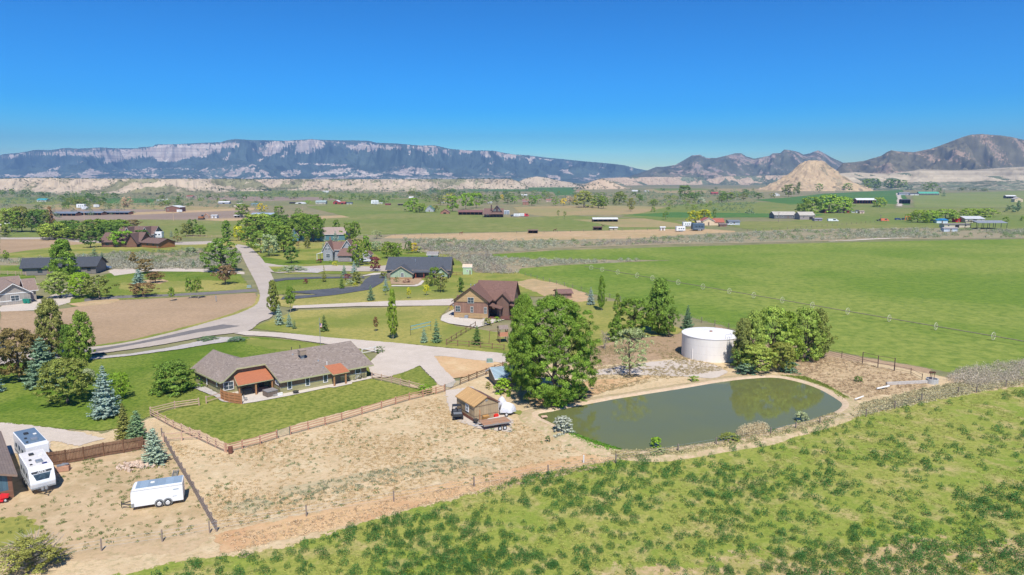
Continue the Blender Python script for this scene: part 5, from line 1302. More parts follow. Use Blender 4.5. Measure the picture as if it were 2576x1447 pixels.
# tan shed by the lot
e, L, he, hr = house('shed', 'tan garden shed with two-coloured roof beside the utility vehicle', (1193.7, 1065.7), (1254, 1052.9), 5.7, 1022, 1005.5, 'y', wallm((.47, .345, .205), (3, .4, .08)), (.22, .10, .07), cat='shed', trim=None, over=.18, feats=[('w', 'left', 2.2, 1.1, .7, .95)], z=.25, rk='metal')
ro = [c for c in e.children if c.name.startswith('roof')][0]
ro.data.materials.append(paint('tan_ribbed_sheet', (.62, .38, .16), (.55, .33, .14), 1.5, .6, lines=(1, .22, .3), amt=.45)); 
for p in ro.data.polygons:
    if p.index < 6: p.material_index = 1
MB().box(-.02, -.03, 0, L + .02, -.003, .12).box(-.03, 0, 0, -.003, 5.7, .42).build('base_board', paint('red_brown_base', (.20, .075, .05)), e); MB().box(L / 2 - .2, -.04, hr - .55, L / 2 + .2, -.004, hr - .32).build('gable_vent', METAL, e)
MB().box(-.02, -.035, he - .08, L + .02, -.004, he + .02).box(-.02, -.035, .8, L + .02, -.004, .86).box(-.03, 0, .82, -.004, 5.7, .88).build('belt_board', paint('brown_joint', (.25, .17, .10)), e)
# blue house cut by the left edge
bA = Vector((-69.0, 62.6)); c0 = Vector((-56.9, 73.2))
e = empty('farm_house', (bA.x, bA.y, .15), math.atan2(c0.y - bA.y, c0.x - bA.x), 'steel blue house with brown skirt and taupe roof cut off by the left edge', 'house')
Lb = (c0 - bA).length; blu = wallm((.09, .17, .215), (3, .4, .08)); block(e, 0, 0, Lb, 17, 2.75, 5.9, 'y', blu, shingle('taupe_shingles', (.19, .145, .125), (.26, .205, .175)), .55, paint('tan_fascia', (.30, .20, .15)))
MB().box(0, -.06, 0, Lb + .06, -.005, 1.0).box(Lb - .35, -.07, 1, Lb + .06, -.004, 2.7).build('skirt_board', paint('brown_skirt', (.26, .13, .08), None, 2, .8, lines=(2, .2, .1)), e); window(e, 'front', Lb - 2.6, 1.25, 1.1, 1.1, (0, 0, Lb, 5), paint('tan_fascia', (.34, .22, .14)))
# ---------------------------------------------------------------- far buildings
def far(x0, x1, yb, ye, yr, depth, wc, rc, label, axis='x', cat='barn', kind='solid', name=None, rot=0, group=None):
    name = name or {'house': 'farm_house', 'barn': 'barn', 'shed': 'shed', 'trailer': 'trailer', 'camper': 'camper'}.get(cat, cat.replace(' ', '_'))
    a = G(x0, yb); b = G(x1, yb); L = math.dist(a, b); e = empty(name, (a[0], a[1], .05), 0, label, cat, group)
    he = max(1.6, zat(ye, a[1])); hr = zat(yr, a[1] + (depth / 2 if axis == 'x' else 0)); hr = min(max(he + .4, hr), he + (depth if axis == 'x' else L) * .5)
    wm = wallm(wc); rm = roofm(rc, 'metal')
    if kind == 'open':
        block(e, 0, 0, L, depth, he, hr, axis, wm, rm, .4, None, walls=False)
        MB().box(0, depth - .15, 0, L, depth, he).box(0, 0, 0, .15, depth - .16, he).box(L - .15, 0, 0, L, depth - .16, he).build('wall', wm, e); MB().box(.2, depth - .25, .1, L - .2, depth - .17, he - .2).build('back_shade_panel', DARKM, e)  # added dark panel on the back wall stands in for interior shade
        n_ = max(2, min(9, int(L / 4)))
        for i in range(n_ + 1): MB().box(-.12, -.12, 0, .12, .12, he).build('post', wm, e).location = (L * i / n_, 0, 0)
    elif kind == 'pole':
        block(e, 0, 0, L, depth, he, hr, axis, wm, rm, .4, None, walls=False)
        for i in range(6):
            for y in (0, depth): MB().box(-.12, -.12, 0, .12, .12, he).build('post', BLACK, e).location = (L * i / 5, y, 0)
    elif kind == 'arch':
        b = MB(); P = [(L / 2 - L / 2 * math.cos(t), he * 1.0 * math.sin(t)) for t in np.linspace(0, math.pi, 13)]
        b.loft([[(x, y, z) for x, z in P] for y in (0, depth)]); b.build('shell', rm, e); slabdoor(e, L / 2, -.06, 0, L * .3, he * .6, DARKM)
    else:
        block(e, 0, 0, L, depth, he, hr, axis, wm, rm, .5, WHITE if cat == 'house' else None)
        k = max(1, min(6, int(L / 5)))
        for i in range(k):
            x = L * (i + .5) / k
            if i == k // 2: slabdoor(e, x, -.05, 0, min(L * .35, 3.0 if cat == 'barn' else 1.0), min(he * .85, 2.6), DARKM if cat == 'barn' else paint('door_paint', (.2, .14, .1)))
            elif cat == 'house' and (x1 - x0) > 14: window(e, 'front', x, he * .35, 1.3, 1.2, (0, 0, L, depth), WHITE, False)
            elif (x1 - x0) > 14: MB().box(-.5, -.06, 0, .5, -.01, .7).build('window', GLASS, e).location = (x, 0, he * .5)
    return e
W_, TN, RD, BK, GY, PK = (.72, .70, .67), (.52, .42, .31), (.34, .05, .045), (.05, .045, .045), (.42, .42, .43), (.60, .46, .37)
OR = (.42, .17, .07); WR = (.78, .77, .75)
FB = [
 (135, 191, 543.5, 537.5, 533, 9, OR, (.20, .23, .28), 'long brick barn with slate blue roof, leftmost of three in line', 'x', 'barn', 'open'),
 (191, 256, 541.5, 536, 532.5, 9, OR, (.20, .23, .28), 'long brick barn with slate blue roof, middle of three in line', 'x', 'barn', 'open'),
 (256, 324, 540, 535, 532.3, 9, OR, (.20, .23, .28), 'long brick barn with slate blue roof, rightmost of three in line', 'x', 'barn', 'open'),
 (417.5, 452.5, 533.5, 522, 518, 14, (.22, .11, .08), WR, 'brown barn house with white roof beside the ploughed field', 'y', 'house'),
 (532, 545, 549.3, 542.5, 541, 5, W_, WR, 'plain white shed at the edge of the meadow', 'x', 'shed'),
 (589, 604, 547.8, 543, 541.5, 5, TN, WR, 'cream open-fronted shed left of the blue-roofed barn', 'x', 'shed', 'open'),
 (633, 688, 544.5, 540, 536, 9, (.16, .15, .17), (.38, .46, .58), 'long barn with pale blue roof', 'x', 'barn'),
 (588, 610, 520, 512, 511, 12, W_, (.72, .62, .52), 'cream arched hangar behind a round tree', 'x', 'barn', 'arch'),
 (549, 576, 513, 509.5, 506.8, 8, (.30, .33, .42), WR, 'long white-roofed shed beyond the dirt track', 'x', 'barn'),
 (469, 484, 497.5, 494.5, 492.2, 9, PK, (.36, .09, .06), 'small house with dull red roof below the left bluffs', 'x', 'house'),
 (411, 424, 507, 503.5, 501.5, 8, W_, WR, 'small white house left of the dirt flat', 'y', 'house'),
 (393, 410, 506.5, 504, 502, 7, W_, (.6, .6, .6), 'white mobile home left of the small white house', 'x', 'house'),
 (412, 424, 512.5, 509, 508, 5, W_, WR, 'white trailer home among pale shrubs', 'x', 'house'),
 (632, 647, 517.5, 514, 511.8, 9, (.3, .3, .33), (.18, .30, .30), 'dark house with teal roof behind the yellow tree', 'x', 'house'),
 (742, 766, 513, 509, 508, 10, W_, WR, 'white arched shed on the far side of the meadow', 'x', 'barn', 'arch'),
 (728, 740, 512.5, 510, 509, 6, BK, (.1, .09, .09), 'dark open shed beside the white arched shed', 'x', 'shed', 'open'),
 (93, 116, 507.5, 503.5, 500, 10, W_, (.05, .38, .45), 'white house with turquoise roof at the far left', 'x', 'house'),
 (0, 13, 574, 566, 562, 10, (.62, .50, .25), WR, 'yellow house with white roof cut by the left edge', 'x', 'house'),
 (838, 853, 514, 508, 504.2, 12, RD, WR, 'red barn with white roof across the meadow', 'y', 'barn'),
 (854, 868, 514, 510, 507.5, 9, RD, (.45, .12, .10), 'low red barn beside the red barn with white roof', 'x', 'barn'),
 (872, 885, 514, 511, 509, 7, W_, (.10, .12, .14), 'white shed with black roof in the row of sheds', 'x', 'shed'),
 (794, 819, 514, 509, 504.5, 10, (.5, .45, .4), (.35, .42, .40), 'tan house with grey-green roof left of the red barns', 'x', 'house'),
 (1069, 1091, 533, 527.5, 518.5, 12, (.40, .42, .45), (.05, .22, .15), 'house with green roof beside the round willow', 'y', 'house'),
 (1108, 1130, 538.5, 534, 527, 9, (.36, .17, .11), (.38, .20, .15), 'small brown barn with flared gable roof', 'y', 'barn'),
 (1153, 1214, 541, 534, 529, 9, (.30, .13, .08), (.24, .115, .10), 'long open stable with dull red roof', 'x', 'barn', 'open'),
 (1029, 1039, 501.5, 498, 495, 8, (.3, .32, .36), WR, 'blue-grey house with white roof behind the wood', 'x', 'house'),
 (1492, 1554, 558.5, 552, 548, 9, (.22, .13, .09), WR, 'long open hay barn with white roof', 'x', 'barn', 'open'),
 (1329, 1352.5, 587.8, 580.5, 579, 5, (.12, .06, .045), (.22, .14, .10), 'dark brown run-in shed on the dry strip, left one', 'x', 'shed', 'open'),
 (1493.5, 1514, 579.5, 572.5, 571, 5, (.16, .07, .05), (.20, .11, .08), 'dark brown run-in shed on the dry strip, right one', 'x', 'shed', 'open'),
 (1534, 1553, 579, 576, 575, 3, TN, WR, 'low cream trough shed beside the run-in shed', 'x', 'shed'),
 (1662, 1673, 580.5, 572.5, 571.5, 3, W_, WR, 'tall white storage box by the corral', 'x', 'shed'),
 (1748, 1766, 581, 573, 571.5, 5, BK, (.3, .25, .2), 'black open shed beside the dark blue coach', 'x', 'shed', 'open'),
 (1768, 1797, 567.5, 556.5, 549, 11, (.74, .55, .36), (.42, .13, .08), 'peach house with red roof', 'y', 'house'),
 (1833, 1861, 566.5, 558, 554, 7, (.45, .48, .52), (.20, .22, .25), 'grey garage with white end right of the peach house', 'x', 'garage'),
 (1811, 1828, 570.5, 565, 562.5, 4, (.30, .16, .12), (.28, .20, .17), 'little brown shed in front of the peach house', 'x', 'shed'),
 (1754, 1768, 567, 560, 556, 6, (.25, .13, .10), (.6, .5, .38), 'small open shelter at the left of the peach house', 'x', 'shed', 'open'),
 (1315, 1330, 515.5, 507, 501, 9, (.34, .17, .12), (.30, .16, .14), 'brick house between green trees on the valley road', 'x', 'house'),
 (1312, 1326, 494, 491, 489.3, 8, W_, WR, 'white-roofed shed in the far trees right of centre', 'x', 'shed'),
 (1790, 1807, 489.5, 486, 483.5, 9, (.3, .12, .1), (.42, .08, .07), 'barn with red roof left of the butte', 'x', 'barn'),
 (1374, 1388, 508, 504, 501.5, 8, PK, (.40, .16, .11), 'pink house with red roof behind the yellow tree', 'x', 'house'),
 (1948, 2003, 550.5, 541, 533, 13, (.18, .17, .17), (.55, .50, .42), 'long dark farmhouse with beige metal roof and brick chimney', 'x', 'house'),
 (2012, 2049, 553, 542, 533.5, 12, (.33, .28, .26), (.55, .50, .42), 'steep beige-roofed barn right of the long dark farmhouse', 'x', 'barn'),
 (2049.5, 2068, 556.5, 551, 549, 5, (.28, .25, .30), (.36, .33, .38), 'little lilac-grey shed beside the steep barn', 'x', 'shed'),
 (2155, 2203, 512.8, 503.5, 499, 11, (.27, .05, .045), WR, 'long red open barn with white roof on the hill', 'x', 'barn', 'open'),
 (2312, 2362, 491, 487, 482.8, 11, (.12, .10, .09), (.10, .42, .28), 'long ranch building with bright green roof', 'x', 'house'),
 (2262, 2289, 491, 486.5, 484, 7, (.38, .40, .44), (.25, .25, .26), 'grey shed with dark roof left of the green roof', 'x', 'shed'),
 (2290, 2311, 491.5, 488, 486, 7, W_, (.10, .10, .11), 'white shed touching the long green-roofed building', 'x', 'shed'),
 (2268.5, 2289.5, 512.8, 503.5, 501.5, 8, BK, (.07, .07, .08), 'black open-fronted barn beside the drive', 'x', 'barn', 'open'),
 (2075, 2091, 536, 530, 527.8, 8, (.42, .10, .05), (.30, .16, .11), 'orange-red shed under the big willows', 'x', 'shed'),
 (2109, 2122, 536, 531, 528.5, 7, PK, (.45, .25, .22), 'pink shed right of the big willows', 'x', 'shed'),
 (2122, 2137, 536, 531.5, 530, 6, (.42, .05, .05), (.35, .06, .06), 'bright red shed right of the big willows', 'x', 'shed'),
 (2141, 2162, 536, 530.5, 529.2, 6, (.45, .48, .50), (.12, .11, .11), 'grey and white shed right of the red shed', 'x', 'shed'),
 (2163, 2174, 537.5, 532, 531.2, 5, (.68, .50, .42), (.6, .45, .38), 'pale pink hut at the end of the shed row', 'x', 'shed'),
 (2356, 2384, 562, 554.5, 550.5, 10, (.58, .66, .72), (.03, .22, .48), 'white shed with bright blue roof', 'x', 'shed'),
 (2404, 2419, 559.5, 552.5, 551.3, 5, (.72, .02, .02), (.70, .03, .03), 'bright red storage box behind the blue roof', 'x', 'shed'),
 (2428, 2476, 560.5, 551, 544.5, 14, (.55, .46, .36), (.62, .62, .63), 'large beige metal barn with pale grey roof', 'x', 'barn'),
 (2459, 2532, 577.5, 561.5, 555.5, 14, BK, (.30, .32, .35), 'tall open pole barn with grey roof', 'x', 'barn', 'pole'),
 (2375, 2440, 573, 565, 562.8, 6, (.60, .52, .40), (.30, .26, .23), 'long low cream stable in front of the metal barn', 'x', 'barn'),
 (2374, 2409, 583.5, 575, 573.5, 4, (.52, .56, .62), (.45, .40, .38), 'white metal lean-to nearest the sagebrush', 'x', 'shed'),
 (2531, 2556, 499.5, 494, 491.5, 8, (.20, .15, .12), WR, 'dark shed with white roof at the right edge', 'x', 'shed', 'open'),
 (2552, 2573, 508.5, 501, 496.5, 8, (.62, .50, .32), (.55, .50, .45), 'cream shed at the right edge below the dark shed', 'y', 'shed'),
 (1947, 1961, 493.5, 489, 486.5, 7, W_, WR, 'white house at the foot of the butte', 'y', 'house'),
 (1226, 1238, 511.5, 509.5, 508, 6, W_, WR, 'white trailer home under the wood', 'x', 'house'),
 (1110, 1124, 511, 508, 506.5, 6, W_, (.5, .48, .45), 'white cottage left of the bright green trees', 'x', 'house'),
 (940, 962, 514, 512, 511, 4, (.75, .7, .5), WR, 'pale low shed in the row right of the red barns', 'x', 'shed'),
 (969, 982, 516.5, 513.5, 512.5, 5, (.33, .06, .06), (.3, .1, .1), 'dull red shed at the right of the far row', 'x', 'shed'),
 (1001, 1014, 517, 514, 513.3, 5, (.12, .09, .07), (.25, .2, .16), 'brown open shed at the end of the far row', 'x', 'shed', 'open'),
 (812, 826, 484.5, 482, 480.5, 7, W_, WR, 'white farmhouse at the foot of the middle bluffs', 'x', 'house'),
 (1450, 1462, 483, 481, 479.5, 7, PK, (.42, .2, .14), 'tan house on the valley road right of centre', 'x', 'house'),
 (1590, 1604, 482, 480, 478.5, 6, W_, WR, 'white mobile home in the far settlement, left one', 'x', 'house'),
 (1622, 1632, 482.5, 480.5, 479, 6, W_, (.5, .45, .4), 'white mobile home in the far settlement, right one', 'x', 'house'),
 (2465, 2484, 463, 461, 459.5, 12, (.5, .2, .15), WR, 'white-roofed house on the badland bench', 'x', 'house'),
]
for f in FB:
    far(*f[:11], kind=(f[11] if len(f) > 11 else 'solid'))
# long wing of the peach house, and the chimney
e = [o for o in COL.objects if o.get('label') == 'peach house with red roof'][0]; a = G(1797, 567.5); b = G(1823, 567.5); a0 = G(1768, 567.5)
block(e, a[0] - a0[0], 1.5, b[0] - a0[0], 9, zat(559.5, a[1]), zat(550.5, a[1] + 4), 'x', wallm((.74, .55, .36)), roofm((.42, .13, .08), 'metal'), .4, None)
# dark farmhouse in the centre
e = far(1218, 1266, 546.5, 534.5, 525, 12, (.085, .05, .045), (.22, .13, .10), 'dark brown farmhouse with wrap porch and tall front gable', 'x', 'house')
L = math.dist(G(1218, 546.5), G(1266, 546.5)); block(e, L * .42, -2, L * .92, 10, 5.6, 11.0, 'y', wallm((.085, .05, .045)), roofm((.22, .13, .10), 'metal'), .7, None)
MB().slab([(-1.5, -6, 3.2), (L + .5, -6, 3.2), (L + .5, -1.9, 4.6), (-1.5, -1.9, 4.6)], .2).build('porch_roof', roofm((.22, .13, .10), 'metal'), e)
for i in range(7): MB().box(-.15, -.15, 0, .15, .15, 3.1).build('porch_post', wallm((.085, .05, .045)), e).location = (-1 + (L + 1) * i / 6, -5.6, 0)
for x in (.54, .80): window(e, 'front', L * x, 6.0, 1.9, 1.7, (0, -2, L, 5), WHITE)
MB().box(-.6, -.5, 0, .6, .5, 4).build('chimney', paint('dark_brick', (.12, .07, .06)), e).location = (L * .38, 1, 7.5)
# ---------------------------------------------------------------- vehicles
CARM = {}
def carpaint(c):
    if c not in CARM: CARM[c] = paint('car_paint', c, tuple(v * .92 for v in c), 2, .3, .0, spec=.6)
    return CARM[c]
def wheels(e, xs, w_, r=.36, tw=.24, rim=True):
    for x in xs:
        for s in (-1, 1):
            y = s * (w_ / 2 - tw / 2); we_ = MB().tube((x, y - tw / 2, r), (x, y + tw / 2, r), r, r, 16).build('wheel', TYRE, e)
            if rim: MB().tube((x, y + s * tw / 2, r), (x, y + s * (tw / 2 + .02), r), r * .62, r * .5, 12).build('rim', RIM, we_)
def car(x, y, rz, c, label, kind='suv', cat=None, L=4.8, W=1.9, group=None, Hh=1.75, z=.1):
    X, Y = G(x, y); nm = {'pickup': 'pickup_truck', 'suv': 'parked_car', 'van': 'van'}[kind]
    e = empty(nm, (X, Y, z), rz, label, cat or {'pickup': 'pickup', 'suv': 'car', 'van': 'van'}[kind], group); p = carpaint(c); a = L / 2
    P = {'suv': [(-a, .45), (-a, 1.0), (-a * .9, Hh), (a * .2, Hh), (a * .45, 1.08), (a * .97, .95), (a, .45)], 'van': [(-a, .4), (-a, Hh), (a * .5, Hh), (a * .8, 1.2), (a, 1.0), (a, .4)],
         'pickup': [(-a, .5), (-a, 1.1), (-a * .2, 1.1), (-a * .2, Hh), (a * .25, Hh), (a * .42, 1.15), (a * .97, 1.05), (a, .5)]}[kind]
    def ring(y, ins=0): return [(px_, y, pz - (ins if pz > 1.3 else 0)) for px_, pz in P]
    b = MB(); b.loft([ring(-W / 2 + .0), ring(-W / 2 + .02), ring(W / 2 - .02), ring(W / 2)]); b.build('body', p, e, .03)
    g = MB(); x1 = {'suv': (-a * .8, a * .16), 'van': (-a * .1, a * .45), 'pickup': (-a * .14, a * .22)}[kind]
    for s in (-1, 1): g.box(x1[0], s * W / 2 - .012, 1.1, x1[1], s * W / 2 + .012, Hh - .15)
    g.build('side_windows', GLASS, e)
    xw = {'suv': (a * .45, a * .2), 'van': (a * .8, a * .5), 'pickup': (a * .42, a * .25)}[kind]; zz = (1.2 if kind == 'van' else 1.1, Hh - .05)
    MB().poly([(xw[0] + .02, -W / 2 + .12, zz[0] + .03), (xw[0] + .02, W / 2 - .12, zz[0] + .03), (xw[1] + .02, W / 2 - .18, zz[1]), (xw[1] + .02, -W / 2 + .18, zz[1])]).build('windscreen', GLASS, e)
    if kind == 'pickup': MB().box(-a * .93, -W / 2 + .12, 1.08, -a * .24, W / 2 - .12, 1.115).build('bed', BLACK, e)
    wheels(e, (-a * .62, a * .62), W); 
    for s in (-1, 1): MB().box(a - .02, s * W * .36 - .15, .7, a + .02, s * W * .36 + .15, .88).build('headlight', WHITE, e)
    return e
car(260, 678, 0, (.36, .46, .56), 'pale blue pickup beside the charcoal-roofed house', 'pickup', L=5.8, W=2.0, Hh=1.9)
car(344, 620.5, 0, (.70, .70, .70), 'white hatchback with dark tailgate by the long log shed', 'suv', L=5)
car(919, 660, .3, (.66, .68, .70), 'white car parked on the drive under the tree', 'suv')
car(1838, 567, 3.1, (.80, .80, .80), 'white pickup beside the peach house', 'pickup', L=6.2, W=2.2, Hh=2.1)
car(2214, 556.5, 0, (.05, .05, .06), 'black pickup hitched in the pasture', 'pickup', L=6)
car(2225, 557, 0, (.75, .18, .08), 'orange and white tank truck behind the black pickup', 'van', L=7, Hh=2.4)
car(2260, 554, 0, (.03, .07, .22), 'dark blue car at the willow farmyard', 'suv', L=6, W=2.3)
car(2095, 557.5, 0, (.78, .80, .82), 'long white van in the drive by the steep barn', 'van', L=9, W=2.4, Hh=2.3)
car(2276, 553.5, .4, (.05, .06, .07), 'black car left of the orange rack', 'suv', L=6)
car(6, 881, R(80), (.16, .18, .20), 'dark grey car cut off by the left edge', 'suv')
car(1292, 545, .4, (.12, .13, .14), 'dark car behind the dark brown farmhouse', 'suv', L=6, W=2.4)
car(1317, 544.5, .3, (.25, .03, .04), 'maroon truck in the row of trailers', 'van', L=6, W=2.4, Hh=2.6)
car(1323.5, 545, .3, (.60, .02, .04), 'bright red truck at the end of the row', 'van', L=5, W=2.4, Hh=2.8)
car(880, 595, .2, (.08, .08, .09), 'black car by the far meadow fence', 'suv')
def camper(X, Y, rz, label, L=6.6, W=2.45, Hh=3.05, front=True, cat='camper', roofc=(.74, .70, .66), sc=1, name='travel_trailer', z=.2):
    e = empty(name, (X, Y, z), rz, label, cat); e.scale = (sc, sc, sc); wht = carpaint((.80, .80, .80))
    P = [(0, .75), (-.12, 1.25), (-.05, 1.6), (.55, Hh - .12), (.75, Hh), (L, Hh), (L, .5), (.5, .5)] if front else [(0, .6), (0, Hh - .15), (.12, Hh), (L, Hh), (L, .5), (.1, .5)]
    MB().loft([[(px_, y, pz) for px_, pz in P] for y in (-W / 2, W / 2)]).build('body', wht, e, .05)
    rf = MB().box(.8, -W / 2 + .1, Hh + .003, L - .1, W / 2 - .1, Hh + .03).build('roof', paint('camper_roof', roofc, None, 2, .35), e)
    for x, y, s, h_, mm in ((2.0, -.1, .75, .22, METAL), (3.1, .6, .3, .12, BLACK), (1.5, .75, .28, .1, BLACK), (4.2, -.6, .4, .1, WHITE), (5.0, .2, .55, .18, BLACK)):
        if x < L - .6: MB().cbox(x, y, Hh + .03 + h_ / 2, s, s * .9, h_).build('roof_vent', mm, rf, .02)
    if front:
        MB().box(.95, -.75, Hh + .032, 1.45, -.25, Hh + .05).build('solar_panel', paint('solar_cell', (.02, .03, .14), None, 3, .2), rf)
        # sloped front: dark windscreen and lettering
        a = Vector((-.05, 0, 1.6)); b_ = Vector((.55, 0, Hh - .12)); d = (b_ - a).normalized(); nn = Vector((-d.z, 0, d.x)); q = lambda y, t: tuple(a + d * t + nn * .02 + Vector((0, y, 0)))
        w1 = MB().poly([q(-.62, .0), q(.62, .0), q(.86, .72), q(-.86, .72)]).build('windscreen', GLASS, e)
        MB().poly([q(-.95, .78), q(.95, .78), q(1.02, 1.05), q(-1.02, 1.05)]).build('name_band', BLACK, e)
        for body, sz, tt_, y0 in (('APEX', .36, .80, 0), ('ultra-lite', .11, .735, 0)):
            cu = bpy.data.curves.new('txt', 'FONT'); cu.body = body; cu.size = sz; cu.align_x = 'CENTER'; cu.extrude = .004; cu.shear = .25
            to = bpy.data.objects.new('t', cu); COL.objects.link(to); dg = bpy.context.evaluated_depsgraph_get(); me_ = bpy.data.meshes.new_from_object(to.evaluated_get(dg)); bpy.data.objects.remove(to)
            me_.materials.clear(); me_.materials.append(WHITE); lo = link('lettering', me_, e)
            M_ = Matrix(((0, d.x, nn.x), (-1, d.y, nn.y), (0, d.z, nn.z))).to_4x4(); lo.matrix_local = Matrix.Translation(a + d * tt_ + nn * .035) @ M_
        MB().box(-.1, -W / 2 + .02, .62, .02, W / 2 - .02, .72).build('bumper', METAL, e)
        MB().path([(0, -.7, .55), (-1.2, 0, .5)], .06, 6).path([(0, .7, .55), (-1.2, 0, .5)], .06, 6).tube((-1.2, 0, .5), (-1.5, 0, .5), .07).build('hitch', BLACK, e)
        MB().tube((-.55, -.18, .55), (-.55, -.18, 1.0), .16).tube((-.55, .18, .55), (-.55, .18, 1.0), .16).build('gas_bottle', METAL, e)
    for s in (-1, 1):
        for x in ((L * .3, L * .55, L * .8)): MB().box(x - .4, s * W / 2 - .015, 1.5, x + .4, s * W / 2 + .015, 2.1).build('side_window', GLASS, e)
    MB().box(.6, -W / 2 - .01, .8, L - .1, -W / 2 + .01, 1.0).box(.6, W / 2 - .01, .8, L - .1, W / 2 + .01, 1.0).build('stripe', paint('grey_stripe', (.25, .27, .3)), e)
    wheels(e, (L * .52, L * .66), W + .04, .36)
    return e
rvr = math.atan2(4.9, -4.7)
camper(-54.15, 74.35, rvr, 'white travel trailer with dark front windscreen and name band, nearest camper')
camper(-59.35, 81.2, rvr + .04, 'white camper with blue-grey roof parked behind the nearest camper', front=False, roofc=(.14, .20, .27), L=7.2, Hh=3.1)
for x, y, L_, lab in ((1700, 583.3, 6, 'white travel trailer on the dry strip, left of the coach'), (1717, 571, 6, 'white camper by the corral fence'), (1292, 546, 5, 'white camper in the row, leftmost by the dark farmhouse'), (1305, 545.5, 5, 'white camper in the row, second by the dark farmhouse'), (379, 601, 7, 'white motorhome beside the long brown-roofed house'),
                      (207, 528, 6, 'white camper parked in the left clump'), (237, 522.5, 6, 'white trailer at the edge of the left clump'), (195, 525, 9, 'grey camper heap beside the green bush'), (446, 535, 5, 'white trailer in front of the brown barn house'), (934, 515, 10, 'white trailer right of the red barns'), (2083, 459.5, 6, '')):
    if lab: X, Y = G(x, y); camper(X, Y, .1, lab, front=False, sc=max(1, L_ / 6 * 1.2), L=5.2, z=.1)
X, Y = G(1740, 581); camper(X, Y, .1, 'dark blue coach beside the black open shed', front=False, sc=1.7, cat='coach', name='coach', roofc=(.3, .35, .4), L=5.0, z=.1).children[0].data.materials[0] = carpaint((.07, .11, .16))
for x, lab in ((1272, 'white storage container behind the dark farmhouse, left one'), (1277.5, 'white storage container behind the dark farmhouse, right one')):
    X, Y = G(x, 539.5); e = empty('storage_container', (X, Y, .1), .1, lab, 'container', 'containers behind the dark farmhouse'); MB().cbox(0, 3, 1.9, 3.2, 9, 3.8).build('box', carpaint((.8, .8, .8)), e, .05); MB().cbox(0, -1.55, 1.9, 2.8, .06, 3.4).build('door', METAL, e)
# enclosed cargo trailer
e = empty('cargo_trailer', (-41.55, 69.85, .2), math.atan2(1.9, 4.8), 'white enclosed cargo trailer with blue-grey roof and two wheels showing', 'trailer')
Lc, Wc, Hc = 5.15, 2.15, 2.4; wht = carpaint((.82, .82, .82))
P = [(0, .35), (-.02, 1.6), (.05, 2.15), (.25, Hc - .05), (.45, Hc), (Lc, Hc), (Lc, .35)]
MB().loft([[(px_, y, pz) for px_, pz in P] for y in (0, Wc)]).build('body', wht, e, .04); MB().box(.5, .14, Hc + .003, Lc - .08, Wc - .06, Hc + .03).build('roof', paint('trailer_roof', (.30, .38, .45), (.26, .34, .41), 1, .3, lines=(0, .85, .02), amt=.5), e)
MB().cbox(2.1, 1.2, Hc + .06, .42, .36, .1).build('roof_vent', WHITE, e, .03)
MB().box(.0, -.012, Hc - .22, Lc, .0, Hc - .19).build('rail', METAL, e); MB().box(4.2, -.012, 1.7, 4.75, 0, 1.82).box(4.1, -.012, .95, 4.5, 0, 1.0).build('decal', paint('decal_grey', (.35, .42, .48)), e); MB().box(.02, -.015, .35, .28, 0, .8).build('stone_guard', METAL, e)
for x in (2.72, 3.58):
    MB().tube((x, -.03, .42), (x, .1, .42), .47, .47, 18).build('fender', METAL, e); w1 = MB().tube((x, -.1, .36), (x, .12, .36), .37, .37, 18).build('wheel', TYRE, e); MB().tube((x, -.13, .36), (x, -.1, .36), .2, .24, 14).build('rim', RIM, w1)
MB().path([(0, .5, .5), (-1.1, Wc / 2, .48)], .06).path([(0, Wc - .5, .5), (-1.1, Wc / 2, .48)], .06).tube((-1.1, Wc / 2, .1), (-1.1, Wc / 2, .8), .05).build('hitch', BLACK, e)
# utility vehicle
X, Y = -8.35, 99.6; e = empty('utility_vehicle', (X, Y, .2), R(100), 'black off-road utility vehicle parked left of the tan shed', 'vehicle')
MB().box(-1.45, -.72, .55, -.35, .72, .95).box(-.4, -.74, .42, 1.0, .74, .62).loft([[(1.0, y, .5), (1.55, y, .55), (1.5, y, .85), (.9, y, 1.05)] for y in (-.7, .7)]).build('body', BLACK, e, .02)
MB().box(-1.35, -.62, .955, -.45, .62, .97).build('cargo_bed', METAL, e)
b = MB()
for s in (-.66, .66): b.path([(-.4, s, .9), (-.3, s, 1.85), (.55, s, 1.88), (.95, s, 1.0)], .035, 6)
for x, z in ((-.3, 1.85), (.55, 1.88), (-.38, 1.1)): b.tube((x, -.66, z), (x, .66, z), .035)
b.build('roll_cage', BLACK, e); MB().box(-.35, -.68, 1.88, .6, .68, 1.93).build('roof', BLACK, e)
for s in (-.35, .35): MB().cbox(-.05, s, .8, .5, .55, .16).cbox(-.3, s, 1.1, .14, .55, .55).build('seat', paint('seat_vinyl', (.08, .08, .09)), e)
wheels(e, (-1.0, 1.05), 1.65, .33, .28, True)
# flatbed trailer
e = empty('flatbed_trailer', (-4.05, 94.15, .2), math.atan2(1.7, 3.95), 'rusty flatbed trailer in front of the tan shed', 'trailer')
MB().box(0, 0, .62, 4.25, 2.2, .7).build('deck', paint('rusty_deck', (.42, .20, .10), (.33, .24, .18), 2.2, .8, lines=(1, .28, .06)), e); MB().box(-.03, -.05, .52, 4.28, 0, .72).box(-.03, 2.2, .52, 4.28, 2.25, .72).box(4.25, 0, .52, 4.3, 2.2, .72).build('frame', paint('grey_frame', (.30, .27, .25)), e)
MB().path([(0, .4, .55), (-1.3, 1.1, .45)], .05).path([(0, 1.8, .55), (-1.3, 1.1, .45)], .05).build('drawbar', METAL, e); wheels(e, (2.1, 2.85), 2.2, .3, .2)
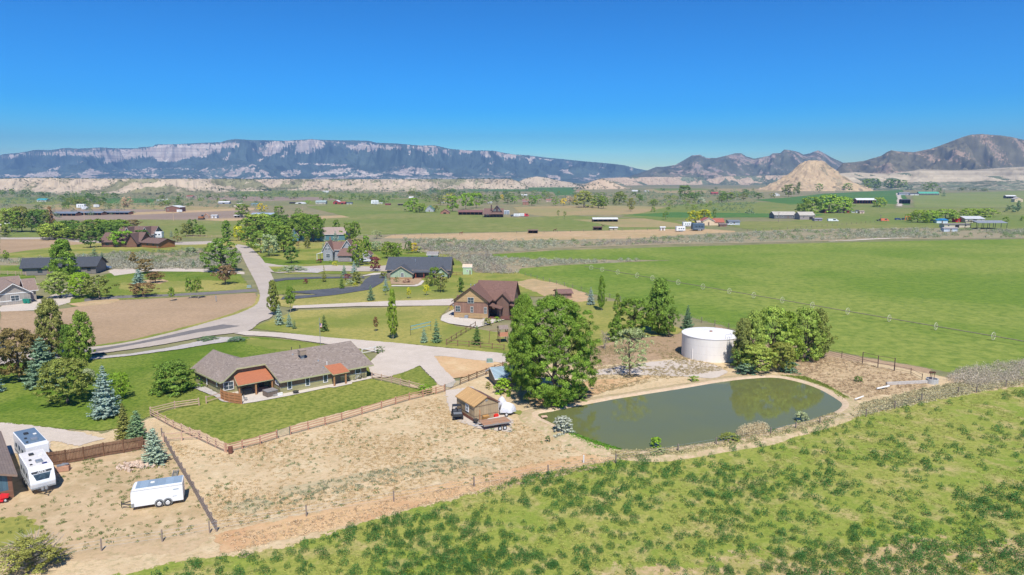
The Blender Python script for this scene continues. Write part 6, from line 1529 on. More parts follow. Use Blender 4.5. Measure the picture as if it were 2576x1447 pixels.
# white tarp-covered machines on a small trailer
e = empty('covered_trailer', (-1.9, 100.4, .2), .12, 'low slatted trailer carrying a white tarp bundle, right of the tan shed', 'trailer')
MB().box(0, 0, .35, 2.1, 1.2, .45).build('bed', METAL, e); b = MB()
for i in range(9): b.box(.1 + i * .23, -.04, .45, .17 + i * .23, 0, .8)
b.box(0, -.05, .78, 2.1, .01, .84).build('slat_side', WHITE, e); wheels(e, (1.0,), 1.3, .28, .18)
def lump(nm, loc, sx, sy, sz, label, cat, m, seed):
    V = []; F = []; n, k = 18, 9
    for i in range(k + 1):
        t = i / k
        for j in range(n):
            a = 6.283 * j / n; rr_ = math.sin(math.pi * (.5 + t * .5)) ** .6 if t < 1 else 0
            q = 1 + .18 * math.sin(a * 5 + seed) * (1 - t) + .08 * math.sin(a * 11 + seed * 2)
            V.append((sx * rr_ * math.cos(a) * q, sy * rr_ * math.sin(a) * q, sz * math.sin(t * 1.571) ** .8 * (1 + .12 * math.cos(a * 2 + seed))))
    F = [(i * n + j, i * n + (j + 1) % n, (i + 1) * n + (j + 1) % n, (i + 1) * n + j) for i in range(k) for j in range(n)]
    o = link(nm, npmesh(nm, V, F, [m], smooth=True)); o.location = loc; return tag(o, label, cat)
TARP = paint('white_tarp', (.74, .73, .76), (.60, .60, .65), 3, .6, bump=.05)
lump('tarp_bundle', (-.75, 101.0, .6), 1.15, .75, 1.35, 'white tarp bundle lying on the slatted trailer', 'tarp', TARP, 1.2)
lump('tarp_bundle', (-1.6, 103.2, .2), .85, .8, 1.9, 'tall white tarp bundle behind the tan shed', 'tarp', TARP, 3.1)
# small things against the tan shed
X, Y = -4.9, 97.0
o = MB().box(-.06, -.05, 0, .1, .05, 2.0).build('plank', paint('raw_plank', (.55, .26, .12)), None); o.location = (-4.8, 97.4, .2); o.rotation_euler = (R(6), 0, 0); tag(o, 'upright orange plank leaning on the tan shed', 'plank')
o = MB().cbox(0, 0, .45, 1.0, .5, .85).build('plywood_box', paint('plywood', (.42, .23, .08), (.34, .18, .06), 3), None, .02); o.location = (-4.0, 98.1, .2); o.rotation_euler = (.25, 0, .5); tag(o, 'brown plywood box leaning at the shed front', 'box')
e = empty('fuel_can', (-2.4, 99.2, .2), .5, 'red plastic crate at the right front corner of the tan shed', 'crate'); MB().cbox(0, 0, .35, .7, .4, .5).build('body', paint('red_plastic', (.72, .03, .02)), e, .04); MB().path([(-.2, 0, .6), (-.2, 0, .7), (.2, 0, .7), (.2, 0, .6)], .03).build('handle', paint('red_plastic', (.72, .03, .02)), e)
e = empty('ladder', (-3.4, 97.4, .55), .5, 'white slatted ramp lying behind the flatbed deck', 'ramp'); b = MB()
for i in range(10): b.box(i * .2, 0, 0, i * .2 + .07, .4, .05)
b.build('slats', WHITE, e); MB().box(-.05, -.05, -.02, 2.0, 0, .08).box(-.05, .4, -.02, 2.0, .45, .08).build('side_rail', WHITE, e)
e = empty('wheelbarrow', (-5.3, 96.8, .2), 2.2, 'dark wheelbarrow at the left front corner of the tan shed', 'wheelbarrow'); MB().loft([[(-s, -s * .7, z), (s, -s * .7, z), (s, s * .7, z), (-s, s * .7, z)] for z, s in ((.35, .25), (.65, .48))]).build('tray', BLACK, e); MB().tube((.55, -.05, .2), (.55, .05, .2), .2, n=14).build('wheel', TYRE, e); MB().path([(.5, 0, .2), (-.9, .3, .55)], .025).path([(.5, 0, .2), (-.9, -.3, .55)], .025).build('handle', METAL, e)
# tractors and machines
def mower(x, y, rz, label, z=.12, c=(.65, .02, .03), sc=1):
    X, Y = G(x, y) if z < 5 else (x, y); e = empty('lawn_tractor', (X, Y, z), rz, label, 'lawn tractor', 'red machines'); e.scale = (sc,) * 3
    MB().loft([[(.1, y_, .35), (.95, y_, .4), (.95, y_, .75), (.1, y_, .9)] for y_ in (-.28, .28)]).build('hood', carpaint(c), e, .04); MB().loft([[(-.9, y_, .35), (-.1, y_, .35), (-.1, y_, .5), (-.9, y_, .7)] for y_ in (-.5, .5)]).build('fender', carpaint(c), e, .04)
    MB().cbox(-.45, 0, .8, .4, .45, .12).cbox(-.65, 0, 1.0, .1, .45, .35).build('seat', BLACK, e); MB().path([(.1, 0, .85), (-.1, 0, 1.15)], .03).torus((-.12, 0, 1.17), (-.5, 0, 1), .18, .02, 12, 4).build('steering_wheel', BLACK, e)
    wheels(e, (.7,), .9, .2, .15); wheels(e, (-.55,), 1.1, .28, .25); MB().cbox(.1, 0, .2, .8, 1.1, .15).build('mower_deck', carpaint(c), e)
mower(218, 686, .2, 'red lawn tractor beside the charcoal-roofed house, left one', sc=1.6)
mower(231, 687, .1, 'red lawn tractor beside the charcoal-roofed house, right one', sc=1.6)
mower(1, 1266, .3, 'red lawn tractor cut off at the left edge below the blue house', z=.22, sc=.95)
X, Y = G(508, 552.5); e = empty('excavator', (X, Y, .05), 0, 'rust-orange excavator at the edge of the meadow', 'excavator'); ec = carpaint((.38, .15, .06)); e.scale = (1.3,) * 3
MB().box(-2, -1.3, .8, 1.3, 1.3, 2.2).build('body', ec, e, .1); MB().box(.2, -1.2, 2.2, 1.3, .1, 3.3).build('cab', GLASS, e, .1); MB().path([(1.2, 0, 1.6), (3.2, 0, 4.2), (5.2, 0, 2.4), (5.0, 0, .8)], .25, 6).build('boom', ec, e)
for s in (-1, 1): MB().loft([[(x, s * 1.1 + q, z) for x, z in ((-2, .1), (-2.2, .5), (-2, .85), (1.6, .85), (1.8, .5), (1.6, .1))] for q in (-.3, .3)]).build('track', BLACK, e)
X, Y = G(2283, 555); e = empty('steel_rack', (X, Y, .05), 0, 'orange steel rack beside the right-hand willows', 'rack')
for i in range(3): MB().box(-.25, -.25, 0, .25, .25, 3.6).build('post', carpaint((.70, .22, .03)), e).location = (i * 2.2 - 2.2, 0, 0)
MB().box(-2.5, -.3, 3.4, 2.5, .3, 3.8).build('beam', carpaint((.70, .22, .03)), e)
# ---------------------------------------------------------------- water tank
e = empty('water_tank', (40.8, 136.8, 0), 0, 'big round off-white water tank with shallow cone roof', 'tank')
tm, nt, p, o_ = base_mat('tank_paint'); co = tc(nt); cc = mix(nt, ramp(nt, noise(nt, stretch(nt, co, 1, 1, .25), .8, 5), .35, .7), (.80, .74, .68), (.72, .66, .60))
s = mk(nt, 'ShaderNodeSeparateXYZ'); nt.links.new(co, s.inputs[0]); f_ = mth(nt, 'LESS_THAN', mth(nt, 'FRACT', mth(nt, 'DIVIDE', s.outputs[2], 1.6)), .018); nt.links.new(mix(nt, mth(nt, 'MULTIPLY', f_, .4), cc, (.3, .26, .24)), p.inputs['Base Color']); p.inputs['Roughness'].default_value = .55
n = 64; rg = [[(r_ * math.cos(6.2832 * i / n), r_ * math.sin(6.2832 * i / n), z) for i in range(n)] for r_, z in ((5.75, -.2), (5.75, 4.75))]
MB().loft(rg, cap=False).build('shell', tm, e, smooth=True)
rg = [[(r_ * math.cos(6.2832 * i / n), r_ * math.sin(6.2832 * i / n), z) for i in range(n)] for r_, z in ((5.82, 4.70), (5.84, 4.82), (5.7, 4.85), (3, 5.0), (.2, 5.12))]
MB().loft(rg).build('roof', paint('tank_roof', (.80, .77, .76), (.72, .69, .67), .6, .5), e)
MB().tube((0, 0, 5.1), (0, 0, 5.35), .3, .3, 12).build('hatch', paint('hatch_rust', (.40, .26, .2)), e)
b = MB()
for s in (-.2, .2): b.tube((1.9 + s, -5.5, .3), (1.9 + s, -5.5, 5.3), .03)
for i in range(12): b.tube((1.7, -5.52, .5 + i * .38), (2.1, -5.52, .5 + i * .38), .02)
b.build('ladder', METAL, e); MB().path([(1.4, -5.2, 5.7), (2.6, -4.8, 5.7), (2.6, -3.8, 5.7)], .03).tube((1.4, -5.2, 4.85), (1.4, -5.2, 5.7), .03).tube((2.6, -4.8, 4.85), (2.6, -4.8, 5.7), .03).build('hand_rail', METAL, e)
MB().tube((-4.6, -3.5, 0), (-4.6, -3.5, 2.4), .07).build('drain_pipe', tm, e)
# ---------------------------------------------------------------- fences
WOODR = paint('red_cedar', (.52, .28, .18), (.42, .24, .16), 3, .85); WOODP = paint('pale_rail', (.60, .40, .28), (.50, .35, .25), 3, .85); WOODG = paint('grey_wood', (.20, .15, .125), (.28, .22, .18), 3, .9); WOODB = paint('brown_wood', (.27, .16, .09), (.2, .12, .07), 3, .9); STL = paint('dark_pipe', (.09, .06, .05), (.13, .08, .06), 3, .7); GRN = paint('green_pipe', (.10, .17, .14), None, 3, .5)
def along(P, sp):
    W = [Vector((*G(*p), 0)) if len(p) == 2 else Vector(p) for p in P]; out = []
    for i in range(len(W) - 1):
        L = (W[i + 1] - W[i]).length; k = max(1, round(L / sp))
        out += [W[i].lerp(W[i + 1], j / k) for j in range(k)]
    return out + [W[-1]], W
def fence(label, P, sp=2.4, h_=1.15, rails=3, pm=WOODR, rm=WOODR, pw=.15, rh_=.12, wire=False, group=None, name='rail_fence', z=.2, zs=None, round_=False):
    pts, W = along(P, sp); c0 = pts[0]; e = empty(name, (c0.x, c0.y, z), 0, label, 'fence', group)
    a0 = W[1] - W[0]; pm_ = MB(); pz = h_ + .08
    if round_: pm_.tube((0, 0, -.2), (0, 0, pz), pw / 2, pw / 2, 8)
    else: pm_.cbox(0, 0, pz / 2 - .1, pw, pw, pz + .2, math.atan2(a0.y, a0.x))
    po = pm_.build('post', pm, e)
    for i, p in enumerate(pts[:100]):
        q = po if i == 0 else po.copy()
        if i: COL.objects.link(q); q.parent = e
        q.location = (p.x - c0.x, p.y - c0.y, 0); q.rotation_euler = (rnd.uniform(-.02, .02), rnd.uniform(-.02, .02), 0)
    zz = zs or [h_ * (.3 + .62 * k / max(1, rails - 1)) if rails > 1 else h_ * .9 for k in range(rails)]
    for z_ in zz:
        b = MB()
        for i in range(len(W) - 1):
            d = W[i + 1] - W[i]; m_ = (W[i] + W[i + 1]) / 2 - c0; an = math.atan2(d.y, d.x); nx_ = Vector((-d.y, d.x, 0)).normalized() * (pw / 2 + .02) * -1
            if wire or round_: b.tube((W[i].x - c0.x, W[i].y - c0.y, z_), (W[i + 1].x - c0.x, W[i + 1].y - c0.y, z_), .008 if wire else rh_ / 2, n=5)
            else: b.cbox(m_.x + nx_.x, m_.y + nx_.y, z_, d.length, .05, rh_, an)
        b.build('wire' if wire else 'rail', METAL if wire else rm, e)
    return e
fence('pale three-rail fence on the left side of the ranch lawn', [(379.5, 1048), (437, 1080), (501, 1109), (566, 1140)], pm=WOODP, rm=WOODP)
fence('pale three-rail fence section left of the patio fence', [(379.5, 1046), (440, 1031), (501, 1022.5)], 3.4, pm=WOODP, rm=WOODP)
fence('short pale two-rail fence touching the curved patio fence', [(519.5, 1018), (557, 1006)], 3.6, rails=2, pm=WOODP, rm=WOODP)
fence('reddish three-rail fence left of the green lawn gate', [(570, 1140.5), (610, 1131), (655, 1120), (697, 1106)], 3, pm=WOODR, rm=WOODR)
fence('long reddish three-rail fence below the ranch lawn', [(731, 1096), (860, 1061), (960, 1030), (1030, 1009), (1097, 993.5), (1119, 987)], 3.1, pm=WOODR, rm=WOODR)
fence('brown rail fence climbing to the largest tree', [(1158, 969.5), (1200, 953), (1245, 936), (1284, 921)], 2.8, pm=WOODB, rm=WOODB)
fence('pale rail fence from the house corner to the gravel drive', [(936, 955), (985, 966), (1030, 977), (1068, 987)], 2.9, pm=WOODP, rm=WOODP)
fence('short white two-rail fence by the gravel apron', [(911, 894), (944, 887.5)], 3.2, rails=2, pm=WHITE, rm=WHITE)
fence('pale two-rail fence joining the yard fence and dark fence', [(503, 1108.5), (458, 1111), (412, 1115)], 4, rails=2, pm=WOODP, rm=WOODP)
fence('weathered dark fence running down beside the cargo trailer', [(408, 1100), (440, 1160), (478, 1222), (512, 1282), (545, 1340)], 2.2, 1.1, 3, WOODG, WOODG)
for lab, P in (('green tube gate in the lawn fence', [(699, 1105.5), (729, 1097)]), ('green tube gate across the gravel drive', [(1121, 986.5), (1157, 970.5)])):
    fence(lab, P, 9, 1.15, 5, GRN, GRN, .08, .045, name='tube_gate', round_=True)['category'] = 'gate'
fence('brown two-rail fence along the lower side of the brown house yard', [(1123, 869.5), (1180, 873.5), (1268, 882.5)], 3.2, rails=2, pm=WOODB, rm=WOODB)
fence('brown two-rail fence slanting up to the concrete apron', [(1123, 869), (1160, 845), (1196, 823)], 3.2, rails=2, pm=WOODB, rm=WOODB)
fence('dark pipe fence on the embankment right of the grove', [(2073, 889), (2117, 902), (2169, 917.5)], 4, 1.25, 3, STL, STL, .12, .06, round_=True)
fence('dark pipe fence leading to the concrete pump ring', [(2250, 935), (2291, 943), (2319, 957)], 4, 1.0, 2, STL, STL, .12, .06, round_=True)
fence('tall dark pipe gate frame on the embankment', [(2169, 917.5), (2208, 927.5), (2249, 934)], 7, 2.3, 2, STL, STL, .18, .08, round_=True, zs=[.9, 2.3])
fence('wire fence on wooden posts along the alfalfa pasture', [(-20, 1440), (256, 1389), (408.7, 1366), (528, 1344), (771, 1302), (991, 1265), (1193, 1228), (1379, 1197), (1549, 1168), (1705.5, 1143), (1801.5, 1126.5), (1938, 1100), (2062, 1071.5), (2178, 1051), (2318, 1012), (2410, 993.5), (2456, 990), (2600, 962)], 6.5, 1.15, 3, WOODG, METAL, .13, wire=True, name='wire_fence')
fence('wire fence dividing the brown house plot from the big field', [(1321, 694.5), (1400, 716), (1462, 732), (1560, 757), (1692, 796), (1765, 812), (1833, 828), (1960, 858), (2073, 885)], 5, 1.2, 4, WOODG, METAL, .12, wire=True, name='wire_fence')
fence('pasture wire fence beyond the big field', [(1300, 588), (1500, 582), (1660, 579), (1760, 574)], 10, 1.4, 2, WOODG, METAL, .2, wire=True, name='wire_fence')
fence('wood rail fence in the yard of the upper left houses', [(470, 597), (520, 597.5), (572, 598.5)], 4, 1.3, 2, WOODP, WOODP)
fence('wood rail fence left of the charcoal-roofed house', [(0, 691), (40, 692.5), (66, 694)], 3.5, 1.3, 3, WOODP, WOODP)
fence('wood corral fence beside the peach house', [(1880, 583), (2000, 577), (2130, 566), (2200, 560)], 8, 1.5, 2, WOODG, METAL, .2, wire=True, name='wire_fence')
fence('pale fence by the far meadow road', [(884, 597), (960, 596), (1060, 593), (1160, 590)], 8, 1.4, 2, WOODG, METAL, .2, wire=True, name='wire_fence')
fence('short rail fence beside the mint green shed', [(1132, 694), (1164, 694)], 3, 1.1, 2, WOODB, WOODB)
def board_fence(label, W, h_, m, rails=2, z=.2):
    e = empty('board_fence', (*W[0], z), 0, label, 'fence'); c0 = Vector((*W[0], 0)); b = MB(); r_ = MB(); P = [Vector((*w_, 0)) - c0 for w_ in W]
    for i in range(len(P) - 1):
        d = P[i + 1] - P[i]; an = math.atan2(d.y, d.x); n_ = int(d.length / .155); nx_ = Vector((d.y, -d.x, 0)).normalized()
        for j in range(n_):
            q = P[i] + d * ((j + .5) / n_); b.cbox(q.x, q.y, (h_ + rnd.uniform(-.03, .03)) / 2, .145, .025, h_, an)
        for k in range(rails):
            zc = h_ * (.25 + .55 * k / (rails - 1)); q = P[i] + d / 2 + nx_ * .05; r_.cbox(q.x, q.y, zc, d.length, .05, .1, an)
    b.build('boards', m, e); r_.build('rail', m if m != WOODG else WOODP, e)
    for q in P: MB().cbox(q.x, q.y, h_ / 2, .15, .15, h_ + .1).build('post', m, e)
    return e
PLK = paint('stained_boards', (.17, .09, .05), (.26, .14, .08), 2.5, .9, lines=(3, .155, .1)); CPL = paint('cedar_boards', (.42, .19, .08), (.36, .17, .08), 2.5, .85)
pts = [G(*p) for p in ((122, 1175), (167, 1169), (212, 1161), (262, 1150), (312, 1142), (361, 1133))]
board_fence('tall dark brown board fence behind the front camper', pts, 1.75, PLK)
board_fence('curved cedar privacy fence at the patio corner', [rl2(*p) for p in ((-8.57, 3.5), (-8.4, 2.2), (-8.0, 1.05), (-7.4, .0), (-6.7, -1.1))], 1.7, CPL, 3)
# ---------------------------------------------------------------- wheel-line sprinkler
wl = [(1486.5, 674), (1522, 678), (1558.5, 685), (1600, 694), (1644, 700), (1697, 712.5), (1752.6, 724), (1816, 736), (1882.5, 746), (1958, 758), (2040.7, 770), (2132, 785), (2237, 803), (2360, 822), (2504, 847)]
P0 = Vector((*G(1486.5, 679.5), 0)); P1 = Vector((*G(2504, 858), 0)); d = (P1 - P0); dn_ = d.normalized(); Lw = d.length + 14
e = empty('wheel_line_sprinkler', (P0.x, P0.y, .1), math.atan2(d.y, d.x), 'long wheel-line irrigation pipe rolling across the big green field', 'sprinkler line')
MB().tube((-4, 0, .95), (Lw, 0, .95), .1, n=6).build('pipe', WOODG, e)
wlm = paint('wheel_steel', (.66, .60, .46), (.55, .5, .38), 3, .5)
wb = MB().torus((0, 0, .95), (1, 0, 0), .88, .045, 26, 5)
for i in range(8): a = 6.283 * i / 8; wb.tube((0, 0, .95), (0, .92 * math.cos(a), .95 + .92 * math.sin(a)), .015, n=4)
w0 = wb.build('wheel', wlm, e)
for i, q in enumerate(wl):
    t = G(q[0], q[1] + 1717 * .95 / (math.hypot(*G(q[0], q[1])) * 1.03)); s_ = (Vector((*t, 0)) - P0).dot(dn_); o = w0 if i == 0 else w0.copy()
    if i: COL.objects.link(o); o.parent = e
    o.location = (s_, 0, 0); o.rotation_euler = (rnd.uniform(0, 3) * 0, 0, R(rnd.uniform(-4, 4)))
# ---------------------------------------------------------------- small things
e = empty('pump_ring', (*G(2344, 966), .1), 0, 'concrete pump ring with rusty valve stems on the bank', 'pump'); n = 20
rg = [[(r_ * math.cos(6.2832 * i / n), r_ * math.sin(6.2832 * i / n), z) for i in range(n)] for r_, z in ((1.0, 0), (1.0, .9), (.82, .9), (.82, .1))]
MB().loft(rg).build('ring', paint('ring_concrete', (.48, .47, .44)), e)
for i, (x, y) in enumerate(((-.35, .1), (0, .2), (.3, 0))): MB().tube((x, y, .1), (x, y, 2.0 + .1 * i), .05).cbox(x, y, 2.0, .35, .25, .25).build('valve_stem', paint('rust', (.14, .06, .04)), e)
for lab, A, B in (('concrete culvert wall on the bank by the pump ring', (2231, 972), (2335, 967)),):
    a, b = Vector((*G(*A), 0)), Vector((*G(*B), 0)); d = b - a; o = MB().box(0, 0, 0, d.length, .35, .55).build('culvert_wall', paint('ring_concrete2', (.52, .47, .42)), None, .02); o.location = (a.x, a.y, .15); o.rotation_euler.z = math.atan2(d.y, d.x); tag(o, lab, 'wall')
o = MB().tube((0, 0, .25), (2.6, .9, .45), .14).build('outlet_pipe', WHITE, None); o.location = (*G(2205, 984), .2); tag(o, 'white outlet pipe sloping toward the pond', 'pipe')
o = MB().tube((0, 0, .25), (1.8, .8, .5), .1).build('outlet_pipe', WHITE, None); o.location = (*G(2150, 1011), .2); tag(o, 'short white pipe at the right end of the pond', 'pipe')
e = empty('float_platform', (*G(1369, 1058), .3), .2, 'small wooden float platform at the left pond corner', 'platform'); MB().cbox(0, 0, .35, .9, .7, .08).build('deck', WOODP, e)
for x in (-.35, .35):
    for y in (-.28, .28): MB().tube((x, y, -.3), (x, y, .35), .04).build('leg', WOODG, e)
lb = [('transformer_box', (1232, 914), 1.1, .8, .7, (.22, .33, .27), 'sage green transformer box in the dry triangle', 'utility box'), ('transformer_box', (627, 775 - 50), 1.3, .8, .8, (.28, .36, .32), 'grey-green utility box beside the road lawn', 'utility box')]
for nm, p, a, b_, c_, col, lab, cat in lb:
    e = empty(nm, (*G(*p), .2), .2, lab, cat); MB().cbox(0, 0, c_ / 2, a, b_, c_).build('cabinet', paint('cabinet_paint', col), e, .03); MB().cbox(0, 0, .04, a + .3, b_ + .3, .08).build('pad', paint('pad', (.5, .48, .45)), e)
o = MB().tube((0, 0, 0), (0, 0, 1.5), .12, n=10).tube((0, 0, 1.5), (0, 0, 1.7), .16, .12, 10).build('pipe_post', METAL, None); o.location = (*G(544, 799.5 - 40), .15); tag(o, 'grey standpipe in the bare brown lot', 'pipe')
o = MB().tube((0, 0, 0), (0, 0, 1.0), .09, n=8).build('pipe_post', WHITE, None); o.location = (*G(1468, 1168), .2); tag(o, 'white standpipe by the wire fence', 'pipe')
o = MB().tube((0, 0, 0), (0, 0, .85), .3, .3, 16).build('burn_barrel', paint('rusty_barrel', (.13, .05, .035), (.2, .08, .05), 4, .9), None); o.location = (*G(580.5, 1143), .2); tag(o, 'rusty barrel at the lawn fence corner', 'barrel')
e = empty('volleyball_net', (*G(1033, 845), .1), math.atan2(G(1084, 833)[1] - G(1033, 845)[1], G(1084, 833)[0] - G(1033, 845)[0]), 'blue-edged volleyball net on the yellow lawn', 'net'); Ln = math.dist(G(1033, 845), G(1084, 833))
for x in (0, Ln): MB().tube((x, 0, 0), (x, 0, 2.3), .04).build('post', BLACK, e)
MB().box(0, -.02, 2.1, Ln, .02, 2.25).box(0, -.02, 1.3, Ln, .02, 1.42).build('tape', paint('net_blue', (.12, .42, .55)), e)
b = MB()
for i in range(int(Ln / .3)): b.box(i * .3, -.006, 1.42, i * .3 + .012, .006, 2.1)
b.build('mesh_cords', WHITE, e)
e = empty('play_tower', (*G(1265, 862), .1), .3, 'small wooden play tower behind the yard fence', 'playset')
for x in (-.9, .9):
    for y in (-.8, .8): MB().cbox(x, y, 1.6, .14, .14, 3.2).build('post', WOODB, e)
MB().cbox(0, 0, 1.5, 2.0, 1.8, .12).build('floor', WOODR, e); MB().cbox(0, -.85, 2.0, 1.9, .05, .9).cbox(.92, 0, 2.0, .05, 1.7, .9).cbox(-.92, 0, 2.0, .05, 1.7, .9).build('railing', paint('play_panel', (.55, .24, .14)), e)
MB().slab([(-1.1, -1.1, 3.2), (1.1, -1.1, 3.2), (1.1, 0, 3.9), (-1.1, 0, 3.9)], .06).slab([(-1.1, 0, 3.9), (1.1, 0, 3.9), (1.1, 1.1, 3.2), (-1.1, 1.1, 3.2)], .06).build('roof', WOODG, e); MB().path([(-1.0, 0, 2.9), (-3.0, 0, 2.9), (-3.2, 0, 0)], .06).build('swing_beam', WOODB, e)
e = empty('flag_pole', rl(15.4, 19.5, .1), 0, 'flag pole with striped flag behind the ranch house roof', 'flag pole'); MB().tube((0, 0, 0), (0, 0, 8.2), .06, .04).build('pole', METAL, e)
fl = MB()
for i in range(7): fl.box(.05, -.01, 6.2 + i * .12, .5, .01, 6.32 + i * .12, mi=i % 2)
fl.box(.05, -.015, 6.6, .25, .015, 7.05, mi=2); fl.build('flag', [paint('flag_red', (.5, .05, .06)), WHITE, paint('flag_blue', (.04, .07, .25))], e)
e = empty('ladder_stack', (*G(438, 1190), .2), R(-70), 'aluminium ladder lying beside the dark fence', 'ladder'); b = MB()
for i in range(9): b.box(i * .28, 0, .1, i * .28 + .05, .5, .14)
b.build('rungs', METAL, e); MB().box(-.1, -.05, .06, 2.5, 0, .18).box(-.1, .5, .06, 2.5, .55, .18).build('side_rail', METAL, e)
X, Y = G(160, 1187); e = empty('junk_box', (X, Y, .2), .3, 'wooden box of scrap metal behind the front camper', 'box'); MB().cbox(0, 0, .3, 1.4, .8, .6).build('crate', WOODR, e); MB().cbox(-.2, 0, .7, .9, .5, .12, .4).cbox(.25, .1, .78, .8, .35, .1, -.3).build('scrap_metal', METAL, e)
X, Y = G(366, 1128); e = empty('wooden_chest', (X, Y, .2), .1, 'small brown wooden chest behind the board fence', 'chest'); MB().cbox(0, 0, .4, 1.5, .9, .8).build('box', WOODR, e, .02); MB().cbox(0, 0, .84, 1.6, 1.0, .08).build('lid', WOODB, e)
# rubble heap
rng = np.random.default_rng(5); b = MB(); RKM = paint('rubble_stone', (.50, .36, .26), (.60, .48, .38), 3, .95)
for i in range(150):
    x, y = rng.normal(0, 1.1), rng.normal(0, .6); s_ = rng.uniform(.07, .22); c_ = Vector((x, y, max(0, .38 - .12 * (x * x + 2 * y * y)) * rng.uniform(.6, 1) + s_ * .3)); M_ = Matrix.Rotation(rng.uniform(0, 3), 3, Vector(rng.normal(size=3)).normalized())
    vs = [c_ + M_ @ Vector((sx * s_ * rng.uniform(.6, 1), sy * s_ * rng.uniform(.6, 1), sz * s_ * rng.uniform(.5, .9))) for sx in (-1, 1) for sy in (-1, 1) for sz in (-1, 1)]
    b.add(vs, [(0, 1, 3, 2), (4, 6, 7, 5), (0, 4, 5, 1), (2, 3, 7, 6), (0, 2, 6, 4), (1, 5, 7, 3)])
o = b.build('rubble_pile', RKM, None); o.location = (*G(345, 1176), .18); tag(o, 'heap of broken pale stones behind the cargo trailer', 'rubble', kind='stuff')
# poles
for x, yb, yt, lab in ((213, 556, 531, 'thin utility pole in front of the brick barns'), (1246, 513, 500, 'pale utility pole behind the dark farmhouse'), (1066, 500, 484, 'utility pole in the far wood'), (1958, 560, 533, 'wooden pole left of the beige-roofed farmhouse'), (2048, 560, 540, 'wooden pole beside the steep barn'), (2215, 556, 540, 'wooden pole by the black pickup'), (437, 556, 533, 'utility pole in front of the brown barn house'), (761, 541, 520, 'utility pole at the right of the meadow edge')):
    X, Y = G(x, yb); h_ = zat(yt, Y); e = empty('utility_pole', (X, Y, 0), 0, lab, 'utility pole'); MB().tube((0, 0, 0), (0, 0, h_), .2, .14).build('pole', WOODG if x > 900 else WOODP, e); MB().box(-1.1, -.08, h_ - .8, 1.1, .08, h_ - .6).build('crossarm', WOODG, e)
# horses
def horse(x, y, rz, c, label):
    X, Y = G(x, y); m_ = paint('horse_coat', c, None, 2, .8); e = link('horse', None) if False else None
    me = bpy.data.meshes.new('horse'); V = [(-.8, 0, 1.35), (0, 0, 1.3), (.65, 0, 1.4), (1.0, 0, 1.75), (1.2, 0, 2.05), (1.6, 0, 1.85), (.65, .2, 1.2), (.68, .2, .65), (.66, .2, .05), (.65, -.2, 1.2), (.6, -.2, .65), (.62, -.2, .05), (-.8, .2, 1.2), (-.95, .2, .6), (-.88, .2, .05), (-.8, -.2, 1.2), (-.98, -.2, .6), (-.9, -.2, .05), (-1.1, 0, 1.3), (-1.2, 0, .8)]
    E_ = [(0, 1), (1, 2), (2, 3), (3, 4), (4, 5), (2, 6), (6, 7), (7, 8), (2, 9), (9, 10), (10, 11), (0, 12), (12, 13), (13, 14), (0, 15), (15, 16), (16, 17), (0, 18), (18, 19)]
    me.from_pydata(V, E_, []); o = link('horse', me); sk = o.modifiers.new('s', 'SKIN'); rad = [.32, .33, .3, .2, .16, .1, .16, .08, .07, .16, .08, .07, .19, .09, .07, .19, .09, .07, .08, .06]
    for v, r_ in zip(me.skin_vertices[0].data, rad): v.radius = (r_, r_)
    me.skin_vertices[0].data[1].use_root = True; o.modifiers.new('u', 'SUBSURF').levels = 1; me.materials.append(m_); o.location = (X, Y, .05); o.rotation_euler.z = rz; tag(o, label, 'horse', 'horses on the dry strip')
horse(1160, 591, .1, (.18, .07, .035), 'chestnut horse standing on the dry strip, left of centre')
horse(1517, 571.5, 3, (.14, .06, .04), 'brown horse beside the right run-in shed')
horse(1396, 583, .3, (.12, .05, .03), 'dark brown horse at the meadow fence')
# ---------------------------------------------------------------- alfalfa clumps and ground plants
def clump_mesh(nm, n, seed, spread=.5, hh=.55, ls=.06, up=.9):
    rg_ = np.random.default_rng(seed); a = rg_.uniform(0, 6.283, n); r_ = np.sqrt(rg_.uniform(0, 1, n)) * spread; z = hh * np.sqrt(np.clip(1 - (r_ / spread) ** 2, 0, 1)) * rg_.uniform(.25, 1.05, n)
    C = np.stack([r_ * np.cos(a), r_ * np.sin(a), z], 1); N = np.stack([np.cos(a) * r_ / spread, np.sin(a) * r_ / spread, np.full(n, up)], 1)
    global rng
    rng = rg_; V = cards(C, N, ls, .55, .6); return V
AV = [clump_mesh('c', 420, 900 + i, .5, .8, .04, .35) for i in range(5)]
ALF = [npmesh('alfalfa_clump', v, quadF(len(v)), [LEAF]) for v in AV]
AP = [(330, 1460), (480, 1418), (620, 1400), (760, 1372), (960, 1312), (1170, 1258), (1340, 1200), (1600, 1160), (1900, 1098), (2050, 1070), (2200, 1045), (2400, 1006), (2700, 967), (3200, 1010), (3200, 1900), (0, 1900), (0, 1560)]
pts = []; r2 = np.random.default_rng(77)
while len(pts) < 3700:
    x = r2.uniform(0, 3200); y = 960 + 530 * r2.uniform(0, 1) if r2.uniform() < .9 else r2.uniform(1490, 1900)
    if not inpoly(np.array([x]), np.array([y]), AP)[0]: continue
    X, Y = G(x, y); dd_ = fbm(X / 9, Y / 6, 3, 19)
    dens = np.clip((dd_ - .36) * 3.2, .16, 1) * min(1.1, .5 + .5 * (y - 1000) / 400)
    if y < 1180: dens *= .6
    sz_ = r2.uniform(.45, 1.25) * (.75 + .5 * dd_)
    if r2.uniform() < dens and all((X - q[0]) ** 2 + (Y - q[1]) ** 2 > (.42 * (sz_ + q[2])) ** 2 for q in pts[-900:]): pts.append((X, Y, sz_, y))
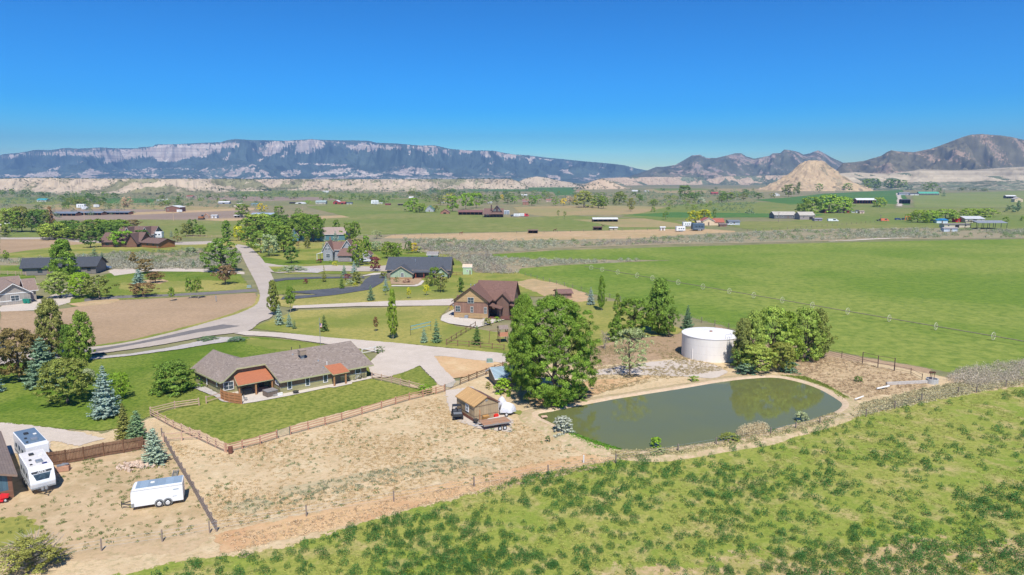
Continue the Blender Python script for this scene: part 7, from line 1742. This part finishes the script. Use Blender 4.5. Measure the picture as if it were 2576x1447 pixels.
pts.sort(key=lambda p: math.hypot(p[0], p[1]) / p[2] + (1e4 if not (0 < proj(p[0], p[1], .3)[0] < 2576 and proj(p[0], p[1], .3)[1] < 1446) else 0))
for i, (X, Y, s_, y) in enumerate(pts[:300]):
    o = link('alfalfa_clump', ALF[i % 5]); o.location = (X, Y, .1); o.rotation_euler.z = r2.uniform(0, 6.28); o.scale = (s_ * 1.15, s_ * .95, s_ * .9); j = r2.uniform(.8, 1.2)
    yel = r2.uniform() < .02; o.color = (.30, .36, .04, 1) if yel else (.062 * j, .175 * j, .036 * j, 1)
    tag(o, 'yellow-green weed clump among the dark alfalfa at the bottom of the photo' if yel else 'dark green alfalfa clump in the pasture at the bottom right', 'plant', 'yellow weeds in the pasture' if yel else 'alfalfa clumps in the near pasture')
def mass(name, P, protos, color, label, cat=None, parent=None):
    """many small plants as one mesh: P = rows x, y, z, scale"""
    P = np.asarray(P); out = []; rg_ = np.random.default_rng(len(P))
    for k, pv in enumerate(protos):
        Q = P[k::len(protos)]
        if not len(Q): continue
        a = rg_.uniform(0, 6.283, len(Q)); c, s = np.cos(a)[:, None], np.sin(a)[:, None]; S = Q[:, 3][:, None]
        x = pv[None, :, 0] * c - pv[None, :, 1] * s; y = pv[None, :, 0] * s + pv[None, :, 1] * c; z = np.broadcast_to(pv[None, :, 2], x.shape)
        out.append(np.stack([x * S + Q[:, 0:1], y * S + Q[:, 1:2], z * S + Q[:, 2:3]], -1).reshape(-1, 3))
    V = np.concatenate(out); o = link(name, npmesh(name, V, quadF(len(V)), [LEAF])); o.color = (*color, 1); return tag(o, label, cat, kind='stuff')
mass('alfalfa', [(X, Y, .1, s_) for X, Y, s_, y in pts[300:]], [clump_mesh('c', 130, 40 + i, .5, .8, .065, .35) for i in range(4)], (.062, .175, .036), 'further dark green alfalfa plants across the pasture')
def spread(n, poly, smin, smax, seed, z=.15, clump=None, px=True):
    r_ = np.random.default_rng(seed); poly = [G(*p) for p in poly]; xs = [p[0] for p in poly]; ys = [p[1] for p in poly]; out = []
    k = 0
    while len(out) < n and k < 60:
        k += 1; X = r_.uniform(min(xs), max(xs), n * 2); Y = r_.uniform(min(ys), max(ys), n * 2); ok = inpoly(X, Y, poly)
        if clump: ok &= fbm(X / clump, Y / clump, 3, seed) > r_.uniform(.3, .68, len(X))
        out += [(a, b, z, s) for a, b, s in zip(X[ok], Y[ok], r_.uniform(smin, smax, ok.sum()) ** 1.0)]
    return out[:n]
tuft = [clump_mesh('t', 26, 60 + i, .4, .3, .09) for i in range(4)]; sage = [clump_mesh('s', 60, 70 + i, .55, .6, .09, .4) for i in range(5)]; fine = [clump_mesh('f', 90, 170 + i, .6, .8, .05, .2) for i in range(4)]
PAST = [(360, 1447), (620, 1400), (960, 1310), (1340, 1198), (1900, 1095), (2400, 1003), (2700, 958), (3100, 1000), (3100, 1800), (0, 1800), (60, 1540)]
mass('grass', spread(14000, PAST, .4, .9, 1, .1, 5), [v * np.array([1, 1, .7]) for v in tuft], (.34, .36, .09), 'yellow-green grass between the alfalfa clumps', None)
LOT = [(430, 1115), (560, 1145), (760, 1090), (1100, 1000), (1200, 1090), (1300, 1060), (1440, 1110), (1540, 1150), (1200, 1225), (800, 1285), (560, 1335)]
mass('weeds', spread(420, LOT, .3, .8, 2, .15, 6), tuft, (.11, .19, .06), 'low green weeds dotted over the dry lot')
mass('dry_grass', spread(5200, LOT, .3, .75, 3, .12, 8), [v * np.array([1, 1, .6]) for v in tuft], (.56, .42, .22), 'straw coloured dry grass over the lot')
mass('weeds', spread(300, [(560, 1275), (900, 1196), (1100, 1158), (1280, 1166), (1150, 1182), (620, 1298)], .4, .9, 4, .15), tuft, (.28, .29, .17), 'grey-green weed band across the dry lot')
mass('weeds', spread(380, [(0, 1290), (230, 1150), (420, 1120), (540, 1335), (0, 1425)], .3, .8, 5, .15, 5), tuft, (.14, .2, .05), 'green weeds in the trailer yard')
mass('dry_grass', spread(1000, [(560, 1352), (1000, 1258), (1540, 1150), (1560, 1168), (1000, 1290), (600, 1390)], .3, .8, 6, .12), tuft, (.60, .46, .28), 'dry grass along the wire fence')
mass('dry_grass', spread(1700, [(1560, 1145), (1800, 1118), (1960, 1092), (2090, 1062), (2150, 1022), (2300, 985), (2440, 960), (2560, 945), (2600, 965), (2400, 1000), (2080, 1066), (1700, 1140), (1600, 1155)], .6, 1.5, 7, .1), tuft, (.44, .40, .22), 'pale dry grass between the pond and the wire fence')
mass('dry_grass', spread(1500, [(1940, 905), (2070, 895), (2300, 945), (2340, 975), (2160, 1010), (2030, 965)], .4, .9, 8, .15, 7), tuft, (.44, .33, .2), 'dry grass on the embankment')
mass('dry_grass', spread(2200, [(1480, 880), (1700, 845), (1720, 900), (1840, 930), (1650, 960), (1480, 1000)], .4, .9, 9, .15, 7), tuft, (.42, .34, .18), 'dry grass around the tank yard')
mass('dry_grass', spread(1500, [(1500, 1128), (1560, 1141), (1700, 1134), (1800, 1120), (1900, 1103), (2040, 1065), (2098, 1045), (2125, 1050), (2050, 1078), (1900, 1118), (1700, 1150), (1560, 1158)], .5, 1.1, 21, .35), tuft, (.45, .40, .2), 'dry grass on the near pond bank')
mass('dry_grass', spread(150, [(1860, 1106), (1868, 1092), (1900, 1080), (1925, 1082), (1915, 1096)], 1.0, 1.6, 23, .2), fine, (.60, .50, .30), 'tall straw coloured grass clump beside the wire fence')
mass('sedge', spread(700, [(1440, 1096), (1500, 1118), (1560, 1136), (1550, 1144), (1490, 1132), (1425, 1098)], .5, 1.1, 12, .3), tuft, (.14, .30, .03), 'bright green sedge on the near left pond shore')
mass('sedge', spread(700, [(1960, 950), (2020, 962), (2075, 982), (2120, 1012), (2135, 1008), (2080, 974), (2020, 952)], .5, 1.1, 13, .3), tuft, (.22, .27, .05), 'green sedge along the far right pond shore')
mass('sagebrush', spread(420, [(2375, 965), (2400, 940), (2440, 930), (2640, 908), (2640, 950), (2450, 975)], .9, 1.9, 14, .1), fine, (.52, .45, .34), 'grey willow brush massed at the right edge of the bank')
SG = (.37, .375, .26); SG2 = (.36, .32, .25)
mass('sagebrush', spread(1000, [(1000, 601), (1300, 608), (1600, 602), (1850, 590), (2000, 580), (2300, 577), (2620, 580), (2620, 598), (2200, 601), (2000, 608), (1700, 613), (1400, 623), (1230, 638), (1090, 632)], 1.6, 3.4, 15, .1, 40), sage, SG, 'grey-green sagebrush strip beyond the big field')
mass('sagebrush', spread(650, [(1000, 604), (1300, 610), (1600, 606), (1700, 612), (1400, 623), (1230, 640), (1290, 690), (1210, 688), (1120, 650), (1080, 640)], 1.3, 2.6, 16, .1, 30), sage, SG2, 'brownish sagebrush thicket left of the big field')
mass('sagebrush', spread(430, [(1130, 640), (1230, 648), (1400, 656), (1620, 656), (1550, 661), (1400, 667), (1312, 676), (1298, 690), (1225, 690)], 1.2, 2.6, 17, .1, 30), sage, SG, 'sagebrush tongue between the two green fields')
mass('sagebrush', spread(1000, [(0, 652), (150, 648), (300, 636), (420, 638), (560, 624), (600, 630), (605, 662), (540, 678), (380, 678), (280, 678), (240, 650), (0, 664)], 1.1, 2.6, 18, .1, 25), sage, (.38, .37, .27), 'sagebrush belt across the upper left lots')
mass('sagebrush', spread(420, [(1000, 601), (1300, 608), (1600, 602), (1850, 590), (2000, 580), (2300, 577), (2620, 580), (2620, 598), (2200, 601), (1700, 613), (1400, 623), (1230, 638), (1090, 632)], 1.6, 3.6, 31, .1, 30), sage, (.22, .29, .12), 'green rabbitbrush among the far sagebrush')
mass('sagebrush', spread(300, [(0, 652), (300, 636), (560, 624), (600, 630), (605, 662), (540, 678), (280, 678), (0, 664)], 1.0, 2.4, 32, .1, 20), sage, (.22, .28, .12), 'green bushes in the upper left sagebrush belt')
mass('wild_bushes', spread(2600, [(0, 478), (300, 484), (640, 478), (1300, 474), (1440, 480), (1900, 482), (1900, 540), (1400, 500), (760, 500), (640, 520), (0, 560)], 3.5, 7.5, 19, .1, 200), sage, (.20, .26, .14), 'scattered bushes across the distant valley floor')
# bushes on the bluffs, sitting on the slopes
BP = []
for X_, Y_, Z_ in BL:
    q = np.random.default_rng(int(abs(X_[0, 0]))); ny_, nx_ = X_.shape; n_ = int(nx_ * 4); i_ = (q.uniform(0, 1, n_) ** .8 * ny_ * .84).astype(int); j_ = q.integers(0, nx_, n_)
    ok = fbm(X_[i_, j_] / 60, Y_[i_, j_] / 60, 3, 4) > q.uniform(.36, .66, n_)
    BP += [(a, b, c, s) for a, b, c, s in zip(X_[i_, j_][ok], Y_[i_, j_][ok], Z_[i_, j_][ok] - .5, q.uniform(3, 7.5, ok.sum()))]
mass('juniper_bushes', BP, [clump_mesh('j', 14, 80 + i, .5, .6, .2, .4) for i in range(4)], (.08, .11, .05), 'dark juniper bushes dotted over the bluffs')
